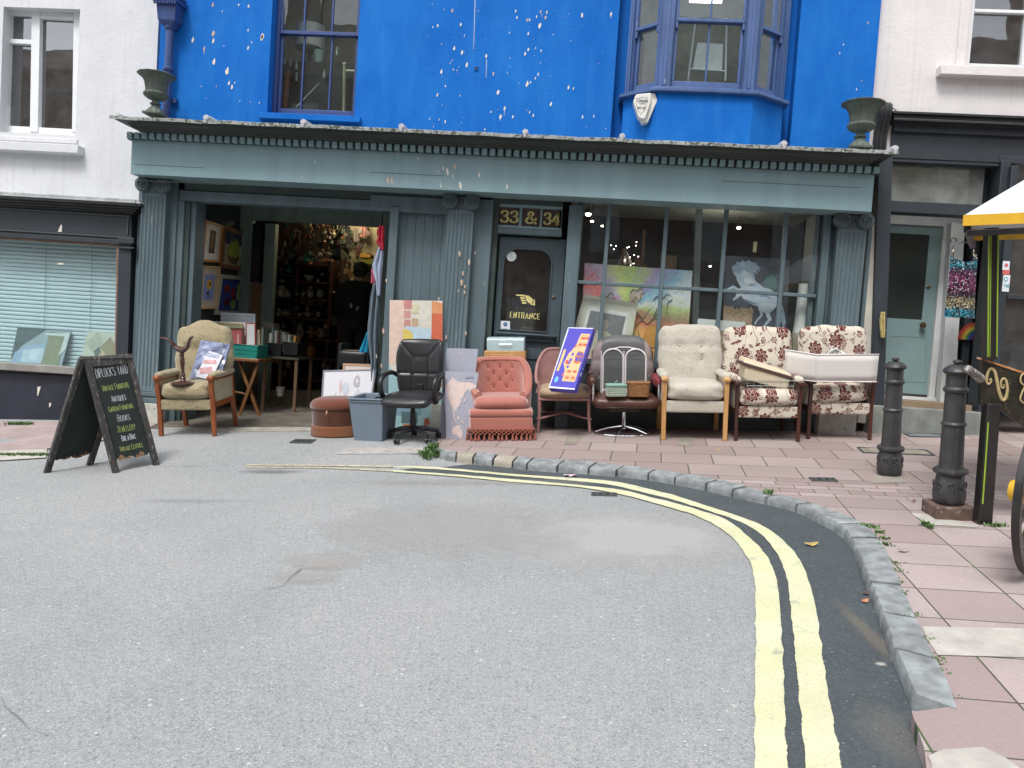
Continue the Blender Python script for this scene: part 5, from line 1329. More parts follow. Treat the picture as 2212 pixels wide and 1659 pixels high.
# alarm box
al=wthing('alarm_box','white shield shaped alarm box under the left side of the bay window','alarm box',P(1392,265,-.3))
M_al=mat('alarm_plastic',(.70,.69,.64),.4,var=.08,dirt=.25,bmp=.02)
yo=-.36;pts=[(1250,4),(1211,0)]
A=[(1102,790),(1115,735),(1128,722),(1235,712),(1262,725),(1278,775),(1262,812),(1205,940),(1190,948),(1160,943),(1140,915)]
q=lambda x,y,yy:P((1200+x/3.16)*k_,(y/3.16)*k_,yy)
mb=MB();front=[(1094,780),(1110,738),(1122,726),(1225,716),(1232,722),(1228,790),(1190,905),(1178,918),(1145,912),(1132,898)]
mb.prism([q(x,y,yo-.02)for x,y in front],(0,.12,0))
back=[(1228,716),(1262,718),(1280,775),(1262,815),(1208,942),(1165,950),(1145,914),(1180,918),(1190,905),(1228,790)]
mb.prism([q(x,y,yo+.02)for x,y in back],(0,.11,0));mb.build('case',M_al,al,bevel=.008)
mb=MB();o_s=[(1116,762),(1145,758),(1158,748),(1172,755),(1200,750),(1196,810),(1180,850),(1150,880),(1128,845),(1116,800)]
mb.tube([q(x,y,yo-.021)for x,y in o_s],.0022,5,closed=True)
z_=q(1126,785,yo-.022);text(mb,'LANGUARD',z_,UX,UZ,.022,.004,width=.105,curve=False);z_=q(1140,803,yo-.022);text(mb,'ALARMS',z_,UX,UZ,.012,.0025,width=.06,curve=False);z_=q(1128,838,yo-.022);text(mb,'842 422',z_,UX,UZ,.020,.004,width=.08,curve=False)
mb.build('shield_print',mat('alarm_grey',(.16,.17,.18),.6,bmp=0),al,fix=False,smooth=False)
# rest of the street opposite, only met in the window reflections
ob_=wthing('brick_house','brown brick terrace house across the street with tiled roof','building',(0,-13,-1))
mb=MB();mb.box(-28,2,-19,-13,-3,11.4);mb.box(2,30,-20,-14,-3,12.4);mb.build('wall',mat('brown_brick',(.17,.10,.075),.9,var=.3,vs_=8,bmp=.3),ob_,smooth=False)
mb=MB();mb.prism([(-14.3,-19.3,11.4),(-14.3,-12.7,11.4),(-14.3,-16,14.6)],(16.2,0,0));mb.prism([(-28,-19.3,10.4),(-28,-12.7,10.4),(-28,-16,13.2)],(13.6,0,0));mb.prism([(2.0,-20.3,12.4),(2.0,-13.7,12.4),(2.0,-17,15.4)],(28,0,0));rf_=mb.build('roof',mat('roof_tile',(.13,.075,.06),.85,var=.3,vs_=12),ob_,smooth=False)
mb=MB();mb.box(-9.2,-7.6,-17,-15,12,17.6);mb.box(-4.4,-3.2,-16.6,-15.4,12,16.8);mb.box(1.2,2.6,-17,-15,12,17.8);mb.box(8,9.6,-18,-16,12,18.2);mb.box(-13.2,-11.9,-17,-15,12,17.2);mb.box(-18,-16.6,-17,-15,11,15.8);mb.box(17,18.4,-18,-16,12,18);mb.build('chimney',bpy.data.materials['brown_brick'],rf_,smooth=False)
mb=MB()
for z in(1.5,5.2,8.6):
 for x in(-18,-15,-12,-9,-6,-3,0,4,7,10,13):mb.box(x,x+1.1,-12.99 if x<2 else-13.99,-12.9 if x<2 else-13.9,z,z+1.8)
mb.build('window',mat('far_window',(.5,.52,.53),.3),ob_,smooth=False)
# materials for goods
def fabric(name,c,c2=None,sc_=120,rough=.95,var=.12,pat=None,pscale=9,pth=(.50,.56),bmp=.3,sheen=.3):
 mt,n,bs=newmat(name);v=coords(n)
 cc=mixc(n,noise(n,v,4,4),tuple(x*(1-var)for x in c),tuple(x*(1+var)for x in c))
 if c2:
  f=noise(n,v,pscale,3,.5,1.6);d=math_(n,'ABSOLUTE',math_(n,'SUBTRACT',f,.5));cc=mixc(n,ramp(n,d,[(0.0,.75),(.018,0.0)]),cc,c2)
  f3=noise(n,v,pscale*2.3,2,.5,2.0);cc=mixc(n,ramp(n,f3,[(.60,0.0),(.66,.35)]),cc,c2)
 w=noise(n,v,sc_,3,.7);cc=mixc(n,ramp(n,w,[(.3,.25),(.7,0.0)]),cc,tuple(x*.5 for x in c))
 n.links.new(cc,bs.inputs['Base Color']);bs.inputs['Roughness'].default_value=rough;bs.inputs['Sheen Weight'].default_value=sheen;bs.inputs['Specular IOR Level'].default_value=.2
 bump(n,bs,math_(n,'ADD',w,math_(n,'MULTIPLY',noise(n,v,14,3),2.0)),bmp,.006);return mt
def wood(name,c,c2=None,rough=.4,sc_=3,stretch=(8,8,.8),coat=.2):
 mt,n,bs=newmat(name);v=mapping(n,coords(n),scale=stretch);c2=c2 or tuple(x*.6 for x in c)
 f=noise(n,v,sc_,6,.6,.8);cc=mixc(n,ramp(n,f,[(.35,0.0),(.65,1.0)]),c,c2);n.links.new(cc,bs.inputs['Base Color'])
 bs.inputs['Roughness'].default_value=rough;bs.inputs['Coat Weight'].default_value=coat;bump(n,bs,f,.1,.002);return mt
def leather(name,c,rough=.38):
 return mat(name,c,rough,var=.2,vs_=7,bmp=.35,bs_=55,bd=.004)
def chrome(name='chrome'):
 mt,n,bs=newmat(name);bs.inputs['Base Color'].default_value=(.75,.76,.78,1);bs.inputs['Metallic'].default_value=1;bs.inputs['Roughness'].default_value=.14;return mt
M_chrome=chrome()
def floral():
 """cream cloth with burgundy peonies, leaves and stems"""
 mt,n,bs=newmat('floral_cloth');o=coords(n)
 s=N(n,'SeparateXYZ');n.links.new(o,s.inputs[0]);cb=N(n,'CombineXYZ')
 n.links.new(s.outputs[0],cb.inputs[0]);n.links.new(math_(n,'SUBTRACT',s.outputs[2],math_(n,'MULTIPLY',s.outputs[1],.7)),cb.inputs[1])
 wob=N(n,'TexNoise');wob.inputs['Scale'].default_value=9;wob.inputs['Detail'].default_value=3;n.links.new(cb.outputs[0],wob.inputs['Vector'])
 wv=N(n,'VectorMath');wv.operation='SCALE';wv.inputs['Scale'].default_value=.035;n.links.new(wob.outputs['Color'],wv.inputs[0])
 ad=N(n,'VectorMath');ad.operation='ADD';n.links.new(cb.outputs[0],ad.inputs[0]);n.links.new(wv.outputs[0],ad.inputs[1]);v=ad.outputs[0]
 def cells(scale,rnd,loc):
  q=mapping(n,v,loc=loc);vo=N(n,'TexVoronoi');vo.voronoi_dimensions='2D';vo.inputs['Scale'].default_value=scale;vo.inputs['Randomness'].default_value=rnd
  n.links.new(q,vo.inputs['Vector']);sb=N(n,'VectorMath');sb.operation='SUBTRACT';n.links.new(q,sb.inputs[0]);n.links.new(vo.outputs['Position'],sb.inputs[1])
  sp=N(n,'SeparateXYZ');n.links.new(sb.outputs[0],sp.inputs[0]);c=N(n,'SeparateColor');n.links.new(vo.outputs['Color'],c.inputs[0])
  return sp.outputs[0],sp.outputs[1],c.outputs
 def flower(scale,rad,petals,rnd,loc):
  x,y,c=cells(scale,rnd,loc)
  r=math_(n,'SQRT',math_(n,'ADD',math_(n,'MULTIPLY',x,x),math_(n,'MULTIPLY',y,y)));a=math_(n,'ARCTAN2',y,x)
  out=None;line=None
  for k,(rr_,ph)in enumerate(((1.0,0.0),(.66,.6),(.34,1.2))):
   pet=math_(n,'ABSOLUTE',math_(n,'COSINE',math_(n,'ADD',math_(n,'MULTIPLY',a,petals/2),ph)))
   e=math_(n,'MULTIPLY',math_(n,'ADD',math_(n,'MULTIPLY',pet,.36),.66),rad*rr_)
   ins=math_(n,'LESS_THAN',r,e);d=math_(n,'ABSOLUTE',math_(n,'SUBTRACT',r,math_(n,'MULTIPLY',e,.93)))
   ln=math_(n,'LESS_THAN',d,.0022)
   if k==0:out=ins
   else:line=ln if line is None else math_(n,'MAXIMUM',line,ln)
  return math_(n,'MULTIPLY',out,math_(n,'SUBTRACT',1,line))
 def leaves(scale,L,W,rnd,loc,prob=.0):
  x,y,c=cells(scale,rnd,loc);t=math_(n,'MULTIPLY',c[0],6.283)
  u=math_(n,'ADD',math_(n,'MULTIPLY',x,math_(n,'COSINE',t)),math_(n,'MULTIPLY',y,math_(n,'SINE',t)))
  w=math_(n,'SUBTRACT',math_(n,'MULTIPLY',y,math_(n,'COSINE',t)),math_(n,'MULTIPLY',x,math_(n,'SINE',t)))
  k=math_(n,'SUBTRACT',1,math_(n,'POWER',math_(n,'ABSOLUTE',math_(n,'DIVIDE',u,L)),1.6))
  ins=math_(n,'LESS_THAN',math_(n,'ABSOLUTE',w),math_(n,'MULTIPLY',k,W))
  mid=math_(n,'GREATER_THAN',math_(n,'ABSOLUTE',w),math_(n,'MULTIPLY',c[2],.0045))
  return math_(n,'MULTIPLY',math_(n,'MULTIPLY',ins,mid),math_(n,'GREATER_THAN',c[1],prob))
 f1=flower(4.2,.066,8,.55,(.03,.02,0));f2=flower(6.5,.030,6,.8,(.31,.17,0));l1=leaves(10.5,.036,.012,.9,(.1,.3,0),.18);l2=leaves(15,.022,.008,.9,(.5,.1,0),.3)
 st=noise(n,v,4.2,1,.4,.3);stem=math_(n,'LESS_THAN',math_(n,'ABSOLUTE',math_(n,'SUBTRACT',st,.5)),.0065)
 base=mixc(n,noise(n,o,60,3),(.50,.45,.37),(.62,.57,.48))
 c=mixc(n,math_(n,'MULTIPLY',stem,.7),base,(.16,.09,.07));burg=mixc(n,noise(n,o,30,3),(.085,.018,.018),(.15,.035,.032))
 m_=math_(n,'MAXIMUM',math_(n,'MAXIMUM',l1,l2),f2);c=mixc(n,m_,c,burg)
 # the big blooms sit on top with a clear rim
 c=mixc(n,f1,c,burg)
 n.links.new(c,bs.inputs['Base Color']);bs.inputs['Roughness'].default_value=.95;bs.inputs['Sheen Weight'].default_value=.2;bs.inputs['Specular IOR Level'].default_value=.2
 bump(n,bs,math_(n,'ADD',noise(n,o,150,2),math_(n,'MULTIPLY',noise(n,o,9,3),2.5)),.3,.006);return mt
M_floral=floral()
M_beige=fabric('beige_cloth',(.34,.285,.175),(.13,.11,.07),pscale=7)
M_creamf=fabric('cream_cloth',(.50,.47,.40),(.33,.25,.21),pscale=12,var=.08)
M_orange=wood('orange_wood',(.28,.075,.02),rough=.35);M_pine=wood('pale_wood',(.60,.34,.13),(.48,.25,.09),rough=.4);M_mahog=wood('dark_red_wood',(.085,.028,.018),(.03,.012,.01),rough=.3)
M_pink=fabric('pink_velvet',(.40,.145,.11),sc_=30,var=.18,sheen=.8,bmp=.25);M_pinkd=fabric('pink_fringe',(.34,.10,.065),sc_=90,var=.3)
M_blackl=leather('black_leather',(.016,.017,.019),.36);M_blackp=mat('black_plastic',(.014,.015,.016),.42,bmp=.05)
M_browl=leather('brown_leather',(.085,.036,.025),.42)
def dz(y,d):return HG-(y-HZ)*d/FPX
def hgt(x,y,d):return gd(x,y,d).z
# armchairs with wooden arms
def armchair(name,lab,g,rz,w,H,cloth,timber,seat_z=.44,back_w=None,group=None,wings=True,rail=(.26,.37),depth=.62,armz=.60,lean=11,crown=0,capround=True,seat_h=.13,tilt=0,btn=None,legw=.045,shape=None):
 t=thing(name,lab,'armchair',g,rz,group);hw=w/2;bw=back_w or w*.88
 for sg in(-1,1):
  mb=MB();x=sg*(hw-legw/2)
  mb.prism([(x-legw/2,-legw/2,armz-.02),(x+legw/2,-legw/2,armz-.02),(x+legw/2,legw/2,armz-.02),(x-legw/2,legw/2,armz-.02)],(0,0,-.001))
  pf=[(-.03,armz-.03),(-.028,armz-.12),(-.005,rail[1]-.01),(0,rail[0]),(.004,.0),(.004+legw*.85,.0),(legw,rail[0]),(legw,rail[1]-.01),(.016,armz-.12),(.014,armz-.03)]
  mb=MB();mb.prism([(x-legw/2,y,z)for y,z in pf],(legw,0,0));mb.build('leg',timber,t,bevel=.006)
  mb=MB();pf=[(depth-.09,armz-.02),(depth-.07,.3),(depth-.0,0.0),(depth+.04,0.0),(depth-.02,.3),(depth-.045,armz-.02)];mb.prism([(x-legw/2,y,z)for y,z in pf],(legw,0,0));mb.build('leg',timber,t,bevel=.006)
  mb=MB();mb.box(x-.011,x+.011,legw,depth-.07,rail[0]+.02,rail[0]+.09);mb.build('side_rail',timber,t,bevel=.003)
  if wings:
   mb=MB();mb.cush(x-.018,x+.018,legw*.5,depth-.06,rail[0]+.08,armz-.03,.015,n=5);mb.build('side_panel',cloth,t)
  mb=MB()
  if capround:mb.cush(x-.036,x+.036,-.055,.06,armz-.032,armz+.02,.022,n=6)
  else:mb.box(x-.034,x+.034,-.06,.08,armz-.03,armz+.008)
  mb.box(x-.022,x+.022,.04,depth-.05,armz-.035,armz-.008);mb.build('arm_rail',timber,t,bevel=.006)
  mb=MB();mb.cush(x-.042,x+.042,.0,depth-.04,armz-.012,armz+.05,.032,.008,.004,n=7);mb.build('arm_pad',cloth,t)
 mb=MB();mb.cush(-hw+legw,hw-legw,.0,.07,rail[0],rail[1],.012,.003,.002,n=6);mb.box(-hw+legw,hw-legw,.05,depth-.04,rail[0]+.03,rail[1]-.02);mb.build('seat_frame',cloth,t)
 mb=MB();Ms=Matrix.Rotation(R(tilt),4,'Y');mb.cush(-hw+legw+.004,hw-legw-.004,-.02,depth-.06,rail[1]+.012,rail[1]+.012+seat_h,.05,.026,.018,n=16,M=Ms if tilt else None);mb.build('seat_cushion',cloth,t)
 # back: leaning cushion
 L=(H-rail[1])/math.cos(R(lean));Mb=Matrix.Translation((0,depth-.16,rail[1]+.02))@Matrix.Rotation(R(-lean),4,'X')
 def pf(p):
  q=p.copy();k=q.z/L
  if shape:q=shape(q,k,L)
  front=1 if q.y<0 else 0
  for bx_,bz_ in btn or[]:
   d=math.hypot(q.x-bx_,q.z-bz_);q.y+=front*.028*math.exp(-(d/.035)**2)+front*.010*.5*math.exp(-((q.z-bz_)/.03)**2)
  return q
 mb=MB();mb.cush(-bw/2,bw/2,-.06,.08,0,L,.055,.024,.016,n=24,M=Mb,pf=pf);bk=mb.build('backrest',cloth,t)
 if btn:
  mb=MB()
  for bx_,bz_ in btn:mb.ell(Mb@Vector((bx_,-.052,bz_)),.012,.008,.012,6)
  mb.build('buttons',cloth,bk)
 return t
g=gr(1499,967)
def cream_shape(q,k,L):
 q.x*=1.04-.10*max(0,.55-k)+.0;return q
armchair('armchair','cream patterned high-backed armchair with pale wooden legs and rounded arm ends',(g.x,g.y,0),R(-6),.655,1.10,M_creamf,M_pine,back_w=.60,rail=(.285,.405),seat_h=.16,armz=.63,btn=[(-.11,.50),(.11,.50),(-.11,.36),(.11,.36)],shape=cream_shape,depth=.64)
g=gr(1656,969)
armchair('armchair','burgundy flowered armchair carrying the wire basket and slanting padded lid',(g.x,g.y,0),R(-5),.645,1.085,M_floral,M_mahog,back_w=.68,rail=(.24,.355),armz=.60,capround=False,group='flowered armchairs',depth=.64,legw=.036,btn=[(-.02,.28)],seat_h=.15)
g=gr(1812,965)
armchair('armchair','burgundy flowered armchair with the big cream lampshade across its arms',(g.x,g.y,0),R(-5),.64,1.10,M_floral,M_mahog,back_w=.66,rail=(.26,.375),armz=.60,capround=False,group='flowered armchairs',depth=.47,lean=5,tilt=-3,legw=.036,seat_h=.15)
g=gr(404,943)
def scallop(q,k,L):
 if k>.6:
  t=(k-.6)/.4;q.z+=t*(.05*math.exp(-(q.x/.12)**2)-.02*min(1,(abs(q.x)/.28)**4))
 if q.y<0:
  q.y-=.02*math.exp(-((k-.80)/.10)**2)*math.exp(-(q.x/.22)**4);q.y+=.022*math.exp(-((k-.66)/.03)**2)*(1 if abs(q.x)<.19 else .3)
  q.y-=.022*math.exp(-((abs(q.x)-.25)/.05)**2)*(1 if k<.72 else 0)
 return q
armchair('armchair','beige patterned wing-style armchair with orange wooden frame in the yard opening',(g.x,g.y,g.z),R(-1),.60,1.09,M_beige,M_orange,back_w=.57,rail=(.275,.385),armz=.615,depth=.62,shape=scallop,seat_h=.15)
gB=g
# wrapped print and turned stand on the beige chair
t=thing('wrapped_picture','blue and white print in crumpled plastic wrap leaning on the beige armchair back','picture',(g.x+.12,g.y+.22,g.z+.55),R(-8))
M_=Matrix.Rotation(R(-24),4,'X')@Matrix.Rotation(R(7),4,'Y')
M_wrap=mat('plastic_wrap_blue',(.16,.19,.30),.22,var=.6,vs_=9,bmp=.9,bs_=9,bd=.02,coat=.6)
mb=MB();mb.M=M_;mb.grid(lambda u,v:(-.17+.34*u,-.012+.014*mnoise.noise(Vector((u*5,v*6,1))),.01+.43*v),22,26);mb.box(-.165,.165,.006,.02,.012,.43);mb.build('wrapper',M_wrap,t,fix=False,ang=180)
mb=MB();mb.M=M_;mb.prism([(-.10,-.030,.03),(.09,-.030,.02),(.14,-.034,.30),(-.03,-.034,.33)],(0,.004,0));mb.cur=1
mb.prism([(-.06,-.034,.22),(.08,-.036,.24),(.10,-.036,.20),(-.05,-.034,.18)],(0,.001,0));mb.prism([(-.08,-.034,.13),(.06,-.035,.16),(.08,-.035,.09),(-.06,-.034,.07)],(0,.001,0));mb.cur=2;mb.prism([(-.03,-.037,.31),(.10,-.037,.30),(.09,-.037,.26),(-.03,-.037,.27)],(0,.001,0))
mb.build('print',[mat('print_white',(.62,.62,.66),.4),mat('print_pink',(.55,.30,.31),.5,var=.3,vs_=30),mat('print_blue',(.35,.38,.52),.5,var=.4,vs_=40)],t,smooth=False)
t=thing('turned_stand','dark turned wooden stand with two curved arms on the beige armchair seat','stand',(g.x-.03,g.y+.045,g.z+.545),0)
M_dk=wood('walnut',(.075,.028,.018),(.035,.015,.011),rough=.35)
mb=MB();mb.lathe([(.001,0),(.12,.0),(.125,.008),(.11,.018),(.05,.026),(.03,.035),(.022,.05),(.03,.06),(.02,.075),(.027,.09),(.022,.1),(.016,.13),(.02,.19),(.027,.23),(.018,.255),(.028,.262),(.018,.272),(.022,.30),(.028,.305),(.015,.315),(.02,.34)],n=24);mb.build('column',M_dk,t)
for pts,rs_ in(([(.015,0,.335),(-.03,0,.36),(-.07,.0,.38),(-.10,.0,.43),(-.15,0,.465),(-.215,0,.475)],[.03,.03,.024,.02,.015,.008]),([(-.01,0,.335),(.03,0,.36),(.06,.0,.385),(.075,.0,.43),(.10,0,.475),(.125,0,.485)],[.03,.03,.022,.018,.016,.010])):
 p_=smoothline(pts,3);r_=smoothline([(r,0)for r in rs_],3);mb=MB();mb.tube(p_,[r[0]for r in r_],8);mb.build('arm',M_dk,t)
 # pink tub chair with fringe
g=gr(1083,966);t=thing('tub_chair','salmon pink velvet buttoned tub chair with knotted fringe round its base','armchair',(g.x,g.y-.02,0),R(2))
W,D,H=.325,.30,.80;yc=.29
def topz(th):
 a=abs(th);return .475+(H-.475)*(1-sst(R(48),R(128),a))
def rad(th,k):
 rx,ry=W*k,(D if math.cos(th)>0 else D*.95)*k
 return rx*math.sin(th),ry*math.cos(th)
mb=MB();btns=[(dx,z)for z,xs_ in((.70,(-.13,.0,.13)),(.63,(-.07,.07)),(.56,(-.13,0,.13)),(.49,(-.07,.07)),(.76,(-.06,.08)))for dx in xs_]
nT=72;TH=R(128)
loop=22
def shell(u,v):
 th=-TH+2*TH*u;z1=topz(th);zb=.12;k=v*loop
 fl=1.0+.02
 if v<.36:z=zb+(z1-.04-zb)*v/.36;kk=1.0-.06*(1-v/.36)
 elif v<.62:a=(v-.36)/.26*PI;z=z1-.04+.045*math.sin(a);kk=.875+.125*math.cos(a)
 else:w=(v-.62)/.38;z=z1-.04-(z1-.04-.30)*w;kk=.75-.04*math.sin(w*PI)*0
 x,y=rad(th,kk)
 back=.07*max(0,(z-.45))/.4
 p=Vector((x*(1+.05*(z>.5)*0),yc+y+back,z))
 if v>=.62:
  for bx_,bz_ in btns:
   d=math.hypot((p.x-bx_),p.z-bz_);
   if math.cos(th)>.3:p.y+=.025*math.exp(-(d/.022)**2)
   # diagonal pleats between the buttons
  if math.cos(th)>.4 and .46<z<.79:
   a1=abs(math.sin((p.x*45+(z-.49)*45)*.5));a2=abs(math.sin((p.x*45-(z-.49)*45)*.5));p.y+=.010*max(0,1-6*min(a1,a2))
 return p
mb.grid(shell,nT,60)
# close the two front ends
for th in(-TH,TH):
 u=0 if th<0 else 1;ring=[shell(u,j/60)for j in range(61)]
 c=sum(ring,Vector())/61;mb.add([c]+ring,[(0,j+1,j+2)for j in range(60)]+[(0,61,1)])
mb.build('back_shell',M_pink,t,ang=70)
mb=MB();pip=[shell(i/nT,.37)+Vector((0,0,.004))for i in range(nT+1)];mb.tube(pip,.006,6);pip2=[shell(i/nT,.61)+Vector((0,0,.004))for i in range(nT+1)];mb.tube(pip2,.005,6);mb.build('piping',M_pinkd,t)
mb=MB()
for bx_,bz_ in btns:mb.ell((bx_,yc+D*.75*math.sqrt(max(0,1-(bx_/(W*.75))**2))+.07*max(0,bz_-.45)/.4+.012,bz_),.011,.008,.011,6)
mb.build('buttons',M_pinkd,t)
mb=MB();mb.cush(-W*.80,W*.80,.03,.52,.31,.43,.055,.022,.004,n=14);mb.build('seat_cushion',M_pink,t)
mb=MB();mb.cush(-W*.985,W*.985,-.0,.54,.235,.315,.03,.004,.002,n=10);mb.cush(-W*.975,W*.975,.005,.55,.09,.24,.02,.0,.003,n=10);mb.build('base',M_pink,t)
mb=MB();rr=random.Random(4)
path=[(-W,.34),(-W,.0),(W,.0),(W,.34),(W,.6)]
def pathpt(s):
 L=0
 for a,b in zip(path,path[1:]):
  l=math.hypot(b[0]-a[0],b[1]-a[1])
  if s<=L+l:k=(s-L)/l;return Vector((a[0]+(b[0]-a[0])*k,a[1]+(b[1]-a[1])*k,0)),Vector((b[0]-a[0],b[1]-a[1],0)).normalized()
  L+=l
 return Vector((*path[-1],0)),Vector((0,1,0))
n_=34;Lt=.34+2*W+.6
mb.tube([(-W-.004,.3,.118),(-W-.004,-.006,.118),(W+.004,-.006,.118),(W+.004,.6,.118)],.007,6)
for i in range(n_):
 s=Lt*(i+.5)/n_;s2=min(Lt,s+Lt/n_*1.5);a,ta=pathpt(s);b,_=pathpt(s2);out=Vector((ta.y,-ta.x,0))*.012
 a0=a+out;b0=b+out
 mb.tube([a0+Vector((0,0,.115)),(a0+b0)/2+out*.4+Vector((0,0,.09)),b0+Vector((0,0,.06))],.0042,5);mb.tube([b0+Vector((0,0,.115)),(a0+b0)/2+out*.6+Vector((0,0,.088)),a0+Vector((0,0,.06))],.0042,5)
 if i%1==0:
  k=rr.uniform(.85,1.15);c=a0+out*.3;sw_=rr.uniform(-.010,.010)
  mb.lathe([(.003,.065),(.007,.058),(.006,.052),(.011,.035),(.014*k,.008),(.012*k,.002)],(c.x+sw_,c.y,0),8,rf=lambda a,z:1+.15*math.cos(a*5))
mb.build('fringe',M_pinkd,t)
# pink cane chair
g=gr(1217,948);t=thing('cane_chair','dusty pink woven chair with curved back and beige cushion holding the castle box','chair',(g.x,g.y-.05,0),R(-4))
M_cane=mat('pink_cane',(.40,.215,.20),.75,var=.15,vs_=6,bmp=.9,bs_=90,bd=.006)
W,D,yc=.30,.22,.26
def sh2(u,v):
 th=R(-112)+R(224)*u;z1=.50+.36*(1-sst(R(28),R(112),abs(th)));z=.40+(z1-.40)*min(1,v*1.0);fl=1+.13*(z-.4)/.4
 return Vector((W*fl*math.sin(th),yc+D*fl*math.cos(th)+.04*(z-.4),z))
mb=MB();nu,nv=60,14
inner_=lambda u,v:sh2(u,v)*1
mb.grid(sh2,nu,nv)
def sh3(u,v):p=sh2(u,v);c=Vector((0,yc,p.z));return c+(p-c)*.94
mb.grid(sh3,nu,nv);mb.build('woven_back',M_cane,t,fix=False,ang=80)
mb=MB();mb.tube([(sh2(i/nu,1)+sh3(i/nu,1))/2 for i in range(nu+1)],.017,8);mb.tube([sh2(i/nu,0)for i in range(nu+1)],.012,8);mb.build('rim',M_cane,t)
for sx_,y0 in((-1,.02),(1,.02),(-1,.50),(1,.50)):
 mb=MB();x=sx_*.262;x2=sx_*(.275 if y0<.1 else .24);y2=y0-.015 if y0<.1 else y0+.04
 top_=.55 if y0<.1 else .42
 mb.tube([(x2,y2,0),(x,y0,.2),(x,y0,.40),(x*(1.0 if y0>.1 else 1.03),y0+.02,top_)],[.014,.017,.017,.014],8);mb.tube([(x2*.99,y2+.005,.145),(x2*.99,y2+.005,.16)],.021,8);mb.build('leg',M_cane,t)
mb=MB();mb.tube([(-.262,.02,.15),(0,.26,.185),(.25,.50,.15)],.012,8);mb.tube([(.262,.02,.15),(0,.26,.185),(-.25,.50,.15)],.012,8);mb.build('stretcher',M_cane,t)
mb=MB();mb.box(-.27,.27,.0,.50,.345,.372);mb.build('seat_frame',M_cane,t,bevel=.008)
mb=MB();mb.cush(-.262,.262,-.01,.48,.375,.475,.045,.04,.004,n=12);mb.build('seat_cushion',fabric('tan_cloth',(.42,.31,.20),(.30,.20,.13),pscale=14),t)
# boxed toy castle
t=thing('toy_castle_box','purple blue box printed with a wooden castle, tilted on the cane chair','box',gd(1212,838,7.98),0)
base=Vector(t.matrix_world.translation);inv=GM.inverted()
bl_,br_,tr3,tl3=gd(1185,838,8.02),gd(1241,842,7.88),gd(1296,706,8.24),gd(1240,707.5,8.38)
o0=gd(1212,838,7.98);ux=(br_-bl_);Wb=ux.length;ux.normalize();vz=(tl3-bl_);vz-=ux*vz.dot(ux);Lb=vz.length;vz.normalize();nn=ux.cross(vz).normalized()
mb=MB();o_=bl_-o0
bp=lambda u,v,k=0:o_+ux*(u*Wb)+vz*(v*Lb)-nn*k*-1
mb.prism([bp(0,0),bp(1,0),bp(1,1),bp(0,1)],nn*-.075)
mb.build('carton',mat('box_blue',(.045,.035,.42),.35,var=.08,coat=.3,bmp=.05),t,bevel=.002,smooth=False)
mb=MB();B_=lambda pts,lift=.001:mb.prism([bp(u,v,lift)for u,v in pts],nn*.0005)
mb.cur=0;B_([(0,.0),(1,.0),(1,.02),(0,.028)]);B_([(0,.985),(1,.985),(1,1),(0,1)]);B_([(0,.03),(.035,.03),(.05,.965),(0,.985)])
mb.cur=1;B_([(.42,.12),(.92,.12),(.95,.90),(.60,.90),(.56,.80),(.54,.70),(.34,.55),(.28,.40),(.40,.30),(.42,.22)],.0015)
mb.cur=2
for v in(.15,.21,.26,.68,.74,.80,.86):B_([(.44 if v<.3 else .62,v),(.93,v),(.93,v+.006),(.44 if v<.3 else .62,v+.006)],.0022)
def arch(u,v,w,h):
 return[(u,v),(u+w,v),(u+w,v+h*.7),(u+w*.5,v+h),(u,v+h*.7)]
for u,v in((.50,.165),(.72,.165),(.50,.265),(.72,.265),(.62,.70),(.79,.70),(.64,.81),(.80,.81)):mb.cur=3;B_([(u,v),(u+.15,v),(u+.15,v+.032),(u,v+.032)],.0022);mb.cur=4;B_([(u+.07,v),(u+.15,v),(u+.15,v+.032),(u+.07,v+.032)],.0028)
mb.cur=3;B_([(.66,.42),(.80,.40),(.93,.44),(.95,.52),(.90,.60),(.72,.61),(.64,.54)],.0022);mb.cur=5
for a in((.68,.45,.79,.51),(.82,.45,.92,.51),(.69,.54,.79,.59),(.82,.53,.90,.58)):B_([(a[0],a[1]),(a[2],a[1]),(a[2],a[3]),(a[0],a[3])],.0030)
mb.cur=4;B_([(.34,.40),(.44,.39),(.44,.45),(.34,.46)],.0028);mb.cur=5
for a in((.46,.44,.56,.49),(.44,.33,.52,.37),(.48,.53,.56,.58),(.45,.39,.52,.44)):B_([(a[0],a[1]),(a[2],a[1]),(a[2],a[3]),(a[0],a[3])],.0028)
mb.cur=6;B_([(.10,.28),(.18,.27),(.22,.6),(.19,.64),(.11,.62)],.0018);mb.cur=7;B_([(.20+.07*math.cos(a*PI/6),.14+.05*math.sin(a*PI/6))for a in range(12)],.002)
mb.cur=4;B_([(.33,.22),(.40,.20),(.38,.26)],.002);B_([(.50,.66),(.58,.70),(.52,.72)],.002)
mb.build('castle_print',[mat('box_white',(.62,.64,.78),.4),mat('print_wood',(.72,.42,.22),.5,var=.15,vs_=30),mat('print_orange',(.62,.20,.05),.5),mat('print_brown',(.45,.13,.05),.5),mat('print_red',(.50,.05,.04),.5),mat('print_indigo',(.06,.05,.40),.5),mat('print_gold',(.55,.42,.16),.5,var=.4,vs_=60),mat('print_cyan',(.12,.42,.62),.5)],t,smooth=False)
mb=MB();sp_=lambda v,k:o_+ux*(Wb+.0008)+vz*(v*Lb)-nn*k
for v0,h_ in((.36,.025),(.41,.06),(.49,.07),(.58,.05),(.64,.05)):
 for k in(.020,.034,.048):mb.prism([sp_(v0,k),sp_(v0+h_,k),sp_(v0+h_,k+.007),sp_(v0,k+.007)],ux*.0004)
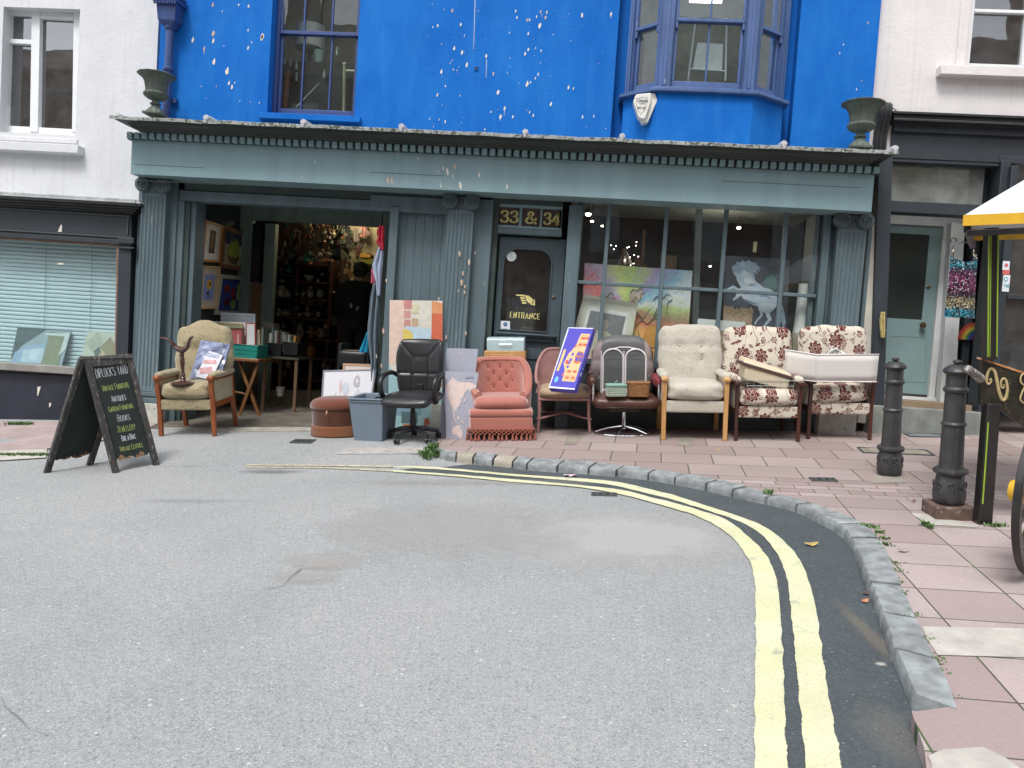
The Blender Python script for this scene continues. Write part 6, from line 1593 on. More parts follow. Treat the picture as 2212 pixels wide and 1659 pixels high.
mb.cur=1;mb.prism([sp_(.24,.02),sp_(.30,.02),sp_(.30,.05),sp_(.24,.05)],ux*.0004);mb.cur=2;mb.prism([sp_(.33,.02),sp_(.38,.02),sp_(.38,.05),sp_(.33,.05)],ux*.0006)
mb.build('side_print',[mat('side_lilac',(.20,.20,.60),.5),mat('side_white',(.62,.62,.72),.5),mat('side_cyan',(.15,.30,.68),.5)],t,smooth=False)
# swivel recliner
g=gr(1352,957);t=thing('recliner_chair','worn brown leather swivel recliner with chrome star base and faded grey back','recliner',(g.x,g.y+.19,0),R(-3))
M_fade=leather('faded_leather',(.25,.20,.20),.5);M_gl=leather('grey_leather',(.085,.085,.085),.5)
mb=MB();mb.tube([(.30*math.cos(2*PI*i/40),.24*math.sin(2*PI*i/40),.012)for i in range(40)],.011,8,closed=True)
for i in range(5):a=2*PI*i/5+PI/2+.3;mb.tube([(.02*math.cos(a),.02*math.sin(a),.075),(.16*math.cos(a),.13*math.sin(a),.055),(.30*math.cos(a),.24*math.sin(a),.014)],[.014,.012,.010],8)
mb.build('star_base',M_chrome,t)
mb=MB();mb.lathe([(.032,.05),(.028,.06),(.022,.08),(.022,.26)],n=20);mb.build('post',M_chrome,t)
mb=MB();mb.box(-.16,.16,-.14,.16,.245,.29);mb.tube([(.06,-.1,.26),(.16,-.16,.22)],.008,6);mb.build('mechanism',M_blackp,t,bevel=.01)
mb=MB();mb.cush(-.33,.33,-.30,.28,.30,.415,.055,.022,.008,n=14);mb.build('seat',M_browl,t)
Mb=Matrix.Translation((0,.22,.39))@Matrix.Rotation(R(-9),4,'X')
def rsh(q):
 k=q.z/.60;q.x*=1-.16*max(0,k-.75)**1.2;q.z-=.10*k*(abs(q.x)/.3)**4
 if q.y<0:
  for bx_ in(-.105,.095):q.y+=.03*math.exp(-(math.hypot(q.x-bx_,q.z-.36)/.03)**2)+.008*math.exp(-((q.z-.36)/.02)**2)
  q.y+=.022*math.exp(-((q.z-.20)/.02)**2)
 return q
mb=MB();mb.cush(-.325,.325,-.07,.07,0,.62,.07,.02,.008,n=22,M=Mb,pf=rsh);o=mb.build('backrest',[M_fade,M_gl,M_browl],t)
for p in o.data.polygons:
 c=Mb.inverted()@p.center
 p.material_index=2 if c.y>.02 else(1 if(abs(c.x)<.235 and c.z>.20)or c.z<.20 else 0)
mb=MB();mb.tube([Mb@Vector(q)for q in[(-.31,.0,.1),(-.31,.0,.45),(-.25,0,.55),(-.1,0,.605),(.1,0,.605),(.25,0,.55),(.31,0,.45),(.31,0,.1)]],.022,8);mb.build('back_rim',M_browl,t)
mb=MB()
for bx_ in(-.105,.095):mb.ell(Mb@Vector((bx_,-.058,.36)),.014,.01,.014,6)
mb.build('buttons',M_browl,t)
M_red=leather('red_leather',(.22,.035,.045),.45)
for sg,m_ in((-1,M_browl),(1,M_red)):
 mb=MB();mb.cush(sg*.345-.045,sg*.345+.045,-.20,.24,.50,.62,.045,.01,.006,n=8);mb.build('armrest',m_,t)
 mb=MB();mb.tube([(sg*.335,-.19,.34),(sg*.335,-.21,.40),(sg*.335,-.21,.54),(sg*.335,-.17,.56)],.012,8);mb.build('arm_tube',M_chrome,t)
gR=Vector((g.x,g.y-.11,0))
# white arched metal screen resting on its seat
t=thing('folding_screen','white metal folding screen of two arched panels with grey mesh, standing on the brown recliner','screen',gR+Vector((0,.30,.43)),R(-3))
M_wm=mat('white_metal',(.72,.68,.68),.3,.2,bmp=.02)
def archtube(x0,x1,y,h,r_=.008):
 w=(x1-x0)/2;c=(x0+x1)/2;return[(x0,y,0),(x0,y+.035,h-w*.9)]+[(c-w*math.cos(PI*i/10),y+.045,h-w*.9+w*.9*math.sin(PI*i/10))for i in range(11)]+[(x1,y+.035,h-w*.9),(x1,y,0)]
for x0,x1 in((-.225,-.012),(.012,.225)):
 mb=MB();mb.tube(archtube(x0,x1,0,.46),.0095,8);mb.tube([(x0-.018,.01,0),(x0-.018,.04,.44)],.006,6);mb.tube([(x0+.0,0,.03),(x1,0,.03)],.006,6)
 f=mb.build('arch_frame',M_wm,t)
mb=MB();mb.tube([(-.12,.05,.455),(-.05,.06,.478),(.04,.06,.478),(.12,.06,.462),(.21,.06,.40)],.007,8);mb.build('top_rail',M_wm,t)
mt,n,bs=newmat('grey_mesh');bs.inputs['Base Color'].default_value=(.10,.11,.11,1);bs.inputs['Alpha'].default_value=.55;bs.inputs['Roughness'].default_value=.6
for x0,x1 in((-.225,-.012),(.012,.225)):
 mb=MB();mb.prism([(x,y+.002,z)for x,y,z in archtube(x0+.004,x1-.004,.0,.457)],(0,.0015,0));mb.build('mesh_panel',mt,t,smooth=False)
 # small woven handbag-like box and wicker basket
M_bag=mat('mint_stripe',(.50,.50,.42),.8,var=.1,vs_=30,bmp=.8,bs_=60,bd=.01);M_mint=mat('mint_green',(.20,.34,.27),.7,var=.12,bmp=.2)
t=thing('sewing_box','small cream and mint woven box with green lid on the recliner seat','box',gR+Vector((-.125,.025,.432)),R(3))
mb=MB();mb.cush(-.10,.10,-.06,.06,0,.10,.012,.004,0,n=6)
mb.build('body',M_bag,t)
mb=MB()
for j in range(4):mb.tube([(-.102,-.063,.015+.024*j)]+[(-.10+.2*i/12,-.065-.003*(i%2),.015+.024*j)for i in range(13)],.005 if j%2 else .004,6)
mb.build('woven_bands',M_mint,t)
mb=MB()
for j in range(3):
 for i in range(13):mb.ell((-.093+.0155*i+.007*(j%2),-.064,.027+.024*j),.006,.004,.008,4)
mb.build('woven_knots',mat('cream_knots',(.60,.56,.46),.8),t)
mb=MB();mb.cush(-.105,.105,-.066,.064,.10,.128,.012,.003,0,n=6);mb.tube([(-.02,0,.125),(.0,-.01,.15),(.015,-.012,.165)],.005,6);mb.build('lid',M_mint,t)
t=thing('wicker_basket','brown wicker basket on the right of the recliner seat','basket',gR+Vector((.105,.03,.432)),R(-2))
M_wick=mat('wicker',(.28,.135,.05),.6,var=.35,vs_=40,bmp=.2)
mb=MB();rows_=11
for j in range(rows_):
 z=.006+.0125*j;k=1+.10*j/rows_;pts=[]
 for i in range(72):
  a=2*PI*i/72;ca,sa=math.cos(a),math.sin(a);e=.5;x=.098*k*math.copysign(abs(ca)**e,ca);y=.06*k*math.copysign(abs(sa)**e,sa)
  w=.0045*math.sin(i*PI/2+(PI/1 if j%2 else 0));pts.append((x*(1+w*8),y*(1+w*12),z+.002*math.sin(i)))
 mb.tube(pts,.0058,5,closed=True)
for i in range(28):
 a=2*PI*i/28;ca,sa=math.cos(a),math.sin(a);x=.098*math.copysign(abs(ca)**.5,ca);y=.06*math.copysign(abs(sa)**.5,sa);mb.tube([(x,y,0),(x*1.1,y*1.1,.14)],.003,4)
mb.box(-.09,.09,-.055,.055,.0,.006)
mb.build('woven_body',M_wick,t)
mb=MB();pts=[]
for i in range(60):
 a=2*PI*i/60;ca,sa=math.cos(a),math.sin(a);pts.append((.112*math.copysign(abs(ca)**.5,ca),.07*math.copysign(abs(sa)**.5,sa),.142+.003*math.sin(i*1.5)))
mb.tube(pts,.008,6,closed=True);mb.build('rim',M_wick,t)
# on the flowered chairs
gF=gr(1656,969);t=thing('wire_basket','grey plastic coated wire basket across the arms of the first flowered chair','basket',(gF.x+.03,gF.y+.05,.61),R(-5))
M_wire=mat('grey_wire',(.36,.40,.40),.4,.3,bmp=0)
mb=MB();w_,d_=.235,.34
for z,k in((.0,1.0),(-.055,.97),(-.11,.93)):
 mb.tube([(-w_*k,0,z),(w_*k,0,z),(w_*k,d_,z),(-w_*k,d_,z)],.0035,6,closed=True)
for i in range(8):
 x=-w_+2*w_*i/7;mb.tube([(x,0,0),(x*.93,.0,-.11),(x*.93,d_,-.11),(x,d_,0)],.002,4)
for sg in(-1,1):mb.tube([(sg*w_,0,0),(sg*.33,0,.012),(sg*.33,d_,.012),(sg*w_,d_,0)],.0035,6)
mb.build('wire_frame',M_wire,t)
t=thing('padded_lid','cream wedge shaped lid with brown edge lying slanted in the wire basket','lid',(gF.x+.02,gF.y+.06,.55),R(-5))
M_cv=mat('cream_vinyl',(.58,.50,.36),.5,var=.06,bmp=.1)
mb=MB();mb.prism([(-.25,0,.07),(.18,0,-.04),(.205,0,.075),(-.235,0,.21)],(0,.30,0));mb.build('body',M_cv,t,bevel=.008)
mb=MB();mb.prism([(-.262,-.012,.207),(.222,-.012,.072),(.222,-.012,.098),(-.262,-.012,.238)],(0,.33,0));mb.build('brown_edge',mat('brown_edge',(.075,.04,.035),.6,var=.3),t,bevel=.004)
mb=MB();mb.prism([(-.258,-.010,.240),(.22,-.010,.100),(.205,.03,.132),(-.235,.03,.275)],(0,.28,.01));mb.build('top_pad',M_cv,t,bevel=.006)
gL=gr(1812,965);t=thing('lampshade','large cream rectangular lampshade lying across the arms of the second flowered chair','lampshade',(gL.x-.03,gL.y-.02,.605),R(-4))
def shade_mat():
 mt,n,bs=newmat('shade_cloth');v=coords(n);w=noise(n,mapping(n,v,scale=(1,1,1)),200,2);c=mixc(n,w,(.56,.53,.50),(.66,.63,.61));n.links.new(c,bs.inputs['Base Color']);bs.inputs['Roughness'].default_value=.95;bump(n,bs,w,.25,.003);return mt
M_shade=shade_mat()
def rr_(hx,hy,r,n_=6,cx=0,cy=0):
 p=[]
 for sx_,sy_,a0 in((1,1,0),(-1,1,PI/2),(-1,-1,PI),(1,-1,3*PI/2)):
  for i in range(n_+1):a=a0+PI/2*i/n_;p.append((cx+sx_*(hx-r)+r*math.cos(a),cy+sy_*(hy-r)+r*math.sin(a)))
 return p
rg=[(.345,-.10),(.36,.30),(-.29,.42),(-.47,.30),(-.265,-.10)]
# outline of the shade seen from above: front face and canted left face
base_pts=[(.325,-.08),(.32,.26),(-.30,.30),(-.49,.18),(-.262,-.08)]
top_pts=[(.335,-.085),(.33,.27),(-.31,.31),(-.50,.19),(-.268,-.085)]
rim_top={0:.272,1:.20,2:.20,3:.295,4:.268}
mb=MB();
for i in range(5):
 a,b=Vector((*base_pts[i],0)),Vector((*base_pts[(i+1)%5],0));c,d=Vector((*top_pts[(i+1)%5],rim_top[(i+1)%5])),Vector((*top_pts[i],rim_top[i]))
 nrm=(b-a).cross(Vector((0,0,1))).normalized();mb.grid(lambda u,v:a.lerp(b,u).lerp(d.lerp(c,u),v)+Vector((0,0,-.006*math.sin(u*PI)*v)),8,4)
mb.build('shade',M_shade,t,fix=False,ang=30)
o=t.children[0];sd_=o.modifiers.new('solid','SOLIDIFY');sd_.thickness=.004
mb=MB();mb.tube([(x,y,rim_top[i])for i,(x,y)in enumerate(top_pts)],.0065,8,closed=True);mb.tube([(x,y,0)for x,y in base_pts],.0055,8,closed=True);mb.build('rim',mat('shade_trim',(.70,.67,.66),.7),t)
mb=MB()
for k in range(3):mb.tube([(-.13+.02*k,.05,.24)]+[(-.13+.02*k+(.17)*i/10,.05+.01*k,.25+(.065-.012*k)*math.sin(PI*i/10))for i in range(1,10)]+[(.04+.03*k,.05,.24)],.007,6)
mb.build('wire_carrier',M_wpaint,t)
# office chair
g=gr(893,950);t=thing('office_chair','black leather office swivel chair with looped plastic arms beside the grey crate','office chair',g,R(-14))
mb=MB()
for i in range(5):
 a=2*PI*i/5-PI/2-.3;mb.tube([(.0,0,.115),(.12*math.cos(a),.12*math.sin(a),.112),(.26*math.cos(a),.26*math.sin(a),.075)],[.032,.026,.017],8)
b=mb.build('star_base',M_blackp,t)
for i in range(5):
 a=2*PI*i/5-PI/2-.3;x,y=.265*math.cos(a),.265*math.sin(a);mb=MB()
 for s_ in(-.016,.016):mb.lathe([(.004,-.009),(.027,-.009),(.029,0),(.027,.009),(.004,.009)],(x+s_,y,.029),16,axis=(1,0,0))
 mb.tube([(x,y,.03),(x,y,.075)],.008,6);mb.build('castor',M_blackp,t)
mb=MB();mb.lathe([(.034,.10),(.032,.17),(.026,.25),(.026,.30),(.02,.31),(.02,.36)],n=20);mb.box(-.09,.09,-.1,.1,.36,.385);mb.tube([(-.05,-.02,.36),(-.2,-.06,.335)],.006,6);mb.build('gas_column',M_blackp,t)
mb=MB();mb.cush(-.245,.245,-.25,.24,.385,.475,.045,.025,.006,n=14,pf=lambda p:Vector((p.x,p.y,p.z-.03*max(0,(-p.y-.12)/.12))));mb.build('seat',M_blackl,t)
Mb=Matrix.Translation((0,.22,.46))@Matrix.Rotation(R(-9),4,'X')
def osh(q):
 k=q.z/.52;q.x*=.90+.10*math.sin(min(1,k*1.25)*PI/2)-.08*max(0,k-.8)/.2;q.y-=.03*(1-(abs(q.x)/.24)**2)*0-.05*(abs(q.x)/.24)**2*0
 q.y+=-.05*(abs(q.x)/.24)**2
 if q.y<.0:
  for d in(abs(abs(q.x)-.085)+(0 if q.z<.36 else 9),abs(q.z-.36)+(0 if abs(q.x)<.085 else 9),abs(q.z-.19),abs((abs(q.x)-.085)-(q.z-.36)*.85)/1.3+(0 if q.z>.36 else 9)):q.y+=.012*math.exp(-(d/.008)**2)
 return q
mb=MB();mb.cush(-.245,.245,-.035,.04,0,.54,.04,.015,.004,n=34,M=Mb,pf=osh);mb.build('backrest',M_blackl,t,ang=60)
mb=MB();mb.box(-.04,.04,.17,.19,.37,.55);mb.box(-.04,.04,.1,.19,.365,.38);mb.build('back_bracket',M_blackp,t,bevel=.004)
for sg in(-1,1):
 pts=smoothline([(sg*.235,.22,.62),(sg*.275,.15,.665),(sg*.285,.02,.665),(sg*.285,-.10,.64),(sg*.285,-.15,.57),(sg*.28,-.12,.47),(sg*.265,-.03,.405),(sg*.22,.02,.385)],4)
 mb=MB();vs_=[]
 mb.tube(pts,[.021+.006*math.sin(PI*i/len(pts))for i in range(len(pts))],10);mb.build('arm',M_blackp,t)
 # grey crate, stool, leaning prints
M_gbin=mat('grey_blue_plastic',(.155,.20,.25),.45,var=.05,bmp=.05)
def openbox(mb,w0,d0,w1,d1,h,th=.006):
 def ring(w,d,z,y0=0):return[(-w/2,y0-d/2,z),(w/2,y0-d/2,z),(w/2,y0+d/2,z),(-w/2,y0+d/2,z)]
 a=ring(w0,d0,0)+ring(w1,d1,h)+ring(w1-th*2,d1-th*2,h)+ring(w0-th*2,d0-th*2,th)
 f=[(3,2,1,0),(12,13,14,15)]
 for r in range(3):
  for j in range(4):k=(j+1)%4;f.append((4*r+j,4*r+k,4*r+4+k,4*r+4+j))
 mb.add(a,f)
g=gr(801,955);t=thing('storage_bin','open grey blue plastic bin standing between the brown stool and the office chair','storage bin',g+Vector((0,.22,0)),R(-13))
mb=MB();openbox(mb,.30,.34,.365,.42,.43);mb.build('body',M_gbin,t,bevel=.012,seg=3)
mb=MB();r1=rr_(.192,.218,.03);
for z in(.43,):mb.tube([(x,y,z)for x,y in r1],.009,8,closed=True)
r1=rr_(.187,.213,.03);mb.tube([(x,y,.405)for x,y in r1],.006,6,closed=True);mb.build('rim',M_gbin,t)
t2=thing('black_cable','black looped cable end poking up inside the grey blue bin','cable',g+Vector((.03,.25,.3)),0)
mb=MB();mb.tube(smoothline([(-.02,0,.0),(-.025,0,.09),(.0,0,.12),(.03,.01,.11),(.04,.02,.07),(.03,.02,.0)],4),.009,8);mb.build('cable_loop',M_blackp,t2)
g=gr(719,948);t=thing('footstool','brown velvet heart shaped footstool with lifting lid and tan fringe','footstool',g+Vector((0,.24,0)),R(4))
def heart(a,k=1.0,f=0):
 r=.245*k*(1+.05*math.cos(2*a));x,y=r*math.cos(a)*1.05,r*math.sin(a)*.9
 y-=.07*k*math.exp(-((a-PI/2)/.45)**2);return x,y
def heartloft(mb,prof,n_=56):
 vs_=[]
 for k,z in prof:
  for i in range(n_):x,y=heart(2*PI*i/n_,k);vs_.append((x,y,z))
 N_=len(prof);fs=[(i*n_+j,i*n_+(j+1)%n_,(i+1)*n_+(j+1)%n_,(i+1)*n_+j)for i in range(N_-1)for j in range(n_)]+[tuple(range(n_-1,-1,-1)),tuple(range((N_-1)*n_,N_*n_))]
 mb.add(vs_,fs)
M_brv=fabric('brown_velvet',(.085,.030,.014),sc_=30,sheen=.4,bmp=.2);M_tanf=fabric('tan_fringe',(.27,.10,.042),sc_=100,var=.3)
mb=MB();heartloft(mb,[(.94,.02),(.96,.05),(.97,.285)]);mb.build('drum',M_brv,t)
mb=MB();heartloft(mb,[(.99,.285),(1.02,.295),(1.03,.32),(1.0,.345),(.9,.375),(.7,.395),(.4,.405),(.1,.405)]);mb.build('lid',fabric('brown_velvet_lid',(.14,.040,.022),sc_=30,sheen=.6,bmp=.2),t)
mb=MB();n_=150
for i in range(n_):
 a=2*PI*i/n_;x,y=heart(a,.99);x2,y2=heart(a,1.02);mb.bar((x,y,.105),(x2,y2,.012+.006*math.sin(i*1.7)),.0075,.005)
heartloft(mb,[(.975,.098),(1.0,.100),(1.0,.112),(.975,.114)]);mb.build('fringe',M_tanf,t)
mb=MB();mb.tube([(-.07,-.225,.285),(-.072,-.24,.27),(-.08,-.243,.245)],[.006,.009,.005],6);mb.build('pull_tab',mat('tan_tab',(.42,.24,.14),.7),t)
def leaning(name,lab,bl,br,tr,tl,zb,dtop,mt_frame,frame,mt_in,cat='picture',th=.018,inner=None,group=None):
 """framed flat thing: bottom edge on the ground level zb, top edge leaning back"""
 a,b=gp(*bl,zb),gp(*br,zb);d=(a.y+b.y)/2
 c,e=gd(*tr,b.y+dtop),gd(*tl,a.y+dtop);o0=(a+b)/2
 t=thing(name,lab,cat,o0,0,group);ps=[a-o0,b-o0,c-o0,e-o0];nrm=(ps[1]-ps[0]).cross(ps[3]-ps[0]).normalized()
 mb=MB()
 if frame:
  w,h=(ps[1]-ps[0]).length,(ps[3]-ps[0]).length;fu,fv=frame/w,frame/h
  P4=lambda u,v,k=0:inpl(ps,u,v,nrm,k)
  for q in(((0,0),(1,0),(1-fu,fv),(fu,fv)),((1,0),(1,1),(1-fu,1-fv),(1-fu,fv)),((1,1),(0,1),(fu,1-fv),(1-fu,1-fv)),((0,1),(0,0),(fu,fv),(fu,1-fv))):
   mb.prism([P4(u,v,.004)for u,v in q],nrm*-(th+.004))
  mb.build('frame',mt_frame,t,bevel=.0015,smooth=False);mb=MB()
  mb.prism([P4(fu*.9,fv*.9),P4(1-fu*.9,fv*.9),P4(1-fu*.9,1-fv*.9),P4(fu*.9,1-fv*.9)],nrm*-(th*.6));mb.build('print',mt_in,t,smooth=False)
 else:
  mb.prism(ps,nrm*-th);mb.build('canvas',mt_in,t,smooth=False,bevel=.002)
 if inner:inner(t,ps,nrm)
 return t
M_paper=mat('print_paper',(.66,.66,.70),.45,var=.02,bmp=0)
def in1(t,ps,n_):
 it=[];rr=random.Random(2)
 def blob(cx,cy,w,h,c,k=9):it.append((c,[(cx+w*math.cos(2*PI*i/k)*rr.uniform(.7,1.1),cy+h*math.sin(2*PI*i/k)*rr.uniform(.7,1.1))for i in range(k)]))
 blob(.28,.42,.025,.18,(.36,.38,.46));blob(.36,.70,.035,.14,(.58,.46,.46));blob(.46,.66,.07,.12,(.50,.55,.62));blob(.66,.78,.07,.12,(.42,.40,.46));blob(.67,.79,.025,.05,(.64,.62,.58));blob(.47,.3,.12,.12,(.62,.60,.50));blob(.56,.38,.06,.14,(.60,.50,.48));blob(.70,.5,.07,.16,(.52,.54,.58));blob(.84,.38,.05,.12,(.50,.50,.56));blob(.15,.25,.03,.14,(.52,.54,.60));blob(.75,.32,.04,.1,(.48,.52,.60));blob(.4,.15,.06,.08,(.60,.56,.46))
 shapes(t,ps,n_,it)
gS=gr(719,948)
leaning('framed_print','pale modern print in a thin grey frame behind the brown footstool',(690,918),(795,920),(813,797),(698,800),gS.z,.14,mat('grey_frame',(.22,.23,.27),.4),.018,M_paper,inner=in1)
leaning('framed_print','light wood framed picture with white octagonal mount, mostly behind the grey framed print',(735,912),(802,914),(813,787),(741,785),gS.z,.10,mat('peach_wood',(.46,.27,.17),.5),.025,mat('cream_mount',(.62,.55,.48),.6,var=.03))
# tall coloured panel behind the office chair
def in2(t,ps,n_):
 it=[((.66,.50,.42),[(0,.5),(.30,.5),(.32,1),(0,1)]),((.60,.58,.50),[(.30,.55),(.80,.52),(.80,1),(.30,1)]),((.52,.22,.20),[(.27,.93),(.42,.93),(.42,1),(.27,1)]),((.52,.26,.24),[(.27,.86),(.40,.86),(.40,.92),(.27,.92)]),((.50,.24,.22),[(.28,.79),(.40,.79),(.40,.85),(.28,.85)]),((.45,.33,.22),[(.42,.80),(.54,.80),(.54,.86),(.42,.86)]),((.55,.52,.36),[(.42,.9),(.55,.9),(.55,.97),(.42,.97)]),
 ((.45,.58,.66),[(.28,.66),(.78,.64),(.80,.78),(.30,.80)]),((.62,.50,.12),[(.26,.66)]+[(.30+.15*math.sin(PI*i/8),.655+.12*(1-math.cos(PI*i/8))/2)for i in range(9)]+[(.26,.775)]),
 ((.58,.50,.38),[(.28,.52),(.78,.5),(.78,.63),(.28,.65)]),((.50,.26,.24),[(.28,.58),(.42,.58),(.42,.64),(.28,.64)]),((.55,.13,.065),[(.78,.42),(1,.42),(1,.90),(.80,.90)]),((.62,.27,.12),[(.80,.90),(1,.90),(1,.98),(.80,1)]),((.50,.52,.32),[(.8,.34),(1,.34),(1,.42),(.8,.42)]),
 ((.30,.48,.50),[(0,0),(1,0),(1,.30),(.8,.34),(.3,.30),(0,.5)]),((.18,.30,.36),[(.1,.1),(.62,.1),(.62,.22),(.1,.22)]),((.08,.14,.15),[(.25,.04),(.55,.04),(.55,.13),(.25,.13)]),((.16,.28,.16),[(.85,.03),(.97,.03),(.97,.08),(.85,.08)]),((.40,.15,.07),[(.28,.015),(.52,.015),(.52,.035),(.28,.035)]),((.38,.12,.07),[(.66,.02),(.78,.03),(.76,.08),(.68,.08)])]
 shapes(t,ps,n_,it)
leaning('painted_panel','tall abstract painted panel of pink, orange and pale blue shapes against the boarded door',(838,925),(955,925),(956,650),(842,648),0,.10,None,0,mat('panel_canvas',(.62,.60,.54),.6,var=.06,vs_=12),inner=in2,th=.03)
# two world map canvases
M_map=mat('map_blue_grey',(.33,.34,.41),.7,var=.05,vs_=20)
ML=(.62,.50,.47)
def in3(t,ps,n_):
 shapes(t,ps,n_,[(ML,[(.02,.70),(.12,.73),(.14,.69),(.05,.68)]),(ML,[(.48,.665),(.60,.70),(.60,.71),(.52,.69)]),(ML,[(.80,.655),(.99,.665),(.99,.70),(.88,.685)]),(ML,[(.3,.745),(.5,.75),(.5,.745)]),(ML,[(.45,.95),(.5,.965),(.48,.93)])])
def in4(t,ps,n_):
 asia=[(.02,.77),(.04,.82),(.10,.83),(.14,.86),(.20,.88),(.22,.92),(.27,.90),(.34,.87),(.44,.85),(.62,.845),(.78,.85),(.99,.81),(.97,.77),(.84,.74),(.78,.71),(.76,.75),(.66,.71),(.62,.67),(.60,.62),(.56,.62),(.54,.57),(.52,.51),(.46,.47),(.40,.465),(.41,.42),(.36,.39),(.34,.43),(.30,.46),(.31,.41),(.35,.33),(.33,.32),(.27,.38),(.26,.46),(.20,.49),(.14,.56),(.10,.60),(.07,.64),(.04,.70)]
 shapes(t,ps,n_,[(ML,asia),(ML,[(.28,.17),(.40,.19),(.46,.21),(.55,.205),(.58,.17),(.66,.13),(.70,.08),(.68,.02),(.60,.01),(.52,.05),(.40,.07),(.31,.06),(.27,.10)]),(ML,[(.27,.34),(.35,.27),(.42,.245),(.44,.25),(.33,.32)]),(ML,[(.44,.33),(.52,.34),(.50,.285),(.45,.29)]),(ML,[(.56,.29),(.66,.27),(.72,.235),(.70,.225),(.58,.27)]),(ML,[(.62,.54),(.68,.56),(.70,.62),(.66,.60),(.60,.53)]),(ML,[(.46,.39),(.50,.40),(.49,.36)]),(ML,[(.38,.24),(.5,.235),(.5,.228),(.38,.232)]),(ML,[(.74,.87),(.84,.885),(.83,.87)]),(ML,[(.82,.16),(.84,.165),(.83,.13)]),((.26,.27,.34),[(.62,.93),(.88,.94),(.88,.925),(.62,.915)])])
leaning('map_canvas','rear pale blue world map canvas, taller one with mostly empty ocean at its top',(947,945),(1012,944),(1033,754),(965,752),0,.16,None,0,M_map,inner=in3,th=.02,group='map canvases')
leaning('map_canvas','front world map canvas showing Asia and Australia in pale pink',(963,948),(1013,948.5),(1034,805),(961,802),0,.12,None,0,M_map,inner=in4,th=.02,group='map canvases')
# cabinet and bread bin
g=gr(1090,939);t=thing('cabinet','small light wood cabinet with dark glass front behind the pink tub chair','cabinet',(g.x,g.y,0),R(-5))
h=gd(1088,759,g.y).z;w=.225
mb=MB();mb.box(-w,w,0,.26,h-.03,h);mb.box(-w,-w+.04,0.0,.26,0,h-.03);mb.box(w-.04,w,0,.26,0,h-.03);mb.box(-w+.04,w-.04,.0,.26,0,.05);mb.box(-w+.04,w-.04,.24,.26,.05,h-.03)
mb.box(-w+.04,w-.04,-.004,.02,h-.09,h-.03);mb.build('carcass',M_pine,t,bevel=.004)
mb=MB();mb.box(-w+.04,w-.04,.004,.012,.05,h-.09);mb.build('glass_door',mat('brown_glass',(.03,.02,.015),.15),t)
mb=MB();mb.ell((0,-.012,h-.06),.014,.012,.014,8);mb.build('knob',M_pine,t)
t=thing('bread_bin','pale blue enamel bread bin standing on top of the light wood cabinet','bread bin',(g.x+.01,g.y+.02,h),R(-5))
M_bb=mat('pale_blue_enamel',(.40,.52,.54),.35,var=.03,bmp=0,coat=.3)
mb=MB();w=.205;prof_=[(0,0),(.23,0),(.23,.145)]+[(.05-.05*math.sin(PI/2*i/6),.10+.045*math.cos(PI/2*i/6))for i in range(7)]
mb.prism([(-w,y,z)for y,z in prof_],(2*w,0,0));mb.build('body',M_bb,t,bevel=.006)
mb=MB();mb.tube([(-.065,-.001,.075),(-.065,-.018,.075),(.065,-.018,.075),(.065,-.001,.075)],.004,6);mb.build('handle',M_chrome,t)
mb=MB();mb.box(-w+.006,w-.006,-.002,.0,.118,.121);mb.build('lid_seam',mat('seam_grey',(.2,.26,.27),.5),t)
# A-board
fl1,fr1=gr(246,1023),gr(346,1004);bl1=gr(92,1021);br1=bl1+(fr1-fl1);cen=(fl1+fr1+bl1+br1)/4
t=thing('chalkboard_sign','battered black wooden A-board chalked with the names of goods, standing in the road','sign',(cen.x,cen.y,cen.z))
L_=lambda p:p-cen
# apex line: seen between (172..) and (303,772)
ap1=gd(181,772,(fl1.y+bl1.y)/2+.02);ap2=gd(297,769,(fr1.y+br1.y)/2+.02)
M_bfr=mat('board_frame_worn',(.040,.038,.036),.75,var=.4,vs_=9,bmp=.6,bs_=40,stretch=(2,2,.6),wear=.58,wearc=(.23,.20,.17));M_chb=mat('chalkboard_black',(.009,.016,.014),.75,var=.3,vs_=5,bmp=.08)
def panel(a,b,c,d,front):
 """a,b feet; c,d top right/left"""
 a,b,c,d=[L_(q)for q in(a,b,c,d)];ux=(b-a).normalized();up_=(d-a).normalized();nn=ux.cross(up_).normalized()
 if not front:nn=-nn
 mb=MB();w=.052
 h=(d-a).length;W_=(b-a).length
 q=lambda u,v,k=0:a+ux*u+up_*v+nn*k
 mb.prism([q(0,0),q(w,0),q(w*.95,h),q(-.0,h)],nn*-.045);mb.prism([q(W_-w,0),q(W_,0),q(W_,h),q(W_-w,h)],nn*-.045);mb.prism([q(w,h-.09),q(W_-w,h-.09),q(W_-w,h+.0),q(w,h+.0)],nn*-.045)
 f=mb.build('frame',M_bfr,t,bevel=.006)
 mb=MB();rr=random.Random(8 if front else 5);bot=[]
 n_=26
 for i in range(n_+1):u=w*.5+(W_-w)*i/n_;bot.append((u,.10+.05*abs(mnoise.noise(Vector((i*.45,3 if front else 9,0))))+(.012*rr.random())))
 pts=[q(u,v,-.018)for u,v in bot]+[q(W_-w*.5,h-.05,-.018),q(w*.5,h-.05,-.018)]
 mb.prism(pts,nn*-.008);mb.cur=1
 for i in range(4,n_-3):
  if rr.random()<.55:u,v=bot[i];e=rr.uniform(.015,.045);mb.prism([q(u-.018,v-.004,-.0165),q(u+.018,v+.0,-.0165),q(u+.014,v+e*.5,-.0165),q(u-.012,v+e,-.0165)],nn*-.0095)
 mb.build('board',[M_chb,mat('split_ply',(.26,.15,.08),.9,var=.4,vs_=30)],t,smooth=False)
 return q,ux,up_,nn,W_,h
q,ux,up_,nn,W_,h=panel(fl1,fr1,ap2,ap1,True)
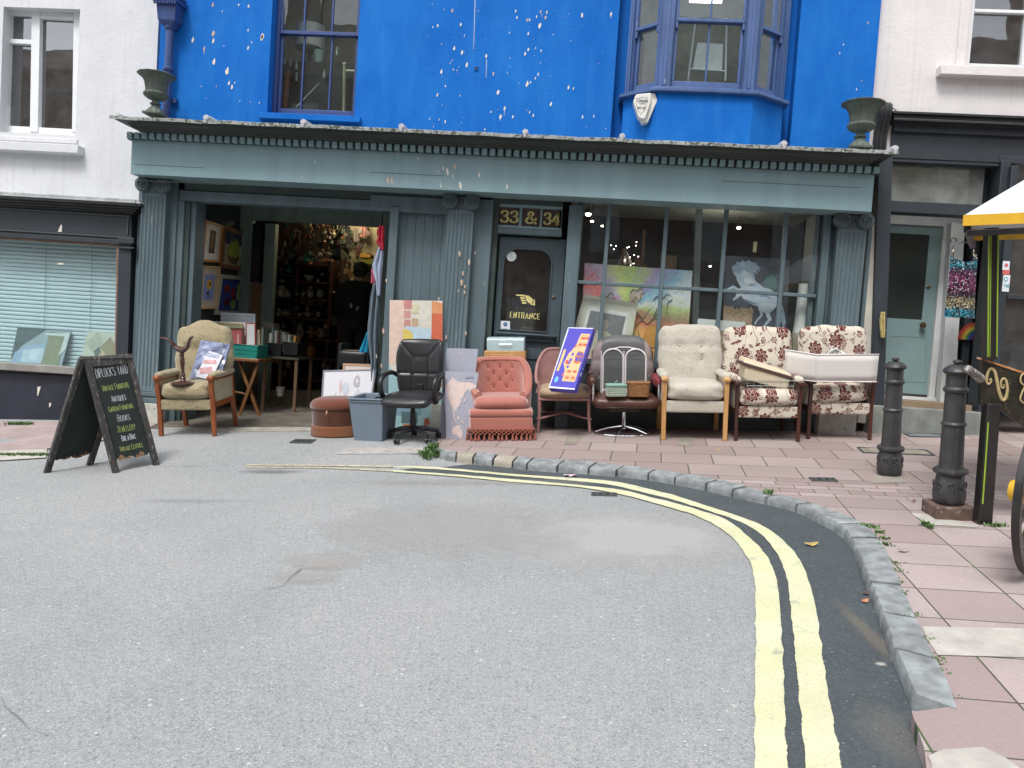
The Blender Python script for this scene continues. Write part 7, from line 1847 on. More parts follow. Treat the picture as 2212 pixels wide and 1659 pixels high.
panel(bl1+Vector((0,0,.0)),br1,ap2+Vector((-.04,.0,0)),ap1+Vector((-.05,.0,0)),False)
mb=MB();mb.tube([L_(ap1)+Vector((-.03,0,-.012)),L_(ap2)+Vector((-.05,0,-.012))],.024,6);mb.build('hinge_rail',M_bfr,t)
M_ch=mat('white_chalk',(.60,.62,.66),.9,var=.25,vs_=60,bmp=0);M_chg=mat('yellow_green_chalk',(.38,.44,.13),.9,var=.3,vs_=60,bmp=0)
mb=MB()
rows=[("DIPLOCK'S YARD",.82,.075,0,.95,None),('VINTAGE FURNITURE',.70,.052,1,.80,.8),('ANTIQUES',.602,.052,0,.42,.85),('GARDEN FURNITURE',.520,.045,1,.74,.8),('BOOKS',.428,.056,0,.36,.85),('JEWELLERY',.335,.055,1,.54,.85),('BRIC-A BRAC',.258,.048,0,.42,.85),('VINTAGE CLOTHES',.172,.045,1,.68,.8)]
random.seed(21)
for i,(s_,v,hh,m_,wf,sm)in enumerate(rows):
 mb=MB();wd_=(W_-.12)*wf;u0=.06+(W_-.12-wd_)/2;mb.cur=0
 text(mb,s_,q(u0,v*h,-.017),(ux+up_*.05).normalized(),up_,hh,.0027 if i else .0032,gap=.24,width=wd_,jit=.04,small=sm,lift=.0012,curve=True)
 mb.build('chalk_line',[M_ch,M_chg][m_],t,smooth=False,fix=False)
 # bollards
M_bol=mat('bollard_iron',(.052,.052,.054),.45,.25,var=.25,vs_=9,bmp=.5,bs_=45,bd=.004,wear=.64,wearc=(.10,.10,.10))
g=gr(1920,1031);g=Vector((gp(1920,1031,0)))
Hb=gd(1930,772,g.y+.09).z
t=thing('bollard','dark fluted cast iron bollard farther from the camera, set flush in the paving','bollard',(g.x+.045,g.y+.09,0),0,'cast iron bollards')
k=Hb/1.0;r_=.092
flu=lambda a,z:1-.055*max(0,abs(math.cos(a*7))**4-.2)
mb=MB();mb.lathe([(.094,0),(.105,.01),(.112,.04),(.115,.08),(.110,.14),(.098,.19),(.092,.21)],n=64,rf=lambda a,z:1+.03*math.sin(a*4)*math.sin(z*24)+.022*math.cos(a*8+z*30))
for i in range(8):
 a=2*PI*i/8;c=Vector((math.cos(a),math.sin(a),0));s_=Vector((-math.sin(a),math.cos(a),0))
 for j in range(2):sp=[c*(.110+.004*j)+s_*(.028*(1-i2/14)*math.cos(i2*.62+j*PI))+Vector((0,0,.085+.05*j+.034*(1-i2/14)*math.sin(i2*.62)))for i2 in range(13)];mb.tube(sp,.0035,4)
mb.build('leaf_base',M_bol,t)
mb=MB();mb.lathe([(.095,.205),(.118,.222),(.122,.235),(.116,.25),(.095,.256)],n=48,rf=lambda a,z:1+.035*math.cos(a*8));mb.build('leaf_collar',M_bol,t)
mb=MB();mb.lathe([(.090,.25),(.086,.27),(.085,.30),(.080,.54),(.078,.555)],n=84,rf=lambda a,z:flu(a,z)if .27<z<.55 else 1);mb.build('fluted_shaft',M_bol,t)
mb=MB();mb.lathe([(.078,.55),(.088,.56),(.091,.566),(.088,.574),(.078,.582),(.076,.60),(.074,.785),(.083,.79),(.090,.80),(.090,.812),(.083,.822),(.074,.828),(.073,.905),(.080,.914)],n=40);mb.build('ringed_shaft',M_bol,t)
mb=MB();mb.lathe([(.078,.912),(.096,.925),(.100,.934),(.097,.94),(.086,.95),(.06,.972),(.03,.98),(.022,.982),(.020,.984),(.032,.992),(.034,1.0),(.030,1.008),(.004,1.014)],n=56,rf=lambda a,z:1+(.05*abs(math.cos(a*6))if .94<z<.975 else 0));mb.build('cap',M_bol,t)
for c in t.children:c.scale=(.86,.86,k/1.014)
g2_=gp(2048,1120,0);zp_=.085
t2=dup(t,GM@Matrix.Translation((g2_.x+.035,g2_.y+.07,zp_))@Matrix.Rotation(.4,4,'Z'),'dark fluted cast iron bollard nearer the camera, on a square rusty plinth')
mb=MB();mb.M=Matrix.Rotation(-.4,4,'Z')@Matrix.Rotation(R(-6),4,'Z');mb.box(-.125,.125,-.12,.12,-zp_-.01,0);mb.build('plinth',mat('rusty_plinth',(.12,.075,.06),.8,var=.4,vs_=10,bmp=.4,wear=.6,wearc=(.3,.27,.25)),t2,bevel=.008)
# painted cart at the right edge
M_cart=mat('black_coach_paint',(.014,.013,.012),.35,var=.4,vs_=7,bmp=.1,coat=.3,wear=.66,wearc=(.07,.06,.045));M_lime=mat('lime_line',(.28,.42,.04),.5,var=.1);M_yel=mat('yellow_paint',(.72,.42,.03),.45,var=.12,vs_=8,wear=.72,wearc=(.2,.12,.05))
pf=gp(2122,1130,0);dC=pf.y
t=thing('market_cart','black painted wooden barrow with yellow edged canopy, gold scrollwork and lime lined spoked wheel','cart',(pf.x,dC,0))
C_=lambda x,y,d:gd(x,y,d)-Vector((pf.x,dC,0))
mb=MB();a0,a1=C_(2107,1120,dC),C_(2137,1120,dC);top=C_(2134,870,dC+.02);w_=a1.x-a0.x
mb.prism([(a0.x,-.04,0),(a1.x,-.04,0),(a1.x+.012,-.02,top.z),(a0.x+.02,-.02,top.z)],(0,.075,0));mb.build('leg',M_cart,t,bevel=.006)
mb=MB();mb.prism([(a0.x+.010,-.043,.14),(a0.x+.020,-.043,.14),(a0.x+.030,-.024,top.z-.12),(a0.x+.022,-.024,top.z-.12)],(0,.002,0));mb.build('lime_stripe',M_lime,t,smooth=False)
# side board
dB=dC+.03;SB=[(2117,777),(2330,848),(2330,985),(2226,930),(2160,885),(2119,876)]
pts=[C_(x,y,dB-.10*(x-2117)/213)for x,y in SB]
mb=MB();mb.prism(pts,(0,.035,0));mb.build('side_board',mat('board_black_gold',(.030,.027,.018),.4,var=.6,vs_=5,wear=.60,wearc=(.13,.11,.05),coat=.2),t,bevel=.004,smooth=False)
mb=MB();e0,e1_=C_(2117,776,dB),C_(2330,846,dB-.10);mb.bar(e0+Vector((0,.02,.006)),e1_+Vector((0,.02,.006)),.05,.012);mb.build('top_edge',mat('orange_edge',(.45,.20,.07),.5,var=.4,vs_=12,wear=.56,wearc=(.5,.4,.32)),t)
mb=MB();sc2=[]
def scr(cx,cy,r,a0_,tw,n_=26):return[(cx+r*(1-.8*i/n_)*math.cos(a0_+tw*i/n_),cy+r*(1-.8*i/n_)*math.sin(a0_+tw*i/n_))for i in range(n_+1)]
# S-scroll in pixels
s1=list(reversed(scr(2137,822,8,-1.2,-9.0)));s2_=scr(2162,834,9,2.0-PI,-0.1)
path_=[(2137,822),(2140,818),(2141,824),(2135,830),(2131,822),(2134,805),(2141,796),(2149,804),(2153,822),(2158,846),(2165,864),(2172,860),(2176,842),(2173,822),(2167,818),(2162,826),(2164,838),(2169,836),(2168,830)]
pp=smoothline(path_,5);mb.tube([C_(x,y,dB-.10*(x-2117)/213-.006)for x,y in pp],[.003+.007*math.sin(PI*i/(len(pp)-1))for i in range(len(pp))],6)
path_=[(2212,806),(2204,812),(2203,826),(2211,834),(2205,850),(2202,864),(2212,872)];pp=smoothline(path_,4);mb.tube([C_(x+2,y,dB-.05-.006)for x,y in pp],.005,6)
mb.build('gold_scroll',mat('gold_scroll',(.50,.40,.20),.5,var=.2),t)
# handle tip
mb=MB();mb.tube([C_(2092,798,dC-.1),C_(2104,806,dC-.06),C_(2118,818,dC)],[.024,.026,.03],12);mb.ell(C_(2092,798,dC-.1),.027,.027,.027,8);mb.build('shaft_end',mat('peeling_shaft',(.18,.17,.16),.6,var=.5,vs_=16,wear=.55,wearc=(.6,.58,.55)),t)
# canopy post
mb=MB();p0,p1=C_(2137,777,dC+.0),C_(2141,492,dC+.0);mb.bar(p0,p1,.070,.06,(0,1,0));mb.build('canopy_post',M_cart,t,bevel=.006)
mb=MB();
for dx in(-.030,.026):mb.bar(p0+Vector((dx,-.033,.02)),p1+Vector((dx,-.033,-.02)),.007,.004,(0,1,0))
for dx in(-.018,):mb.bar(p0+Vector((dx,-.033,.02)),p1+Vector((dx,-.033,-.02)),.004,.004,(0,1,0))
mb.build('lime_stripe',M_lime,t,smooth=False)
# canopy: sloping cover, yellow valance, dark rail. front-left corner at pixel 2082,480
cA=C_(2083,465,dC-.05);
zb=cA.z;x0=cA.x;y0=cA.y;Lx,Ly=1.5,1.7;vh=.064
mb=MB();rise=.52
Q=[(x0,y0,zb),(x0+Lx,y0,zb),(x0+Lx,y0+Ly,zb),(x0,y0+Ly,zb)]
dirv=Matrix.Rotation(R(-31),3,'Z')
def cq(u,v,z):p=dirv@Vector((u,v,0));return Vector((x0+p.x,y0+p.y,z))
low=zb-.0
mb.add([cq(0,0,low),cq(Lx,0,low),cq(Lx,Ly,low),cq(0,Ly,low),cq(Lx*.45,Ly*.5,low+rise),cq(Lx*.55,Ly*.5,low+rise)],[(0,1,5,4),(1,2,5),(2,3,4,5),(3,0,4),(3,2,1,0)]);mb.build('canopy',mat('canvas_white',(.56,.62,.65),.7,var=.05,vs_=3,bmp=.1),t,smooth=False)
mb=MB()
for a,b in(((0,0),(Lx,0)),((0,Ly),(0,0)),((Lx,0),(Lx,Ly)),((Lx,Ly),(0,Ly))):
 mb.prism([cq(*a,low+.002),cq(*b,low+.002),cq(*b,low-vh),cq(*a,low-vh)],(cq(*b,0)-cq(*a,0)).cross(Vector((0,0,1))).normalized()*.006)
mb.build('valance',M_yel,t,smooth=False)
mb=MB()
for a,b in(((.02,.02),(Lx,.02)),((.02,Ly),(.02,.02))):mb.bar(cq(*a,low-vh-.045),cq(*b,low-vh-.018),.04,.038)
mb.build('canopy_rail',M_cart,t,bevel=.004)
# wheel: its plane turned nearly edge-on
hubp=C_(2247,1066,4.12);Rw=hubp.z*.985;az=R(90-47);wd_=Vector((math.sin(R(47)),math.cos(R(47)),0));wn=Vector((-math.cos(R(47)),math.sin(R(47)),0))
mb=MB();hc=Vector((hubp.x,hubp.y,Rw+.0))
def wp(a,r,k=0):return hc+wd_*(r*math.cos(a))+Vector((0,0,r*math.sin(a)))+wn*k
n_=64
for k0,k1,r0_,r1_ in((-.019,.019,Rw-.045,Rw),):
 vs_=[]
 for i in range(n_):a=2*PI*i/n_;vs_+=[wp(a,r0_,k0),wp(a,r1_,k0),wp(a,r1_,k1),wp(a,r0_,k1)]
 mb.add(vs_,[(4*i+j,4*((i+1)%n_)+j,4*((i+1)%n_)+(j+1)%4,4*i+(j+1)%4)for i in range(n_)for j in range(4)])
w=mb.build('wheel',M_cart,t,bevel=.004)
mb=MB()
for i in range(12):a=2*PI*i/12+.2;mb.bar(wp(a,.06),wp(a,Rw-.045),.034,.030,wn)
mb.build('spokes',M_cart,w,bevel=.006)
mb=MB();mb.tube([wp(2*PI*i/64,Rw-.022,.0200)for i in range(64)],.0035,5,closed=True)
for i in range(12):a=2*PI*i/12+.2;mb.tube([wp(a,.08,.018),wp(a,Rw-.06,.018)],.003,4)
mb.build('lime_lining',M_lime,w)
mb=MB();mb.lathe([(.075,-.06),(.085,-.02),(.085,.02),(.065,.06),(.058,.13),(.05,.14),(.035,.14),(.03,.11)],hc,24,axis=wn);mb.build('hub',M_yel,w)
c2=w.copy();col.objects.link(c2);c2.parent=t;c2.location=-wn*1.05
for g_ in list(w.children):d_=g_.copy();col.objects.link(d_);d_.parent=c2
mb=MB();mb.tube([hc,hc-wn*1.05],.025,10);mb.build('axle',M_cart,t)
for a in((Lx-.1,.1),(Lx-.1,Ly-.1)):mb=MB();b_1=cq(*a,low-vh);mb.bar(Vector((b_1.x,b_1.y,.62)),b_1,.06,.06,(0,1,0));mb.build('canopy_post',M_cart,t,bevel=.005)
mb=MB();pz=[cq(u,v,.60)for u,v in((.75,.12),(Lx-.07,.07),(Lx-.07,Ly-.4),(.9,Ly-.4))];mb.prism(pz,(0,0,.22));mb.build('cart_box',M_cart,t,bevel=.01)
for a in((Lx-.1,.1),(Lx-.1,Ly-.1)):mb=MB();b_1=cq(*a,0);mb.bar(Vector((b_1.x,b_1.y,0)),Vector((b_1.x,b_1.y,.6)),.06,.06,(0,1,0));mb.build('leg',M_cart,t,bevel=.005)
# pictures on the yard side wall
def PW(x,y,off=0.0):
 r=RT@Vector(((x-CXP)/FPX,1,-(y-CYP)/FPX));return CAM+r*((XW+off)/r.x)
def wallpic(lab,tl,tr,br,bl,fmt,fw,inner,th=.035,matc=None,mw=.18):
 ps=[PW(*q,.012)for q in(bl,br,tr,tl)];t=wthing('picture',lab,'picture',(ps[0]+ps[1])/2,'framed pictures on the yard side wall');nrm=(ps[1]-ps[0]).cross(ps[3]-ps[0]).normalized()
 if nrm.x<0:nrm=-nrm
 w,h=(ps[1]-ps[0]).length,(ps[3]-ps[0]).length;fu,fv=fw/w,fw/h;mb=MB();P4=lambda u,v,k=0:inpl(ps,u,v,nrm,k)
 for q in(((0,0),(1,0),(1-fu,fv),(fu,fv)),((1,0),(1,1),(1-fu,1-fv),(1-fu,fv)),((1,1),(0,1),(fu,1-fv),(1-fu,1-fv)),((0,1),(0,0),(fu,fv),(fu,1-fv))):mb.prism([P4(u,v,0)for u,v in q],nrm*th)
 mb.build('frame',fmt,t,smooth=False,bevel=.002)
 mb=MB();mb.prism([P4(fu,fv),P4(1-fu,fv),P4(1-fu,1-fv),P4(fu,1-fv)],nrm*th*.5);mb.build('mount',matc or M_paper,t,smooth=False)
 ps2=[p+nrm*th*.5 for p in ps];shapes(t,ps2,nrm,inner)
def circ(cx,cy,rx,ry,k=12,rr=None):return[(cx+rx*math.cos(2*PI*i/k),cy+ry*math.sin(2*PI*i/k))for i in range(k)]
wallpic('narrow framed dark picture with wide white mount, upper left on the yard wall',(440,474),(477,487),(470,567),(432,565),mat('honey_frame',(.55,.24,.08),.4),.03,[((.035,.025,.02),[(.34,.22),(.68,.22),(.68,.80),(.34,.80)]),((.16,.05,.03),circ(.5,.5,.09,.2)),((.18,.12,.08),circ(.5,.68,.05,.05))],matc=mat('mount_white',(.74,.74,.70),.6))
wallpic('green pears in a bowl painting with brown frame, upper right on the yard wall',(480,488),(531,502),(524,586),(473,577),mat('brown_frame',(.26,.12,.05),.5),.05,[((.04,.055,.12),[(.1,.6),(.9,.6),(.9,.9),(.1,.9)]),((.50,.44,.30),[(.1,.1),(.9,.1),(.9,.6),(.1,.6)]),((.16,.10,.04),[(.25,.3),(.35,.14),(.62,.12),(.75,.3),(.7,.4),(.3,.4)]),((.30,.38,.05),circ(.40,.48,.15,.2)),((.34,.42,.06),circ(.56,.52,.14,.24)),((.48,.48,.08),circ(.35,.42,.08,.1))],matc=mat('canvas_tan',(.45,.38,.26),.8))
wallpic('sunflower picture on blue with beige mount, lower left on the yard wall',(430,574),(472,575),(463,667),(422,667),mat('pale_frame',(.62,.40,.20),.4),.022,[((.22,.30,.64),[(.26,.2),(.78,.2),(.78,.8),(.26,.8)]),((.03,.05,.03),[(.5,.25),(.54,.25),(.56,.45),(.52,.45)]),((.04,.05,.03),circ(.46,.36,.06,.04)),((.66,.40,.05),circ(.52,.57,.15,.12,10)),((.16,.08,.02),circ(.55,.58,.06,.05))],matc=mat('mount_beige',(.52,.47,.36),.7))
wallpic('red apples and green pears in a silver frame, lower right on yard wall',(473,592),(533,597),(523,680),(461,680),mat('silver_frame',(.56,.54,.47),.5,.1),.055,[((.03,.06,.30),[(.13,.12),(.87,.12),(.87,.86),(.13,.86)]),((.28,.03,.03),circ(.28,.66,.09,.11)),((.30,.03,.03),circ(.5,.58,.09,.12)),((.10,.015,.02),circ(.34,.32,.09,.12)),((.13,.02,.02),circ(.56,.42,.07,.1)),((.28,.44,.12),circ(.72,.7,.09,.13)),((.28,.44,.14),circ(.72,.5,.09,.13)),((.26,.42,.08),circ(.56,.26,.10,.12))],matc=mat('mount_navy',(.03,.04,.08),.7))
# table and crates in the opening
tz=P(545,774,.45).z;fz_=(GM@gr(560,915)).z
def pxw(x,y,yo):return P(x,y,yo)
t=wthing('folding_table','wooden folding table with crossed legs inside the yard opening','table',P(530,905,.5))
M_tw=wood('table_wood',(.20,.085,.025),rough=.5)
mb=MB();x0,x1=P(455,775,.4).x,P(560,775,.4).x;mb.box(x0,x1,YF+.38,YF+1.1,tz-.045,tz);mb.build('top',M_tw,t,bevel=.012,seg=3)
for yy in(.46,1.0):
 a,b,c,d=P(516,905,yy),P(558,800,yy),P(512,800,yy),P(560,897,yy);a.z=fz_;d.z=fz_;b.z=c.z=tz-.04
 mb=MB();mb.bar(a,b,.035,.022,(0,1,0));mb.build('leg',M_tw,t,bevel=.003);mb=MB();mb.bar(c+Vector((0,.03,0)),d+Vector((0,.03,0)),.035,.022,(0,1,0));mb.build('leg',M_tw,t,bevel=.003)
mb=MB();mb.bar(P(480,840,.5),P(535,852,.5),.02,.02);mb.build('stretcher',M_tw,t,bevel=.003)
t=wthing('side_table','dark narrow table deeper in the opening carrying black crates of books','table',P(610,890,.9))
tz2=P(600,770,.8).z;fz2=(GM@gr(600,905)).z
mb=MB();x0,x1=P(566,770,.75).x,P(645,770,.75).x;mb.box(x0,x1,YF+.75,YF+1.35,tz2-.03,tz2);mb.build('top',mat('dark_top',(.05,.045,.035),.5),t,bevel=.003)
for xx,yy in((x0+.03,.78),(x1-.03,.78),(x0+.03,1.3),(x1-.03,1.3)):mb=MB();mb.box(xx-.018,xx+.018,YF+yy-.018,YF+yy+.018,fz2-.02,tz2-.03);mb.build('leg',mat('leg_brown',(.12,.07,.035),.6)if 'leg_brown' not in bpy.data.materials else bpy.data.materials['leg_brown'],t)
def crate(name,lab,x0,y0,x1,y1,yo,dep,mt,group=None):
 a,b,c,d=rect(x0,y0,x1,y1,yo);t=wthing(name,lab,'crate',((a+b)/2,YF+yo+dep/2,c),group);mb=MB();w=b-a;h=d-c
 k=.93;cx_=(a+b)/2;cy_=YF+yo+dep/2
 def ring(s,z,e=0):return[(cx_-w/2*s+e,cy_-dep/2*s+e,z),(cx_+w/2*s-e,cy_-dep/2*s+e,z),(cx_+w/2*s-e,cy_+dep/2*s-e,z),(cx_-w/2*s+e,cy_+dep/2*s-e,z)]
 v=ring(k,c)+ring(1,d)+ring(1,d,.008)+ring(k,c+.008,.008);f=[(3,2,1,0),(12,13,14,15)]
 for r in range(3):
  for j in range(4):q=(j+1)%4;f.append((4*r+j,4*r+q,4*r+4+q,4*r+4+j))
 mb.add(v,f);mb.build('body',mt,t,bevel=.004);mb=MB();mb.tube([Vector(p)for p in ring(1.02,d-.004)],.008,6,closed=True);mb.tube([Vector(p)for p in ring(.985,c+h*.62)],.005,5,closed=True);mb.tube([Vector(p)for p in ring(.965,c+h*.35)],.004,5,closed=True);mb.build('rim',mt,t);return t
crate('crate','turquoise plastic crate full of framed pictures on the folding table',500,744,556,776,.40,.34,mat('turquoise_plastic',(.012,.20,.16),.4,var=.08,bmp=.03))
crate('crate','black plastic crate of books just right of the turquoise crate',572,741,607,768,.78,.36,M_blackp,'black plastic crates');crate('crate','black plastic crate of books at the right end of the side table',609,739,643,767,.78,.36,M_blackp,'black plastic crates')
def frame_up(lab,x0,y0,x1,y1,yo,fmt,fw,matc,shp=None,lean=.05,dx=0):
 ps=[P(x0+dx,y1,yo),P(x1+dx,y1+(x1-x0)*.04,yo),P(x1,y0+(x1-x0)*.04,yo+lean),P(x0,y0,yo+lean)]
 t=wthing('framed_picture',lab,'picture',(ps[0]+ps[1])/2,'framed pictures stacked on the folding table');nrm=(ps[1]-ps[0]).cross(ps[3]-ps[0]).normalized()
 w,h=(ps[1]-ps[0]).length,(ps[3]-ps[0]).length;fu,fv=fw/w,fw/h;mb=MB();P4=lambda u,v,k=0:inpl(ps,u,v,nrm,k)
 for q in(((0,0),(1,0),(1-fu,fv),(fu,fv)),((1,0),(1,1),(1-fu,1-fv),(1-fu,fv)),((1,1),(0,1),(fu,1-fv),(1-fu,1-fv)),((0,1),(0,0),(fu,fv),(fu,1-fv))):mb.prism([P4(u,v,.003)for u,v in q],nrm*-.022)
 mb.build('frame',fmt,t,smooth=False);mb=MB();mb.prism([P4(fu,fv),P4(1-fu,fv),P4(1-fu,1-fv),P4(fu,1-fv)],nrm*-.014);mb.build('mount',matc,t,smooth=False)
 if shp:shapes(t,ps,nrm,shp)
frame_up('tall grey framed picture with blue and white print, standing highest in the stack',477,675,551,772,.72,mat('grey_blue_frame',(.40,.46,.48),.4),.02,mat('grey_mount',(.36,.40,.42),.6),[((.20,.28,.50),[(.2,.5),(.8,.5),(.8,.80),(.2,.80)]),((.55,.58,.64),[(.45,.5),(.8,.5),(.8,.78),(.4,.74)])])
frame_up('wide white framed picture behind the beige armchair',438,693,534,772,.55,mat('white_frame',(.60,.60,.58),.4),.02,mat('white_mount',(.56,.56,.56),.6))
frame_up('gold and green framed picture in the middle of the stack',469,697,524,772,.50,mat('gold_frame',(.34,.27,.10),.4,.3),.018,mat('green_mount',(.20,.24,.15),.6))
frame_up('dark brown framed picture with red mount in front of the stack',449,706,526,774,.46,mat('brown_red_frame',(.10,.03,.02),.35),.026,mat('red_mount',(.30,.065,.065),.7),[((.58,.56,.56),[(.12,.0),(.86,.0),(.86,.80),(.84,.80),(.84,.02),(.14,.02)])])
frame_up('narrow red framed picture at the right of the stack in the turquoise crate',531,697,552,765,.52,mat('red_frame',(.32,.055,.025),.4),.012,mat('white_mount2',(.55,.56,.56),.6))
rr=random.Random(12);bc=[(.35,.33,.27),(.05,.05,.05),(.10,.12,.10),(.40,.20,.06),(.28,.12,.05),(.22,.22,.20),(.10,.16,.14),(.33,.25,.14),(.5,.5,.47),(.07,.03,.02)]
x=552
desc=['cream','black','dark green','orange','brown','grey','teal grey','tan','white','dark red']
for i in range(15):
 w=rr.uniform(3.5,6.5);ln=rr.uniform(-4,5);ci=rr.randrange(10);y1=748;h=rr.uniform(26,40)*(1 if x<600 else .8);yo=.58 if x<568 else .86
 mb=MB();wquad(mb,[(x,y1),(x+w,y1),(x+w+ln,y1-h),(x+ln,y1-h)],yo,yo+.16);o=mb.build('book',mat('book_cloth_%02d'%i,bc[ci],.7),smooth=False,bevel=.003)
 tag(o,'%s spined book, %s in the row from the left above the black crates'%(desc[ci],['first','second','third','fourth','fifth','sixth','seventh','eighth','ninth','tenth','eleventh','twelfth','thirteenth','fourteenth','fifteenth'][i]),'book','books standing in the black crates');x+=w+rr.uniform(.2,1.2)
 # grey book stack on top
mb=MB();wbox(mb,566,697,590,703,.95,1.15);wbox(mb,568,703,592,708,.95,1.15);o=mb.build('book_stack',mat('book_dark',(.10,.085,.07),.6),bevel=.003);tag(o,'two dark books lying flat on the upright books','books')
# things under the side table
mb=MB();p=P(605,845,.95);mb.lathe([(.04,0),(.055,.11),(.058,.115),(.05,.112)],(p.x,p.y,p.z-.06),20);o=mb.build('white_pot',mat('white_pot',(.30,.30,.29),.4));tag(o,'small pale pot under the side table in the yard opening','pot')
mb=MB();p=P(654,845,.9)
# clothes on the right jamb
def cloth(name,lab,outline,yo,mt,cat='garment',fold=.018,th=.006,kf=60,group=None):
 """hanging cloth from left/right pixel edges per row"""
 t=wthing(name,lab,cat,P(outline[0][0],outline[0][2],yo),group);mb=MB()
 def f(u,v):
  k=v*(len(outline)-1);i=min(len(outline)-2,int(k));q=k-i;a,b=outline[i],outline[i+1]
  xl,xr,y=a[0]+(b[0]-a[0])*q,a[1]+(b[1]-a[1])*q,a[2]+(b[2]-a[2])*q
  p=P(xl+(xr-xl)*u,y,yo);p.y+=fold*math.sin(u*kf*.22+v*2)+fold*.5*mnoise.noise(Vector((u*5,v*4,0)));return p
 mb.grid(f,24,30);o=mb.build('fabric',mt,t,fix=False,ang=180);s_=o.modifiers.new('solid','SOLIDIFY');s_.thickness=th;return t
cloth('red_scarf','bright red scarf hanging at the top of the right jamb',[(818,829,488),(814,829,497),(813,829,505),(816,829,512),(811,829,522),(818,829,530),(824,829,540)],-.02,mat('red_cloth',(.42,.012,.03),.8))
cloth('pale_blue_shirt','pale blue garment hanging below the red scarf at the right jamb',[(819,829,528),(812,827,548),(803,826,572),(805,824,590),(812,823,610),(815,821,640)],.0,mat('pale_blue_cloth',(.33,.38,.50),.85))
cloth('pink_dotted_cloth','pink cloth with white dots hanging left of the pale blue garment',[(803,806,582),(802,810,595),(801,812,612)],.04,mat('pink_dots',(.45,.08,.13),.8,var=.1,wear=.60,wearc=(.6,.5,.5)))
cloth('denim_garment','long blue grey denim garment hanging down the right jamb',[(806,822,612),(800,820,640),(796,819,670),(793,818,700),(792,817,725),(800,815,780),(802,812,830)],.03,mat('denim',(.12,.16,.19),.85,var=.4,vs_=10,stretch=(3,3,.4)),fold=.03)
t=wthing('black_armchair','black leather chair half seen in the yard entrance behind the framed prints','chair',P(760,850,.6))
mb=MB();a=rect(729,757,792,788,.6);mb.cush(a[0],a[1],YF+.6,YF+1.1,a[2]-.05,a[3],.04,.01,n=8);mb.build('seat',M_blackl,t)
mb=MB();a=rect(725,740,735,860,.6);mb.cush(a[0],a[1],YF+.62,YF+1.1,a[2],a[3],.03,n=6);a=rect(786,740,796,860,.6);mb.cush(a[0],a[1],YF+.62,YF+1.1,a[2],a[3],.03,n=6);mb.build('sides',M_blackl,t)
cloth('blue_bag','bright blue bag corner standing on the black leather chair',[(792,795,718),(786,797,732),(778,798,752),(775,797,762)],.62,mat('cyan_bag',(.01,.26,.45),.6),cat='bag',fold=.01)
# inside the yard shop
M_shelf=wood('red_brown_shelf',(.055,.015,.007),(.03,.009,.004),rough=.5);M_china=mat('cream_china',(.42,.40,.32),.3,var=.15,vs_=20,bmp=0,coat=.4);M_orng=mat('orange_glaze',(.42,.17,.03),.3,bmp=0);M_tealc=mat('teal_glaze',(.05,.22,.16),.3,bmp=0)
yo=2.9
t=wthing('shelf_unit','red brown open shelving crowded with crockery inside the dark shop','shelves',P(660,850,yo))
mb=MB()
for x in(588,633,705,728):wbox(mb,x,500+(60 if x>640 else 0),x+6,870,yo,yo+.4)
mb.build('uprights',M_shelf,t,bevel=.003)
for y,xa,xb in((592,588,636),(644,588,705),(686,588,705),(731,594,728),(772,594,728),(820,594,728),(570,640,710),(608,640,705)):mb=MB();wbox(mb,xa,y,xb,y+4,yo-.02,yo+.38);mb.build('shelf',M_shelf,t,bevel=.002)
mb=MB();wbox(mb,588,480,730,870,yo+.4,yo+.42);mb.build('back_panel',mat('shelf_back',(.025,.014,.008),.8),t)
def vessel(kind,x,y,h,mt,lab,yo_=2.95):
 """y = pixel row of its base; h = height in pixels"""
 p=P(x,y,yo_+.08);s_=(P(x,y,yo_).z-P(x,y+10,yo_).z)/10;H_=h*s_;t=MB()
 pf={'jug':[(.30,0),(.42,.2),(.46,.4),(.34,.7),(.28,.85),(.34,1.0),(.30,1.0)],'vase':[(.22,0),(.34,.2),(.36,.5),(.2,.8),(.24,1),(.2,1)],'cup':[(.28,0),(.42,.1),(.46,.6),(.50,1.0),(.46,1.0)],'teapot':[(.40,0),(.62,.25),(.62,.5),(.42,.75),(.14,.82),(.16,.9),(.02,1)],'ball':[(.1,0),(.36,.12),(.5,.5),(.36,.88),(.1,1)],'bowl':[(.4,0),(.8,.5),(1.0,1),(.95,1)],'plate':[(.1,0),(.9,.0),(1,.1),(.1,.05)]}[kind]
 t.lathe([(r*H_,z*H_)for r,z in pf],tuple(p),20,rf=(lambda a,z:1+.03*math.cos(a*10))if kind=='jug' else None)
 if kind in('jug','cup','teapot'):t.tube([(p.x+(.34+.28*math.sin(PI*i/8))*H_*(1 if kind!='teapot' else 1.4),p.y,p.z+(.85-.6*i/8)*H_)for i in range(9)],.045*H_,6)
 if kind=='teapot':t.tube([(p.x-.5*H_,p.y,p.z+.3*H_),(p.x-.8*H_,p.y,p.z+.55*H_),(p.x-.95*H_,p.y,p.z+.8*H_)],[.1*H_,.07*H_,.05*H_],8)
 o=t.build({'ball':'glass_float'}.get(kind,kind),mt);tag(o,lab,kind if kind!='ball' else 'ball','crockery on the dark shop shelves')
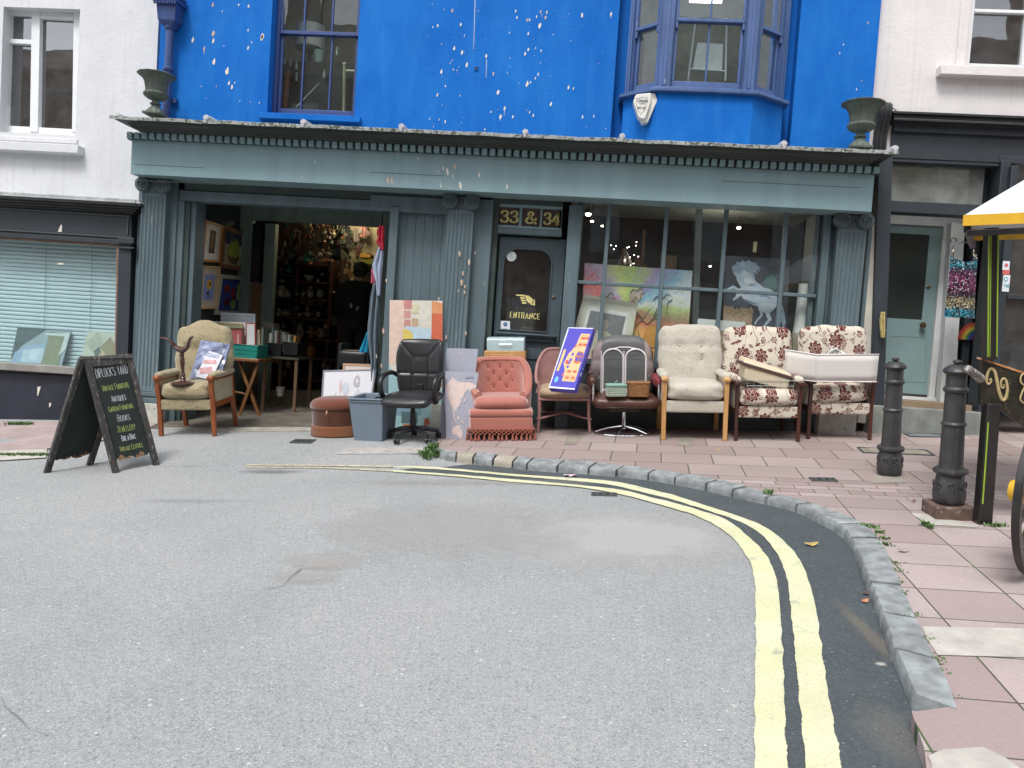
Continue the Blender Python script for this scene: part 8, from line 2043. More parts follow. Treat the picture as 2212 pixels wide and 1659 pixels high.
for a in(('ball',624,591,17,M_tealc,'round teal ball on the upper left shelf in the dark shop'),('jug',606,643,26,M_china,'cream jug with orange glint, left on the shelf below the teal ball'),('cup',620,643,14,M_china,'cup beside the cream jug on the left shelf'),('vase',669,643,25,M_china,'tall pale vase in the middle of the dark shelves'),('cup',655,643,12,M_china,'small cup left of the tall pale vase'),('jug',690,643,17,M_china,'small jug right of the tall pale vase'),
 ('jug',599,685,20,M_china,'jug at the left end of the third shelf'),('teapot',617,685,19,M_china,'ridged white teapot on the third shelf'),('bowl',646,685,9,M_china,'pale bowl in the middle of the third shelf'),('teapot',664,685,14,M_china,'small teapot right of the pale bowl'),('cup',687,685,11,M_china,'small cup at the right end of the third shelf'),
 ('vase',646,730,31,M_china,'slim white figure vase on the fourth shelf'),('vase',671,730,26,M_orng,'orange vase on the fourth shelf'),('jug',692,730,21,M_china,'white jug with handle right of the orange vase'),('cup',668,771,24,M_orng,'orange beaker on the fifth shelf'),('cup',650,771,18,M_china,'white cup left of the orange beaker'),('jug',607,730,20,M_china,'dim cream jug at the left of the fourth shelf'),
 ('jug',665,569,26,M_tealc,'dark teal jug on top of the right shelves'),('vase',690,569,24,M_china,'silvery vase on top of the right shelves'),('bowl',668,607,12,M_china,'basin under the top board'),('cup',603,592,14,M_china,'cup on the upper left shelf beside the teal ball'),('vase',597,560,20,M_china,'pale ornament high at the left of the shelves')):vessel(*a)
# warm lit boards, hanging clothes, person
t=wthing('board_screen','warm lit cream boarded partition deep inside the yard shop','partition',P(760,700,3.3));mb=MB()
for i in range(8):wbox(mb,726+i*12.5,470,738+i*12.5,640,3.3,3.33)
mb.build('boards',mat('cream_boards',(.42,.38,.24),.7,var=.15,vs_=4),t,bevel=.002)
mb=MB();wbox(mb,722,470,727,870,3.2,3.4);mb.build('post',M_shelf,t)
cloth('hanging_sweater','black top hanging on the warm lit partition',[(734,752,488),(729,757,492),(728,757,520),(731,756,536)],3.05,mat('black_cloth',(.01,.01,.012),.9),fold=.01)
cloth('hanging_blouse','small pink garment hanging right of the black top',[(780,789,489),(776,792,497),(777,792,512)],3.05,mat('dusty_pink_cloth',(.30,.13,.12),.9),fold=.01)
cloth('hanging_cardigan','grey garment hanging between the black and pink tops',[(764,774,494),(762,776,503),(763,776,522)],3.1,mat('grey_cloth',(.16,.15,.13),.9),fold=.01)
mb=MB();p=P(747,545,3.2);mb.lathe([(.05,-.008),(.055,0),(.05,.008)],tuple(p),20,axis=(0,1,0));o=mb.build('green_plate',mat('green_plate',(.03,.06,.02),.4));tag(o,'round dark green plate on the warm lit partition','plate')
mb=MB();wbox(mb,775,548,800,556,3.0,3.2);o=mb.build('wall_shelf',mat('yellow_shelf',(.40,.20,.03),.6));tag(o,'short orange shelf above the person in the dark shop','shelf')
mb=MB();wbox(mb,768,560,806,570,3.0,3.15);o=mb.build('green_shelf',mat('green_shelf',(.14,.16,.01),.6));tag(o,'yellow green ledge just above the cap of the person','ledge')
mb=MB();wbox(mb,710,430,830,470,2.0,2.05)
# the person, seen from behind
pyo=2.1;hp=P(781,566,pyo);z0=hp.z-1.74;px_=P(768,640,pyo).x;hx=hp.x-px_
t=wthing('person','person in dark cap and black hooded top, back turned, inside the yard shop','person',(px_,YF+pyo,z0))
def skinned(name,verts,edges,radii,mt,parent,sub=2):
 me=bpy.data.meshes.new(name);me.from_pydata(verts,edges,[]);me.materials.append(mt);o=bpy.data.objects.new(name,me);col.objects.link(o);o.parent=parent
 s=o.modifiers.new('skin','SKIN');s.use_smooth_shade=True
 for i,r in enumerate(radii):
  r=r if isinstance(r,tuple)else(r,r);me.skin_vertices[0].data[i].radius=r
 me.skin_vertices[0].data[0].use_root=True
 u=o.modifiers.new('sub','SUBSURF');u.levels=sub;u.render_levels=sub
 return o
V=[(0,0,.95),(0,0,1.12),(0,.0,1.34),(.02,0,1.46),(hx*.7,.02,1.54),(hx,.03,1.60),(hx,.035,1.68),
 (-.17,0,1.40),(-.235,.02,1.16),(-.22,-.10,.96),(-.20,-.16,.90),(.17,0,1.40),(.25,.0,1.20),(.20,-.18,1.12),(.14,-.27,1.14),
 (-.10,0,.88),(-.11,-.01,.50),(-.12,.02,.09),(-.12,-.08,.04),(.10,0,.88),(.11,-.02,.50),(.12,.02,.09),(.12,-.08,.04)]
V=[(x,-y,z)for x,y,z in V]
E_=[(0,1),(1,2),(2,3),(3,4),(4,5),(5,6),(2,7),(7,8),(8,9),(9,10),(2,11),(11,12),(12,13),(13,14),(0,15),(15,16),(16,17),(17,18),(0,19),(19,20),(20,21),(21,22)]
RD=[(.13,.09),(.12,.08),(.15,.09),(.09,.08),.055,.085,.075,.065,.048,.038,.035,.065,.048,.038,.035,.09,.065,.045,.04,.09,.065,.045,.04]
skin_=mat('skin',(.42,.25,.18),.6,bmp=.05)
skinned('body',V,E_,RD,skin_,t)
jv=[(V[0][0],V[0][1],.88)]+[V[i]for i in(1,2,3,7,8,9,11,12,13)];skinned('hooded_top',jv,[(0,1),(1,2),(2,3),(2,4),(4,5),(5,6),(2,7),(7,8),(8,9)],[(.20,.15),(.19,.14),(.20,.14),(.12,.10),.088,.066,.05,.088,.066,.05],mat('black_jersey',(.010,.010,.011),.9,bmp=.2),t)
tv=[V[i]for i in(0,15,16,17,19,20,21)];skinned('trousers',tv,[(0,1),(1,2),(2,3),(0,4),(4,5),(5,6)],[(.17,.125),.105,.082,.065,.105,.082,.065],mat('black_trousers',(.012,.012,.014),.9),t)
mb=MB();mb.M=Matrix.Translation((px_+hx,YF+pyo-.02,z0));mb.ell((0,.0,1.655),.105,.118,.10,12);mb.cush(-.07,.07,-.0,.18,1.62,1.632,.006,n=4);mb.build('cap',mat('olive_cap',(.035,.04,.018),.85),t)
mb=MB();mb.M=Matrix.Translation((px_+hx,YF+pyo-.02,z0));mb.ell((0,-.03,1.585),.092,.09,.07,10);mb.build('hair',mat('dark_hair',(.02,.014,.01),.8),t)
mb=MB();o_=Vector((px_+.0,YF+pyo-.235,z0+1.10));text(mb,'G',o_,UX,UZ,.045,.008);text(mb,'E',o_+Vector((.09,.005,-.03)),UX,(UZ+UX*.3).normalized(),.045,.008);mb.build('back_print',mat('white_print',(.6,.6,.6),.7),t,fix=False,smooth=False)
lamp(765,470,2.7,10,(1,.80,.50),.12)
mb=MB();p=P(822,483,2.6);mb.ell(tuple(p),.03,.03,.02,6);o=mb.build('ceiling_lamp',M_bulb);tag(o,'small lit lamp at the top right of the yard entrance','lamp')
# display window contents
def swirl(name,stops,sc_=2.5,dist=2.5,rot=0.0,dark=None):
 mt,n,bs=newmat(name);v=mapping(n,coords(n),rot=(0,rot,0));f=noise(n,v,sc_,5,.55,dist);f2=noise(n,mapping(n,v,scale=(1,1,3.5),rot=(0,1.0,0)),sc_*2.2,4,.6,1.5)
 c=ramp(n,f,stops);c=mixc(n,ramp(n,f2,[(.42,0.0),(.68,.55)]),c,(.5,.5,.46))
 if dark:
  f3=noise(n,v,6,3,.5,1.2);c=mixc(n,ramp(n,math_(n,'ABSOLUTE',math_(n,'SUBTRACT',f3,.5)),[(0.0,.6),(.02,0.0)]),c,dark)
 n.links.new(c,bs.inputs['Base Color']);bs.inputs['Roughness'].default_value=.6;return mt
def canvasw(name,lab,pts,yo,lean,mt,fr=None,fw=.03,th=.02,items=None,cat='painting'):
 ps=[P(pts[0][0],pts[0][1],yo),P(pts[1][0],pts[1][1],yo),P(pts[2][0],pts[2][1],yo+lean),P(pts[3][0],pts[3][1],yo+lean)]
 t=wthing(name,lab,cat,(ps[0]+ps[1])/2);nrm=(ps[1]-ps[0]).cross(ps[3]-ps[0]).normalized()
 mb=MB();mb.prism(ps,nrm*-th);mb.build('canvas',mt,t,smooth=False)
 if fr:
  w,h=(ps[1]-ps[0]).length,(ps[3]-ps[0]).length;fu,fv=fw/w,fw/h;mb=MB();P4=lambda u,v,k=0:inpl(ps,u,v,nrm,k)
  for q in(((0,0),(1,0),(1-fu,fv),(fu,fv)),((1,0),(1,1),(1-fu,1-fv),(1-fu,fv)),((1,1),(0,1),(fu,1-fv),(1-fu,1-fv)),((0,1),(0,0),(fu,fv),(fu,1-fv))):mb.prism([P4(u,v,.006)for u,v in q],nrm*-(.006+th))
  mb.build('frame',fr,t,smooth=False)
 if items:shapes(t,ps,nrm,items)
 return t
W1=(.62,.62,.56)
def wedge(c,cx,cy,a0,a1):
 o=[(cx,cy)]
 for i in range(17):
  a=a0+(a1-a0)*i/16;dx,dy=math.cos(a),math.sin(a);t=min(((1-cx)if dx>0 else cx)/max(1e-6,abs(dx)),((1-cy)if dy>0 else cy)/max(1e-6,abs(dy)));o.append((cx+dx*t,cy+dy*t))
 return(c,o)
S1,S2,S3,S4,S5,S6,S7=[swirl('brush_%d'%i,[(.3,a),(.55,b),(.75,c)],6.5,2.5,dark=d)for i,(a,b,c,d)in enumerate([((.36,.04,.05),(.50,.12,.12),(.5,.3,.4),None),((.30,.45,.12),(.45,.50,.14),(.58,.56,.30),None),((.15,.32,.42),(.30,.42,.52),(.55,.6,.62),None),((.50,.42,.14),(.56,.50,.20),(.60,.57,.40),(.15,.13,.08)),((.56,.30,.06),(.60,.42,.10),(.60,.20,.04),(.20,.09,.03)),((.30,.22,.38),(.42,.36,.48),(.5,.48,.45),None),((.50,.14,.04),(.55,.22,.08),(.45,.22,.12),None)])]
def radial():
 """brushy colours fanning out from a centre"""
 mt,n,bs=newmat('fan_painting');v=coords(n);q=mapping(n,v,loc=(.10,0,-.72));s_=N(n,'SeparateXYZ');n.links.new(q,s_.inputs[0])
 a=math_(n,'DIVIDE',math_(n,'ADD',math_(n,'ARCTAN2',s_.outputs[2],s_.outputs[0]),PI),2*PI);a=math_(n,'ADD',a,math_(n,'MULTIPLY',math_(n,'SUBTRACT',noise(n,v,3.5,4,.6,1.0),.5),.16))
 c=ramp(n,a,[(0.0,(.22,.42,.58)),(.08,(.58,.60,.56)),(.16,(.50,.44,.22)),(.24,(.58,.56,.14)),(.33,(.62,.30,.06)),(.40,(.58,.13,.04)),(.46,(.40,.22,.12)),(.50,(.36,.46,.14)),(.55,(.55,.60,.60)),(.60,(.14,.36,.52)),(.66,(.30,.20,.42)),(.72,(.30,.44,.10)),(.80,(.48,.54,.16)),(.86,(.36,.28,.46)),(.92,(.50,.06,.06)),(1.0,(.45,.30,.40))])
 st=noise(n,mapping(n,v,scale=(1,1,1)),22,5,.7,2.5);c=mixc(n,ramp(n,st,[(.35,.0),(.7,.5)]),c,(.62,.60,.54));c=mixc(n,ramp(n,noise(n,v,11,4,.6,2.0),[(.3,.35),(.5,0.0)]),c,(.16,.14,.20))
 hs_=N(n,'HueSaturation');hs_.inputs['Value'].default_value=1.35;hs_.inputs['Saturation'].default_value=1.15;n.links.new(c,hs_.inputs['Color']);n.links.new(hs_.outputs[0],bs.inputs['Base Color']);bs.inputs['Roughness'].default_value=.6;return mt
def scrib(cx,cy,s_):
 """loose outline of a galloping figure"""
 pts=[(-.9,.1),(-.5,.5),(0,.35),(.4,.7),(.8,.55),(.9,.25),(.55,.1),(.5,-.5),(.75,-1),(.3,-.6),(-.1,-.25),(-.4,-.9),(-.75,-1.1),(-.5,-.5),(-.7,-.1)]
 o=smoothline([(cx+x*s_*.8,cy+y*s_)for x,y in pts],3);return[[(a[0],a[1]+.004),(b[0],b[1]+.004),(b[0]+.005,b[1]-.006),(a[0]+.005,a[1]-.006)]for a,b in zip(o,o[1:])]
items=[((.20,.12,.06),[(.54,.42),(.56,.3),(.53,.2),(.56,.1),(.545,.1),(.515,.2),(.54,.3)]),((.20,.12,.06),[(.62,.25),(.60,.12),(.64,.02),(.66,.02),(.62,.12),(.64,.25)]),((.20,.12,.06),[(.70,.25),(.74,.12),(.72,.04),(.74,.04),(.76,.12),(.73,.26)]),((.45,.38,.30),circ(.48,.72,.05,.07)),((.50,.44,.38),circ(.53,.74,.03,.05)),((.42,.40,.44),circ(.24,.70,.05,.09)),((.22,.16,.12),[(.5,.60),(.57,.52),(.62,.60),(.68,.66),(.61,.58),(.57,.49),(.5,.57)]),((.14,.10,.14),scrib(.22,.66,.11)),((.16,.12,.10),scrib(.50,.74,.09)),((.12,.14,.20),scrib(.74,.68,.12)),((.18,.10,.06),scrib(.62,.42,.16)),((.14,.16,.12),scrib(.30,.48,.12)),((.55,.26,.05),circ(.66,.36,.07,.11,14))]
canvasw('painting','bright rainbow coloured painting of galloping riders in the display window',[(1250,800),(1480,816),(1496,585),(1263,568)],.16,.08,radial(),items=items)
canvasw('framed_print','leaning white mounted print of a robed figure in the left of the display window',[(1222,775),(1352,800),(1378,656),(1262,636)],.07,.06,mat('cream_mount_w',(.56,.55,.47),.6,var=.03),fr=mat('cream_frame_w',(.52,.51,.42),.6),fw=.04,items=[((.66,.66,.64),[(.14,.0),(.86,.0),(.88,.84),(.14,.84)]),((.17,.18,.19),[(.19,.0),(.81,.0),(.83,.78),(.19,.78)]),(swirl('robe',[(.3,(.45,.38,.2)),(.5,(.5,.46,.36)),(.7,(.36,.34,.32))],9),[(.25,.0),(.78,.0),(.78,.30),(.66,.46),(.55,.52),(.40,.50),(.28,.38)]),((.34,.30,.26),circ(.50,.60,.065,.085))])
hz=lambda L:[((x-1275)/530,1-(y-575)/615)for x,y in L]
horse=hz([(1400,797),(1382,772),(1372,735),(1350,716),(1345,685),(1375,668),(1412,658),(1450,680),(1500,722),(1545,770),(1600,808),(1660,820),(1702,850),(1726,900),(1716,950),(1682,992),(1660,1012),(1684,1060),(1640,1105),(1602,1150),(1596,1138),(1622,1102),(1650,1058),(1622,1012),(1606,1000),(1604,1034),(1560,1082),(1548,1108),(1538,1100),(1552,1072),(1586,1030),(1562,962),(1500,946),(1440,912),(1418,880),(1385,912),(1358,930),(1350,918),(1372,895),(1388,850),(1350,832),(1296,858),(1288,846),(1350,806),(1398,832),(1418,822)])
mane=hz([(1345,700),(1332,662),(1366,640),(1372,618),(1400,622),(1420,603),(1440,614),(1474,598),(1492,614),(1532,618),(1540,634),(1578,660),(1556,660),(1566,690),(1534,672),(1552,712),(1516,692),(1532,746),(1490,712),(1452,684),(1420,676),(1404,740),(1388,700)])
tail=hz([(1722,890),(1760,930),(1785,1000),(1796,1080),(1778,1115),(1766,1060),(1752,1104),(1746,1040),(1734,980),(1712,930)])
HB=swirl('horse_blue',[(.3,(.30,.42,.58)),(.55,(.46,.54,.64)),(.75,(.58,.62,.66))],9,1.5)
canvasw('painting','dark painting of a pale blue rearing horse in the right of the display window',[(1561,719),(1697,728),(1706,561),(1566,552)],.12,.04,mat('night_canvas',(.050,.062,.085),.5,var=.7,vs_=5),items=[(swirl('undergrowth',[(.3,(.10,.16,.07)),(.5,(.40,.20,.12)),(.7,(.46,.42,.14))],16,2.5),[(.0,.04),(.45,.02)]+[(.47-.47*i/26,.34+.08*mnoise.noise(Vector((i*.35,2,1)))+.025*mnoise.noise(Vector((i*2.3,5,1))))for i in range(27)]),((.05,.14,.13),circ(.72,.68,.10,.12,9)),(HB,horse),(swirl('mane',[(.35,(.14,.26,.42)),(.65,(.34,.46,.58))],22,2),mane),(swirl('tail',[(.35,(.14,.26,.42)),(.65,(.34,.46,.58))],22,2),tail),((.10,.16,.24),hz([(1376,704),(1386,700),(1390,708),(1380,712)])),((.20,.30,.44),hz([(1470,800),(1500,780),(1540,800),(1510,800)])),((.20,.30,.44),hz([(1560,880),(1620,860),(1680,900),(1620,880)])),((.16,.25,.40),hz([(1440,905),(1500,925),(1570,945),(1500,942)])),((.60,.64,.68),hz([(1440,740),(1490,740),(1520,780),(1470,790),(1440,770)]))])
canvasw('framed_print','white mounted print of a brown wall, low in the middle of the display window',[(1490,800),(1592,806),(1610,696),(1508,688)],.06,.04,mat('white_mount_m',(.60,.62,.62),.6,var=.02),items=[((.06,.09,.12),[(.12,.0),(.38,.0),(.38,.80),(.12,.80)]),(swirl('tan_print',[(.3,(.26,.15,.07)),(.5,(.40,.26,.14)),(.7,(.46,.34,.22))],12),[(.38,.0),(.90,.0),(.90,.82),(.38,.80)])])
t=wthing('easel','wooden artist easel standing behind the rainbow painting','easel',P(1382,760,.75));M_eas=wood('easel_wood',(.36,.17,.07),rough=.5)
mb=MB()
for x,y0,w_ in((1338,536,5),(1382,496,7),(1424,541,5)):wbox(mb,x-w_/2,y0,x+w_/2,780,.78,.81)
wbox(mb,1372,556,1392,574,.76,.80);wbox(mb,1368,571,1396,576,.70,.82);mb.build('posts',M_eas,t,bevel=.004)
mb=MB();wquad(mb,[(1494,740),(1507,740),(1518,440),(1505,440)],.60,.66);mb.build('display_post',mat('pale_post',(.33,.40,.36),.6,var=.1),shop)
t=wthing('tall_vase','tall tapering white vase at the right end of the display window','vase',P(1728,720,.16));pa_,pb_=P(1728,720,.16),P(1730,613,.16);mb=MB();h=pb_.z-pa_.z
mb.lathe([(.078,0),(.068,h*.2),(.056,h*.96),(.060,h),(.05,h)],(pa_.x,pa_.y,pa_.z),28);mb.build('body',mat('white_ceramic',(.62,.64,.62),.35,bmp=0),t);mb=MB();mb.lathe([(.085,-.05),(.085,-.01),(.078,.002)],(pa_.x,pa_.y,pa_.z),24);mb.box(pa_.x-.09,pa_.x+.09,pa_.y-.09,pa_.y+.09,zb3,pa_.z-.05);mb.build('stand',mat('tan_stand',(.30,.26,.19),.7),t)
for i,(x,y,yo_,r_,lab)in enumerate(((1271,463,1.5,.034,'brightest lit spot lamp at the top left of the display window'),(1279,478,1.6,.02,'small lit spot lamp just under the brightest one'),(1256,466,1.6,.014,'dim lit spot lamp left of the brightest one'),(1301,488,1.9,.016,'small lit lamp beside the first glazing bar'),(1596,492,2.0,.026,'lit lamp above the blue horse painting'),(1534,575,2.2,.016,'small lit lamp at the centre of the display window'))):
 p=P(x,y,yo_);mb=MB();mb.ell(tuple(p),r_,r_,r_*.7,6);mb.cur=1;mb.lathe([(r_*1.1,r_*.3),(r_*1.25,r_*1.4),(r_*.5,r_*2)],tuple(p),14);mb.tube([p+Vector((0,0,r_*2)),p+Vector((0,0,.25))],.004,5);o=mb.build('spot_lamp',[M_bulb,M_blackp]);tag(o,lab,'lamp','lit lamps in the display window')
lamp(1560,520,1.6,4,(1,.88,.72),.1)
rr=random.Random(6);mb=MB()
for _ in range(24):p=P(rr.gauss(1352,18),rr.uniform(500,615),1.2);mb.ell(tuple(p),.0045,.0045,.0045,4)
o=mb.build('fairy_lights',M_bulb);tag(o,'string of tiny fairy lights left of the easel top','fairy lights')
cloth('white_cone_shade','white cone lampshade between the easel posts behind the rainbow painting',[(1348,1352,538),(1342,1358,552),(1334,1368,571)],1.2,M_shade,cat='lampshade',fold=.02)
canvasw('framed_print','dim brown framed sketch hanging behind the glass left of the pale post',[(1425,600),(1460,602),(1462,552),(1427,550)],2.0,.0,mat('sketch_brown',(.16,.12,.08),.7),fr=mat('sketch_frame',(.10,.09,.06),.5),fw=.03)
mb=MB();p=P(1629,545,.06);p2=P(1635,522,.06);wquad(mb,[(1626,545),(1634,545),(1636,522),(1628,522)],.02,.022);o=mb.build('price_tag',mat('tag_yellow',(.42,.36,.18),.7));tag(o,'small yellow tag stuck inside the display glass','tag')
mb=MB();wbox(mb,1500,610,1560,700,1.3,1.6);wbox(mb,1690,620,1750,700,1.3,1.7);wbox(mb,1300,560,1340,640,2.1,2.3);o=mb.build('cabinet',mat('dim_cabinet',(.10,.11,.12),.7));tag(o,'dim grey cabinets in the room behind the display window','cabinet')
# door pane contents
t=wthing('green_lampshade','beige drum lampshade standing behind the entrance door glass','lampshade',P(1130,709,.45));mb=MB();a=rect(1104,663,1157,710,.45);mb.lathe([((b_-a[0])/2 if False else(a[1]-a[0])/2,a[2]),((a[1]-a[0])/2*.92,a[3])],((a[0]+a[1])/2,YF+.6,0),28);mb.build('shade',mat('beige_shade',(.30,.29,.19),.8),t)
mb=MB();c=P(1137,716,.3)
for i in range(7):mb.tube([(c.x-.08+.027*i,c.y,c.z-.02),(c.x-.05+.018*i,c.y,c.z+.04),(c.x-.01+.006*i,c.y,c.z+.045)],.011,6)
mb.tube([(c.x-.03,c.y,c.z+.03),(c.x-.02,c.y,c.z+.13),(c.x+.03,c.y,c.z+.16),(c.x+.06,c.y,c.z+.03)],.004,5);o=mb.build('wicker_ornament',mat('white_wicker',(.52,.52,.48),.7));tag(o,'small white woven ornament behind the foot of the door glass','ornament')
mb=MB();wquad(mb,[(1090,712),(1098,712),(1106,560),(1098,560)],.5,.55);o=mb.build('wooden_post',M_eas);tag(o,'thin wooden post behind the entrance door glass','post')
# upstairs window contents
t=wthing('lampshade','large white lampshade in the first floor sash window','lampshade',P(656,92,.6));a=rect(627,42,690,92,.6);mb=MB();mb.lathe([((a[1]-a[0])/2,a[2]),((a[1]-a[0])/2*.94,a[3])],((a[0]+a[1])/2,YF+.8,0),30);mb.build('shade',mat('warm_white_shade',(.62,.60,.56),.8),t);mb=MB();mb.lathe([(.1,P(656,300,.6).z),(.02,P(656,290,.6).z),(.02,a[2])],((a[0]+a[1])/2,YF+.8,0),12);mb.build('stem',M_blackp,t)
t=wthing('bed_frame','cream metal bedstead end in the lower right of the first floor sash window','bedstead',P(745,240,.5));mb=MB();p,q=P(742,300,.5),P(744,143,.5);mb.tube([p,q],.018,8);mb.ell(tuple(q+Vector((0,0,.02))),.026,.026,.026,6);p,q=P(748,153,.5),P(800,156,.5);mb.tube([p,q],.017,8);mb.build('rails',mat('cream_metal',(.52,.50,.33),.35,bmp=0),t)
vsl=MB();a=rect(765/1,100,790,140,.7)
mb=MB();p=P(690,140,.7);mb.lathe([(.055,0),(.08,.16),(.07,.16)],(p.x,p.y,p.z),20);o=mb.build('pale_green_pot',mat('pale_green_pot',(.32,.42,.38),.5));tag(o,'pale green conical pot in the middle of the sash window','pot')
mb=MB();mb.box(p.x-.6,p.x+.55,YF+.6,YF+1.1,p.z-1.2,p.z);o=mb.build('dark_chest',mat('dark_chest',(.03,.032,.028),.6));tag(o,'dark chest standing behind the first floor sash window','chest')
mb=MB();q=P(615,232,.45);mb.tube([q,q+Vector((.02,0,.42))],.03,8);o=mb.build('orange_chair_leg',mat('terracotta',(.25,.08,.03),.6));tag(o,'orange brown wooden upright in the lower left of the sash window','wooden upright')
mb=MB();mb.bar(P(640,232,.42),P(690,180,.46),.03,.01);o=mb.build('pale_strip',mat('pale_strip',(.45,.50,.52),.5));tag(o,'pale slanting strip leaning inside the sash window','strip')
mb=MB();
for x in(612,660,690):mb.bar(P(x-8,160,.75),P(x+14,-80,.78),.06,.03)
o=mb.build('chair_legs_upturned',mat('dim_wood',(.08,.06,.05),.7));tag(o,'dark tapering uprights behind the white lampshade upstairs','upturned furniture')
rr=random.Random(3)
for i,(x,y)in enumerate(((615,138),(627,142),(640,150),(700,170),(728,120),(640,175))):
 p=P(x,y,.55);mb=MB();mb.lathe([(.014,0),(.02,.05),(.008,.08),(.012,.10),(.003,.105)],tuple(p),12);o=mb.build('glass_bottle',mat('clear_bottle_%d'%i,(.40,.42,.36),.2,bmp=0));tag(o,'small pale bottle, %s from the left in the sash window clutter'%['first','second','third','fourth','sixth','fifth'][i],'bottle','small bottles in the sash window')
t=wthing('white_easel','white metal easel holding a white board behind the middle bay window','easel',P(1530,170,.5));mb=MB()
for a_,b_ in(((1486,175),(1503,40)),((1567,175),(1570,40)),((1490,149),(1566,154))):mb.tube([P(*a_,.5),P(*b_,.5)],.011,8)
mb.build('frame',M_wpaint,t);mb=MB();wquad(mb,[(1496,150),(1560,153),(1562,95),(1507,92)],.52,.53);mb.build('board',mat('white_board',(.75,.75,.75),.5),t)
mb=MB();wbox(mb,1490,-12,1560,5,.6,.62);o=mb.build('ceiling_light',emit('strip_light',(1,.98,.92),4));tag(o,'lit strip light at the top of the middle bay window','light')
lamp(1530,-60,.9,18,(1,.97,.9),.2);lamp(700,-20,.9,10,(1,.95,.85),.2)  # first serves the strip light; second is an added fill for the lampshade
mb=MB();wbox(mb,1372,80,1390,175,.5,.8);o=mb.build('dark_cupboard',mat('brown_cupboard',(.10,.07,.05),.6));tag(o,'dark cupboard edge in the left light of the bay window','cupboard')
# cream house entrance things
def sequin():
 mt,n,bs=newmat('sequins');v=coords(n);s=N(n,'SeparateXYZ');n.links.new(v,s.inputs[0]);z=s.outputs[2];zn=math_(n,'ADD',math_(n,'DIVIDE',z,.66),math_(n,'MULTIPLY',math_(n,'SUBTRACT',noise(n,v,8,3),.5),.08))
 c=ramp(n,zn,[(.0,(.02,.32,.42)),(.10,(.03,.30,.40)),(.14,(.42,.36,.18)),(.27,(.40,.34,.18)),(.33,(.04,.02,.03)),(.44,(.18,.03,.10)),(.62,(.30,.05,.18)),(.74,(.05,.04,.07)),(.80,(.03,.28,.36)),(.90,(.04,.30,.38)),(.95,(.42,.38,.22)),(1.0,(.45,.42,.28))])
 vo=N(n,'TexVoronoi');vo.inputs['Scale'].default_value=110;n.links.new(v,vo.inputs['Vector']);sp=N(n,'SeparateColor');n.links.new(vo.outputs['Color'],sp.inputs[0])
 c=mixc(n,math_(n,'GREATER_THAN',sp.outputs[0],.42),c,(.012,.010,.016));c=mixc(n,math_(n,'GREATER_THAN',sp.outputs[1],.93),c,(.6,.6,.58));n.links.new(c,bs.inputs['Base Color'])
 bs.inputs['Metallic'].default_value=.4;bs.inputs['Roughness'].default_value=.3
 nm=N(n,'VectorMath');nm.operation='ADD';ge=N(n,'NewGeometry');sb=N(n,'VectorMath');sb.operation='SUBTRACT';n.links.new(vo.outputs['Color'],sb.inputs[0]);sb.inputs[1].default_value=(.5,.5,.5)
 sl=N(n,'VectorMath');sl.operation='SCALE';sl.inputs['Scale'].default_value=.5;n.links.new(sb.outputs[0],sl.inputs[0]);n.links.new(sl.outputs[0],nm.inputs[0]);n.links.new(ge.outputs['Normal'],nm.inputs[1]);nz=N(n,'VectorMath');nz.operation='NORMALIZE';n.links.new(nm.outputs[0],nz.inputs[0]);n.links.new(nz.outputs[0],bs.inputs['Normal']);return mt
t=wthing('sequin_dress','sleeveless dress of teal, pink, gold and black sequins hanging in the dark doorway','dress',P(2072,684,-.02))
mb=MB();ol=[(2054,2111,558),(2051,2110,575),(2049,2108,600),(2046,2107,630),(2043,2106,655),(2039,2105,684)]
def dress(front):
 def f(u,v):
  k=v*(len(ol)-1);i=min(len(ol)-2,int(k));q=k-i;a,b=ol[i],ol[i+1];xl,xr,y=a[0]+(b[0]-a[0])*q,a[1]+(b[1]-a[1])*q,a[2]+(b[2]-a[2])*q
  if v<.2:y=y+(8*(1-v/.2))*math.sin(PI*u)**2
  p=P(xl+(xr-xl)*u,y+(xr-xl)*.05*u,-.02);p.y+=(-1 if front else 1)*.06*math.sin(PI*u)+.012*math.sin(u*16)*v;return p
 return f
mb.grid(dress(True),30,34);mb.grid(dress(False),30,34);mb.build('body',sequin(),t,fix=False,ang=180)
mb=MB();
for a_,b_ in(((2057,562),(2059,538)),((2108,562),(2103,540))):
 for dx in(-2,0,2):mb.tube([P(a_[0]+dx*1.6,a_[1],-.05),P(b_[0]+dx*.3,b_[1],-.03)],.008,6)
mb.build('straps',bpy.data.materials['sequins'],t)
mb=MB();p=[P(2056,540,-.03),P(2062,528,-.03),P(2080,522,-.03),P(2100,528,-.03),P(2108,534,-.03)];mb.tube(p,.008,6);c0=P(2059,527,-.03);mb.tube([c0+Vector((.03*math.cos(a),0,.035+.03*math.sin(a)))for a in[i*.5 for i in range(-2,9)]],.006,6);o=mb.build('coat_hanger',M_blackp);tag(o,'black coat hanger carrying the sequin dress','hanger')
t=wthing('rainbow_flag','small rainbow arch decoration below the sequin dress','decoration',P(2095,735,.45));cc_=[(.25,.02,.02),(.30,.12,.02),(.32,.26,.03),(.03,.13,.03),(.02,.03,.18),(.07,.02,.12)];c=P(2110,735,.45)
for i,q in enumerate(cc_):
 mb=MB();R0,R1=.20-.026*i,.20-.026*(i+1);pts=[(c.x+R0*math.cos(a),c.y,c.z+R0*math.sin(a))for a in[PI-PI/2*1.0*k/12 for k in range(13)]]+[(c.x+R1*math.cos(a),c.y,c.z+R1*math.sin(a))for a in[PI-PI/2*(12-k)/12 for k in range(13)]]
 mb.prism(pts,(0,.02,0));o=mb.build('band',colmat(q),t,smooth=False)
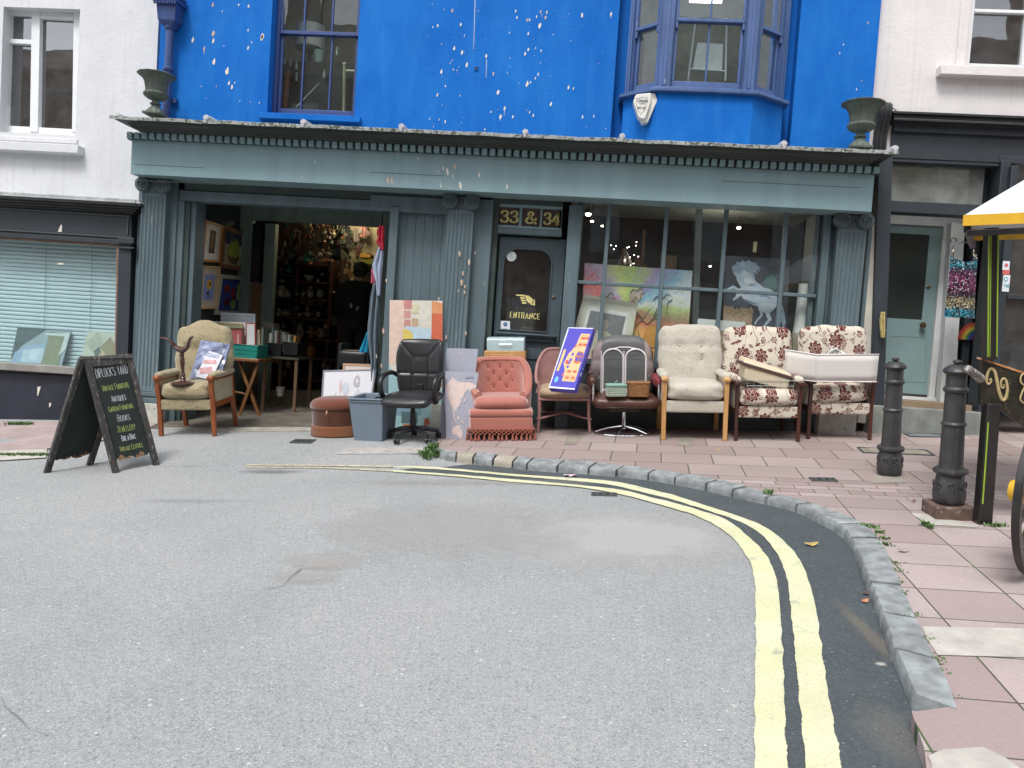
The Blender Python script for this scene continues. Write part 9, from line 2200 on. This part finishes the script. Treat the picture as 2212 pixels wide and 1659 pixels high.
cloth('gold_scarf','gold patterned scarf hanging beside the pale green door',[(1903,1911,674),(1900,1912,690),(1901,1913,712),(1904,1912,730)],-.12,mat('gold_cloth',(.42,.34,.13),.5,var=.5,vs_=40),fold=.01)
cloth('black_coat','black coat hanging beside the upper panel of the pale green door',[(1906,1913,510),(1905,1920,545),(1903,1925,585),(1903,1912,640),(1902,1910,674)],.2,bpy.data.materials['black_cloth'],fold=.02)
# dim clutter crammed over and round the shelves, too jumbled to count
rr=random.Random(77);mb=MB();cl_m=[mat('clutter_%d'%i,c,.5,var=.3,vs_=20,bmp=0)for i,c in enumerate(((.10,.09,.06),(.03,.03,.03),(.16,.07,.025),(.05,.07,.05),(.20,.18,.12),(.06,.02,.015)))]
for _ in range(190):
 x,y=rr.uniform(592,728),rr.choice((rr.uniform(490,566),rr.uniform(490,566),rr.uniform(570,850)));yo_=rr.uniform(2.5,2.86)if y<560 else 2.93;p=P(x,y,yo_);mb.cur=rr.randrange(6);r=rr.uniform(.02,.06);k=rr.random()
 if k<.35:mb.lathe([(r*.5,0),(r,r),(r*.4,r*2),(r*.6,r*2.4)],tuple(p),10)
 elif k<.6:mb.box(p.x-r,p.x+r,p.y,p.y+r,p.z,p.z+r*rr.uniform(1,3))
 elif k<.8:mb.ell(tuple(p),r,r,r*.8,5)
 else:mb.tube([p,p+Vector((rr.uniform(-.1,.1),0,rr.uniform(.05,.25)))],.008,5)
o=mb.build('bric_a_brac',cl_m);tag(o,'jumble of dim pots, lamps and ornaments crammed round the dark shelves','bric-a-brac',kind='stuff')
rr=random.Random(78);mb=MB()
for _ in range(60):
 x,y=rr.uniform(732,800),rr.uniform(490,600);p=P(x,y,rr.uniform(2.9,3.2));mb.cur=rr.randrange(6);r=rr.uniform(.015,.045)
 if rr.random()<.5:mb.lathe([(r,-.006),(r*1.1,0),(r,.006)],tuple(p),14,axis=(0,1,0))
 else:mb.box(p.x-r,p.x+r,p.y,p.y+.02,p.z,p.z+r*2.4)
o=mb.build('hanging_bric_a_brac',cl_m);tag(o,'jumble of small things hanging on the warm lit partition','bric-a-brac',kind='stuff')
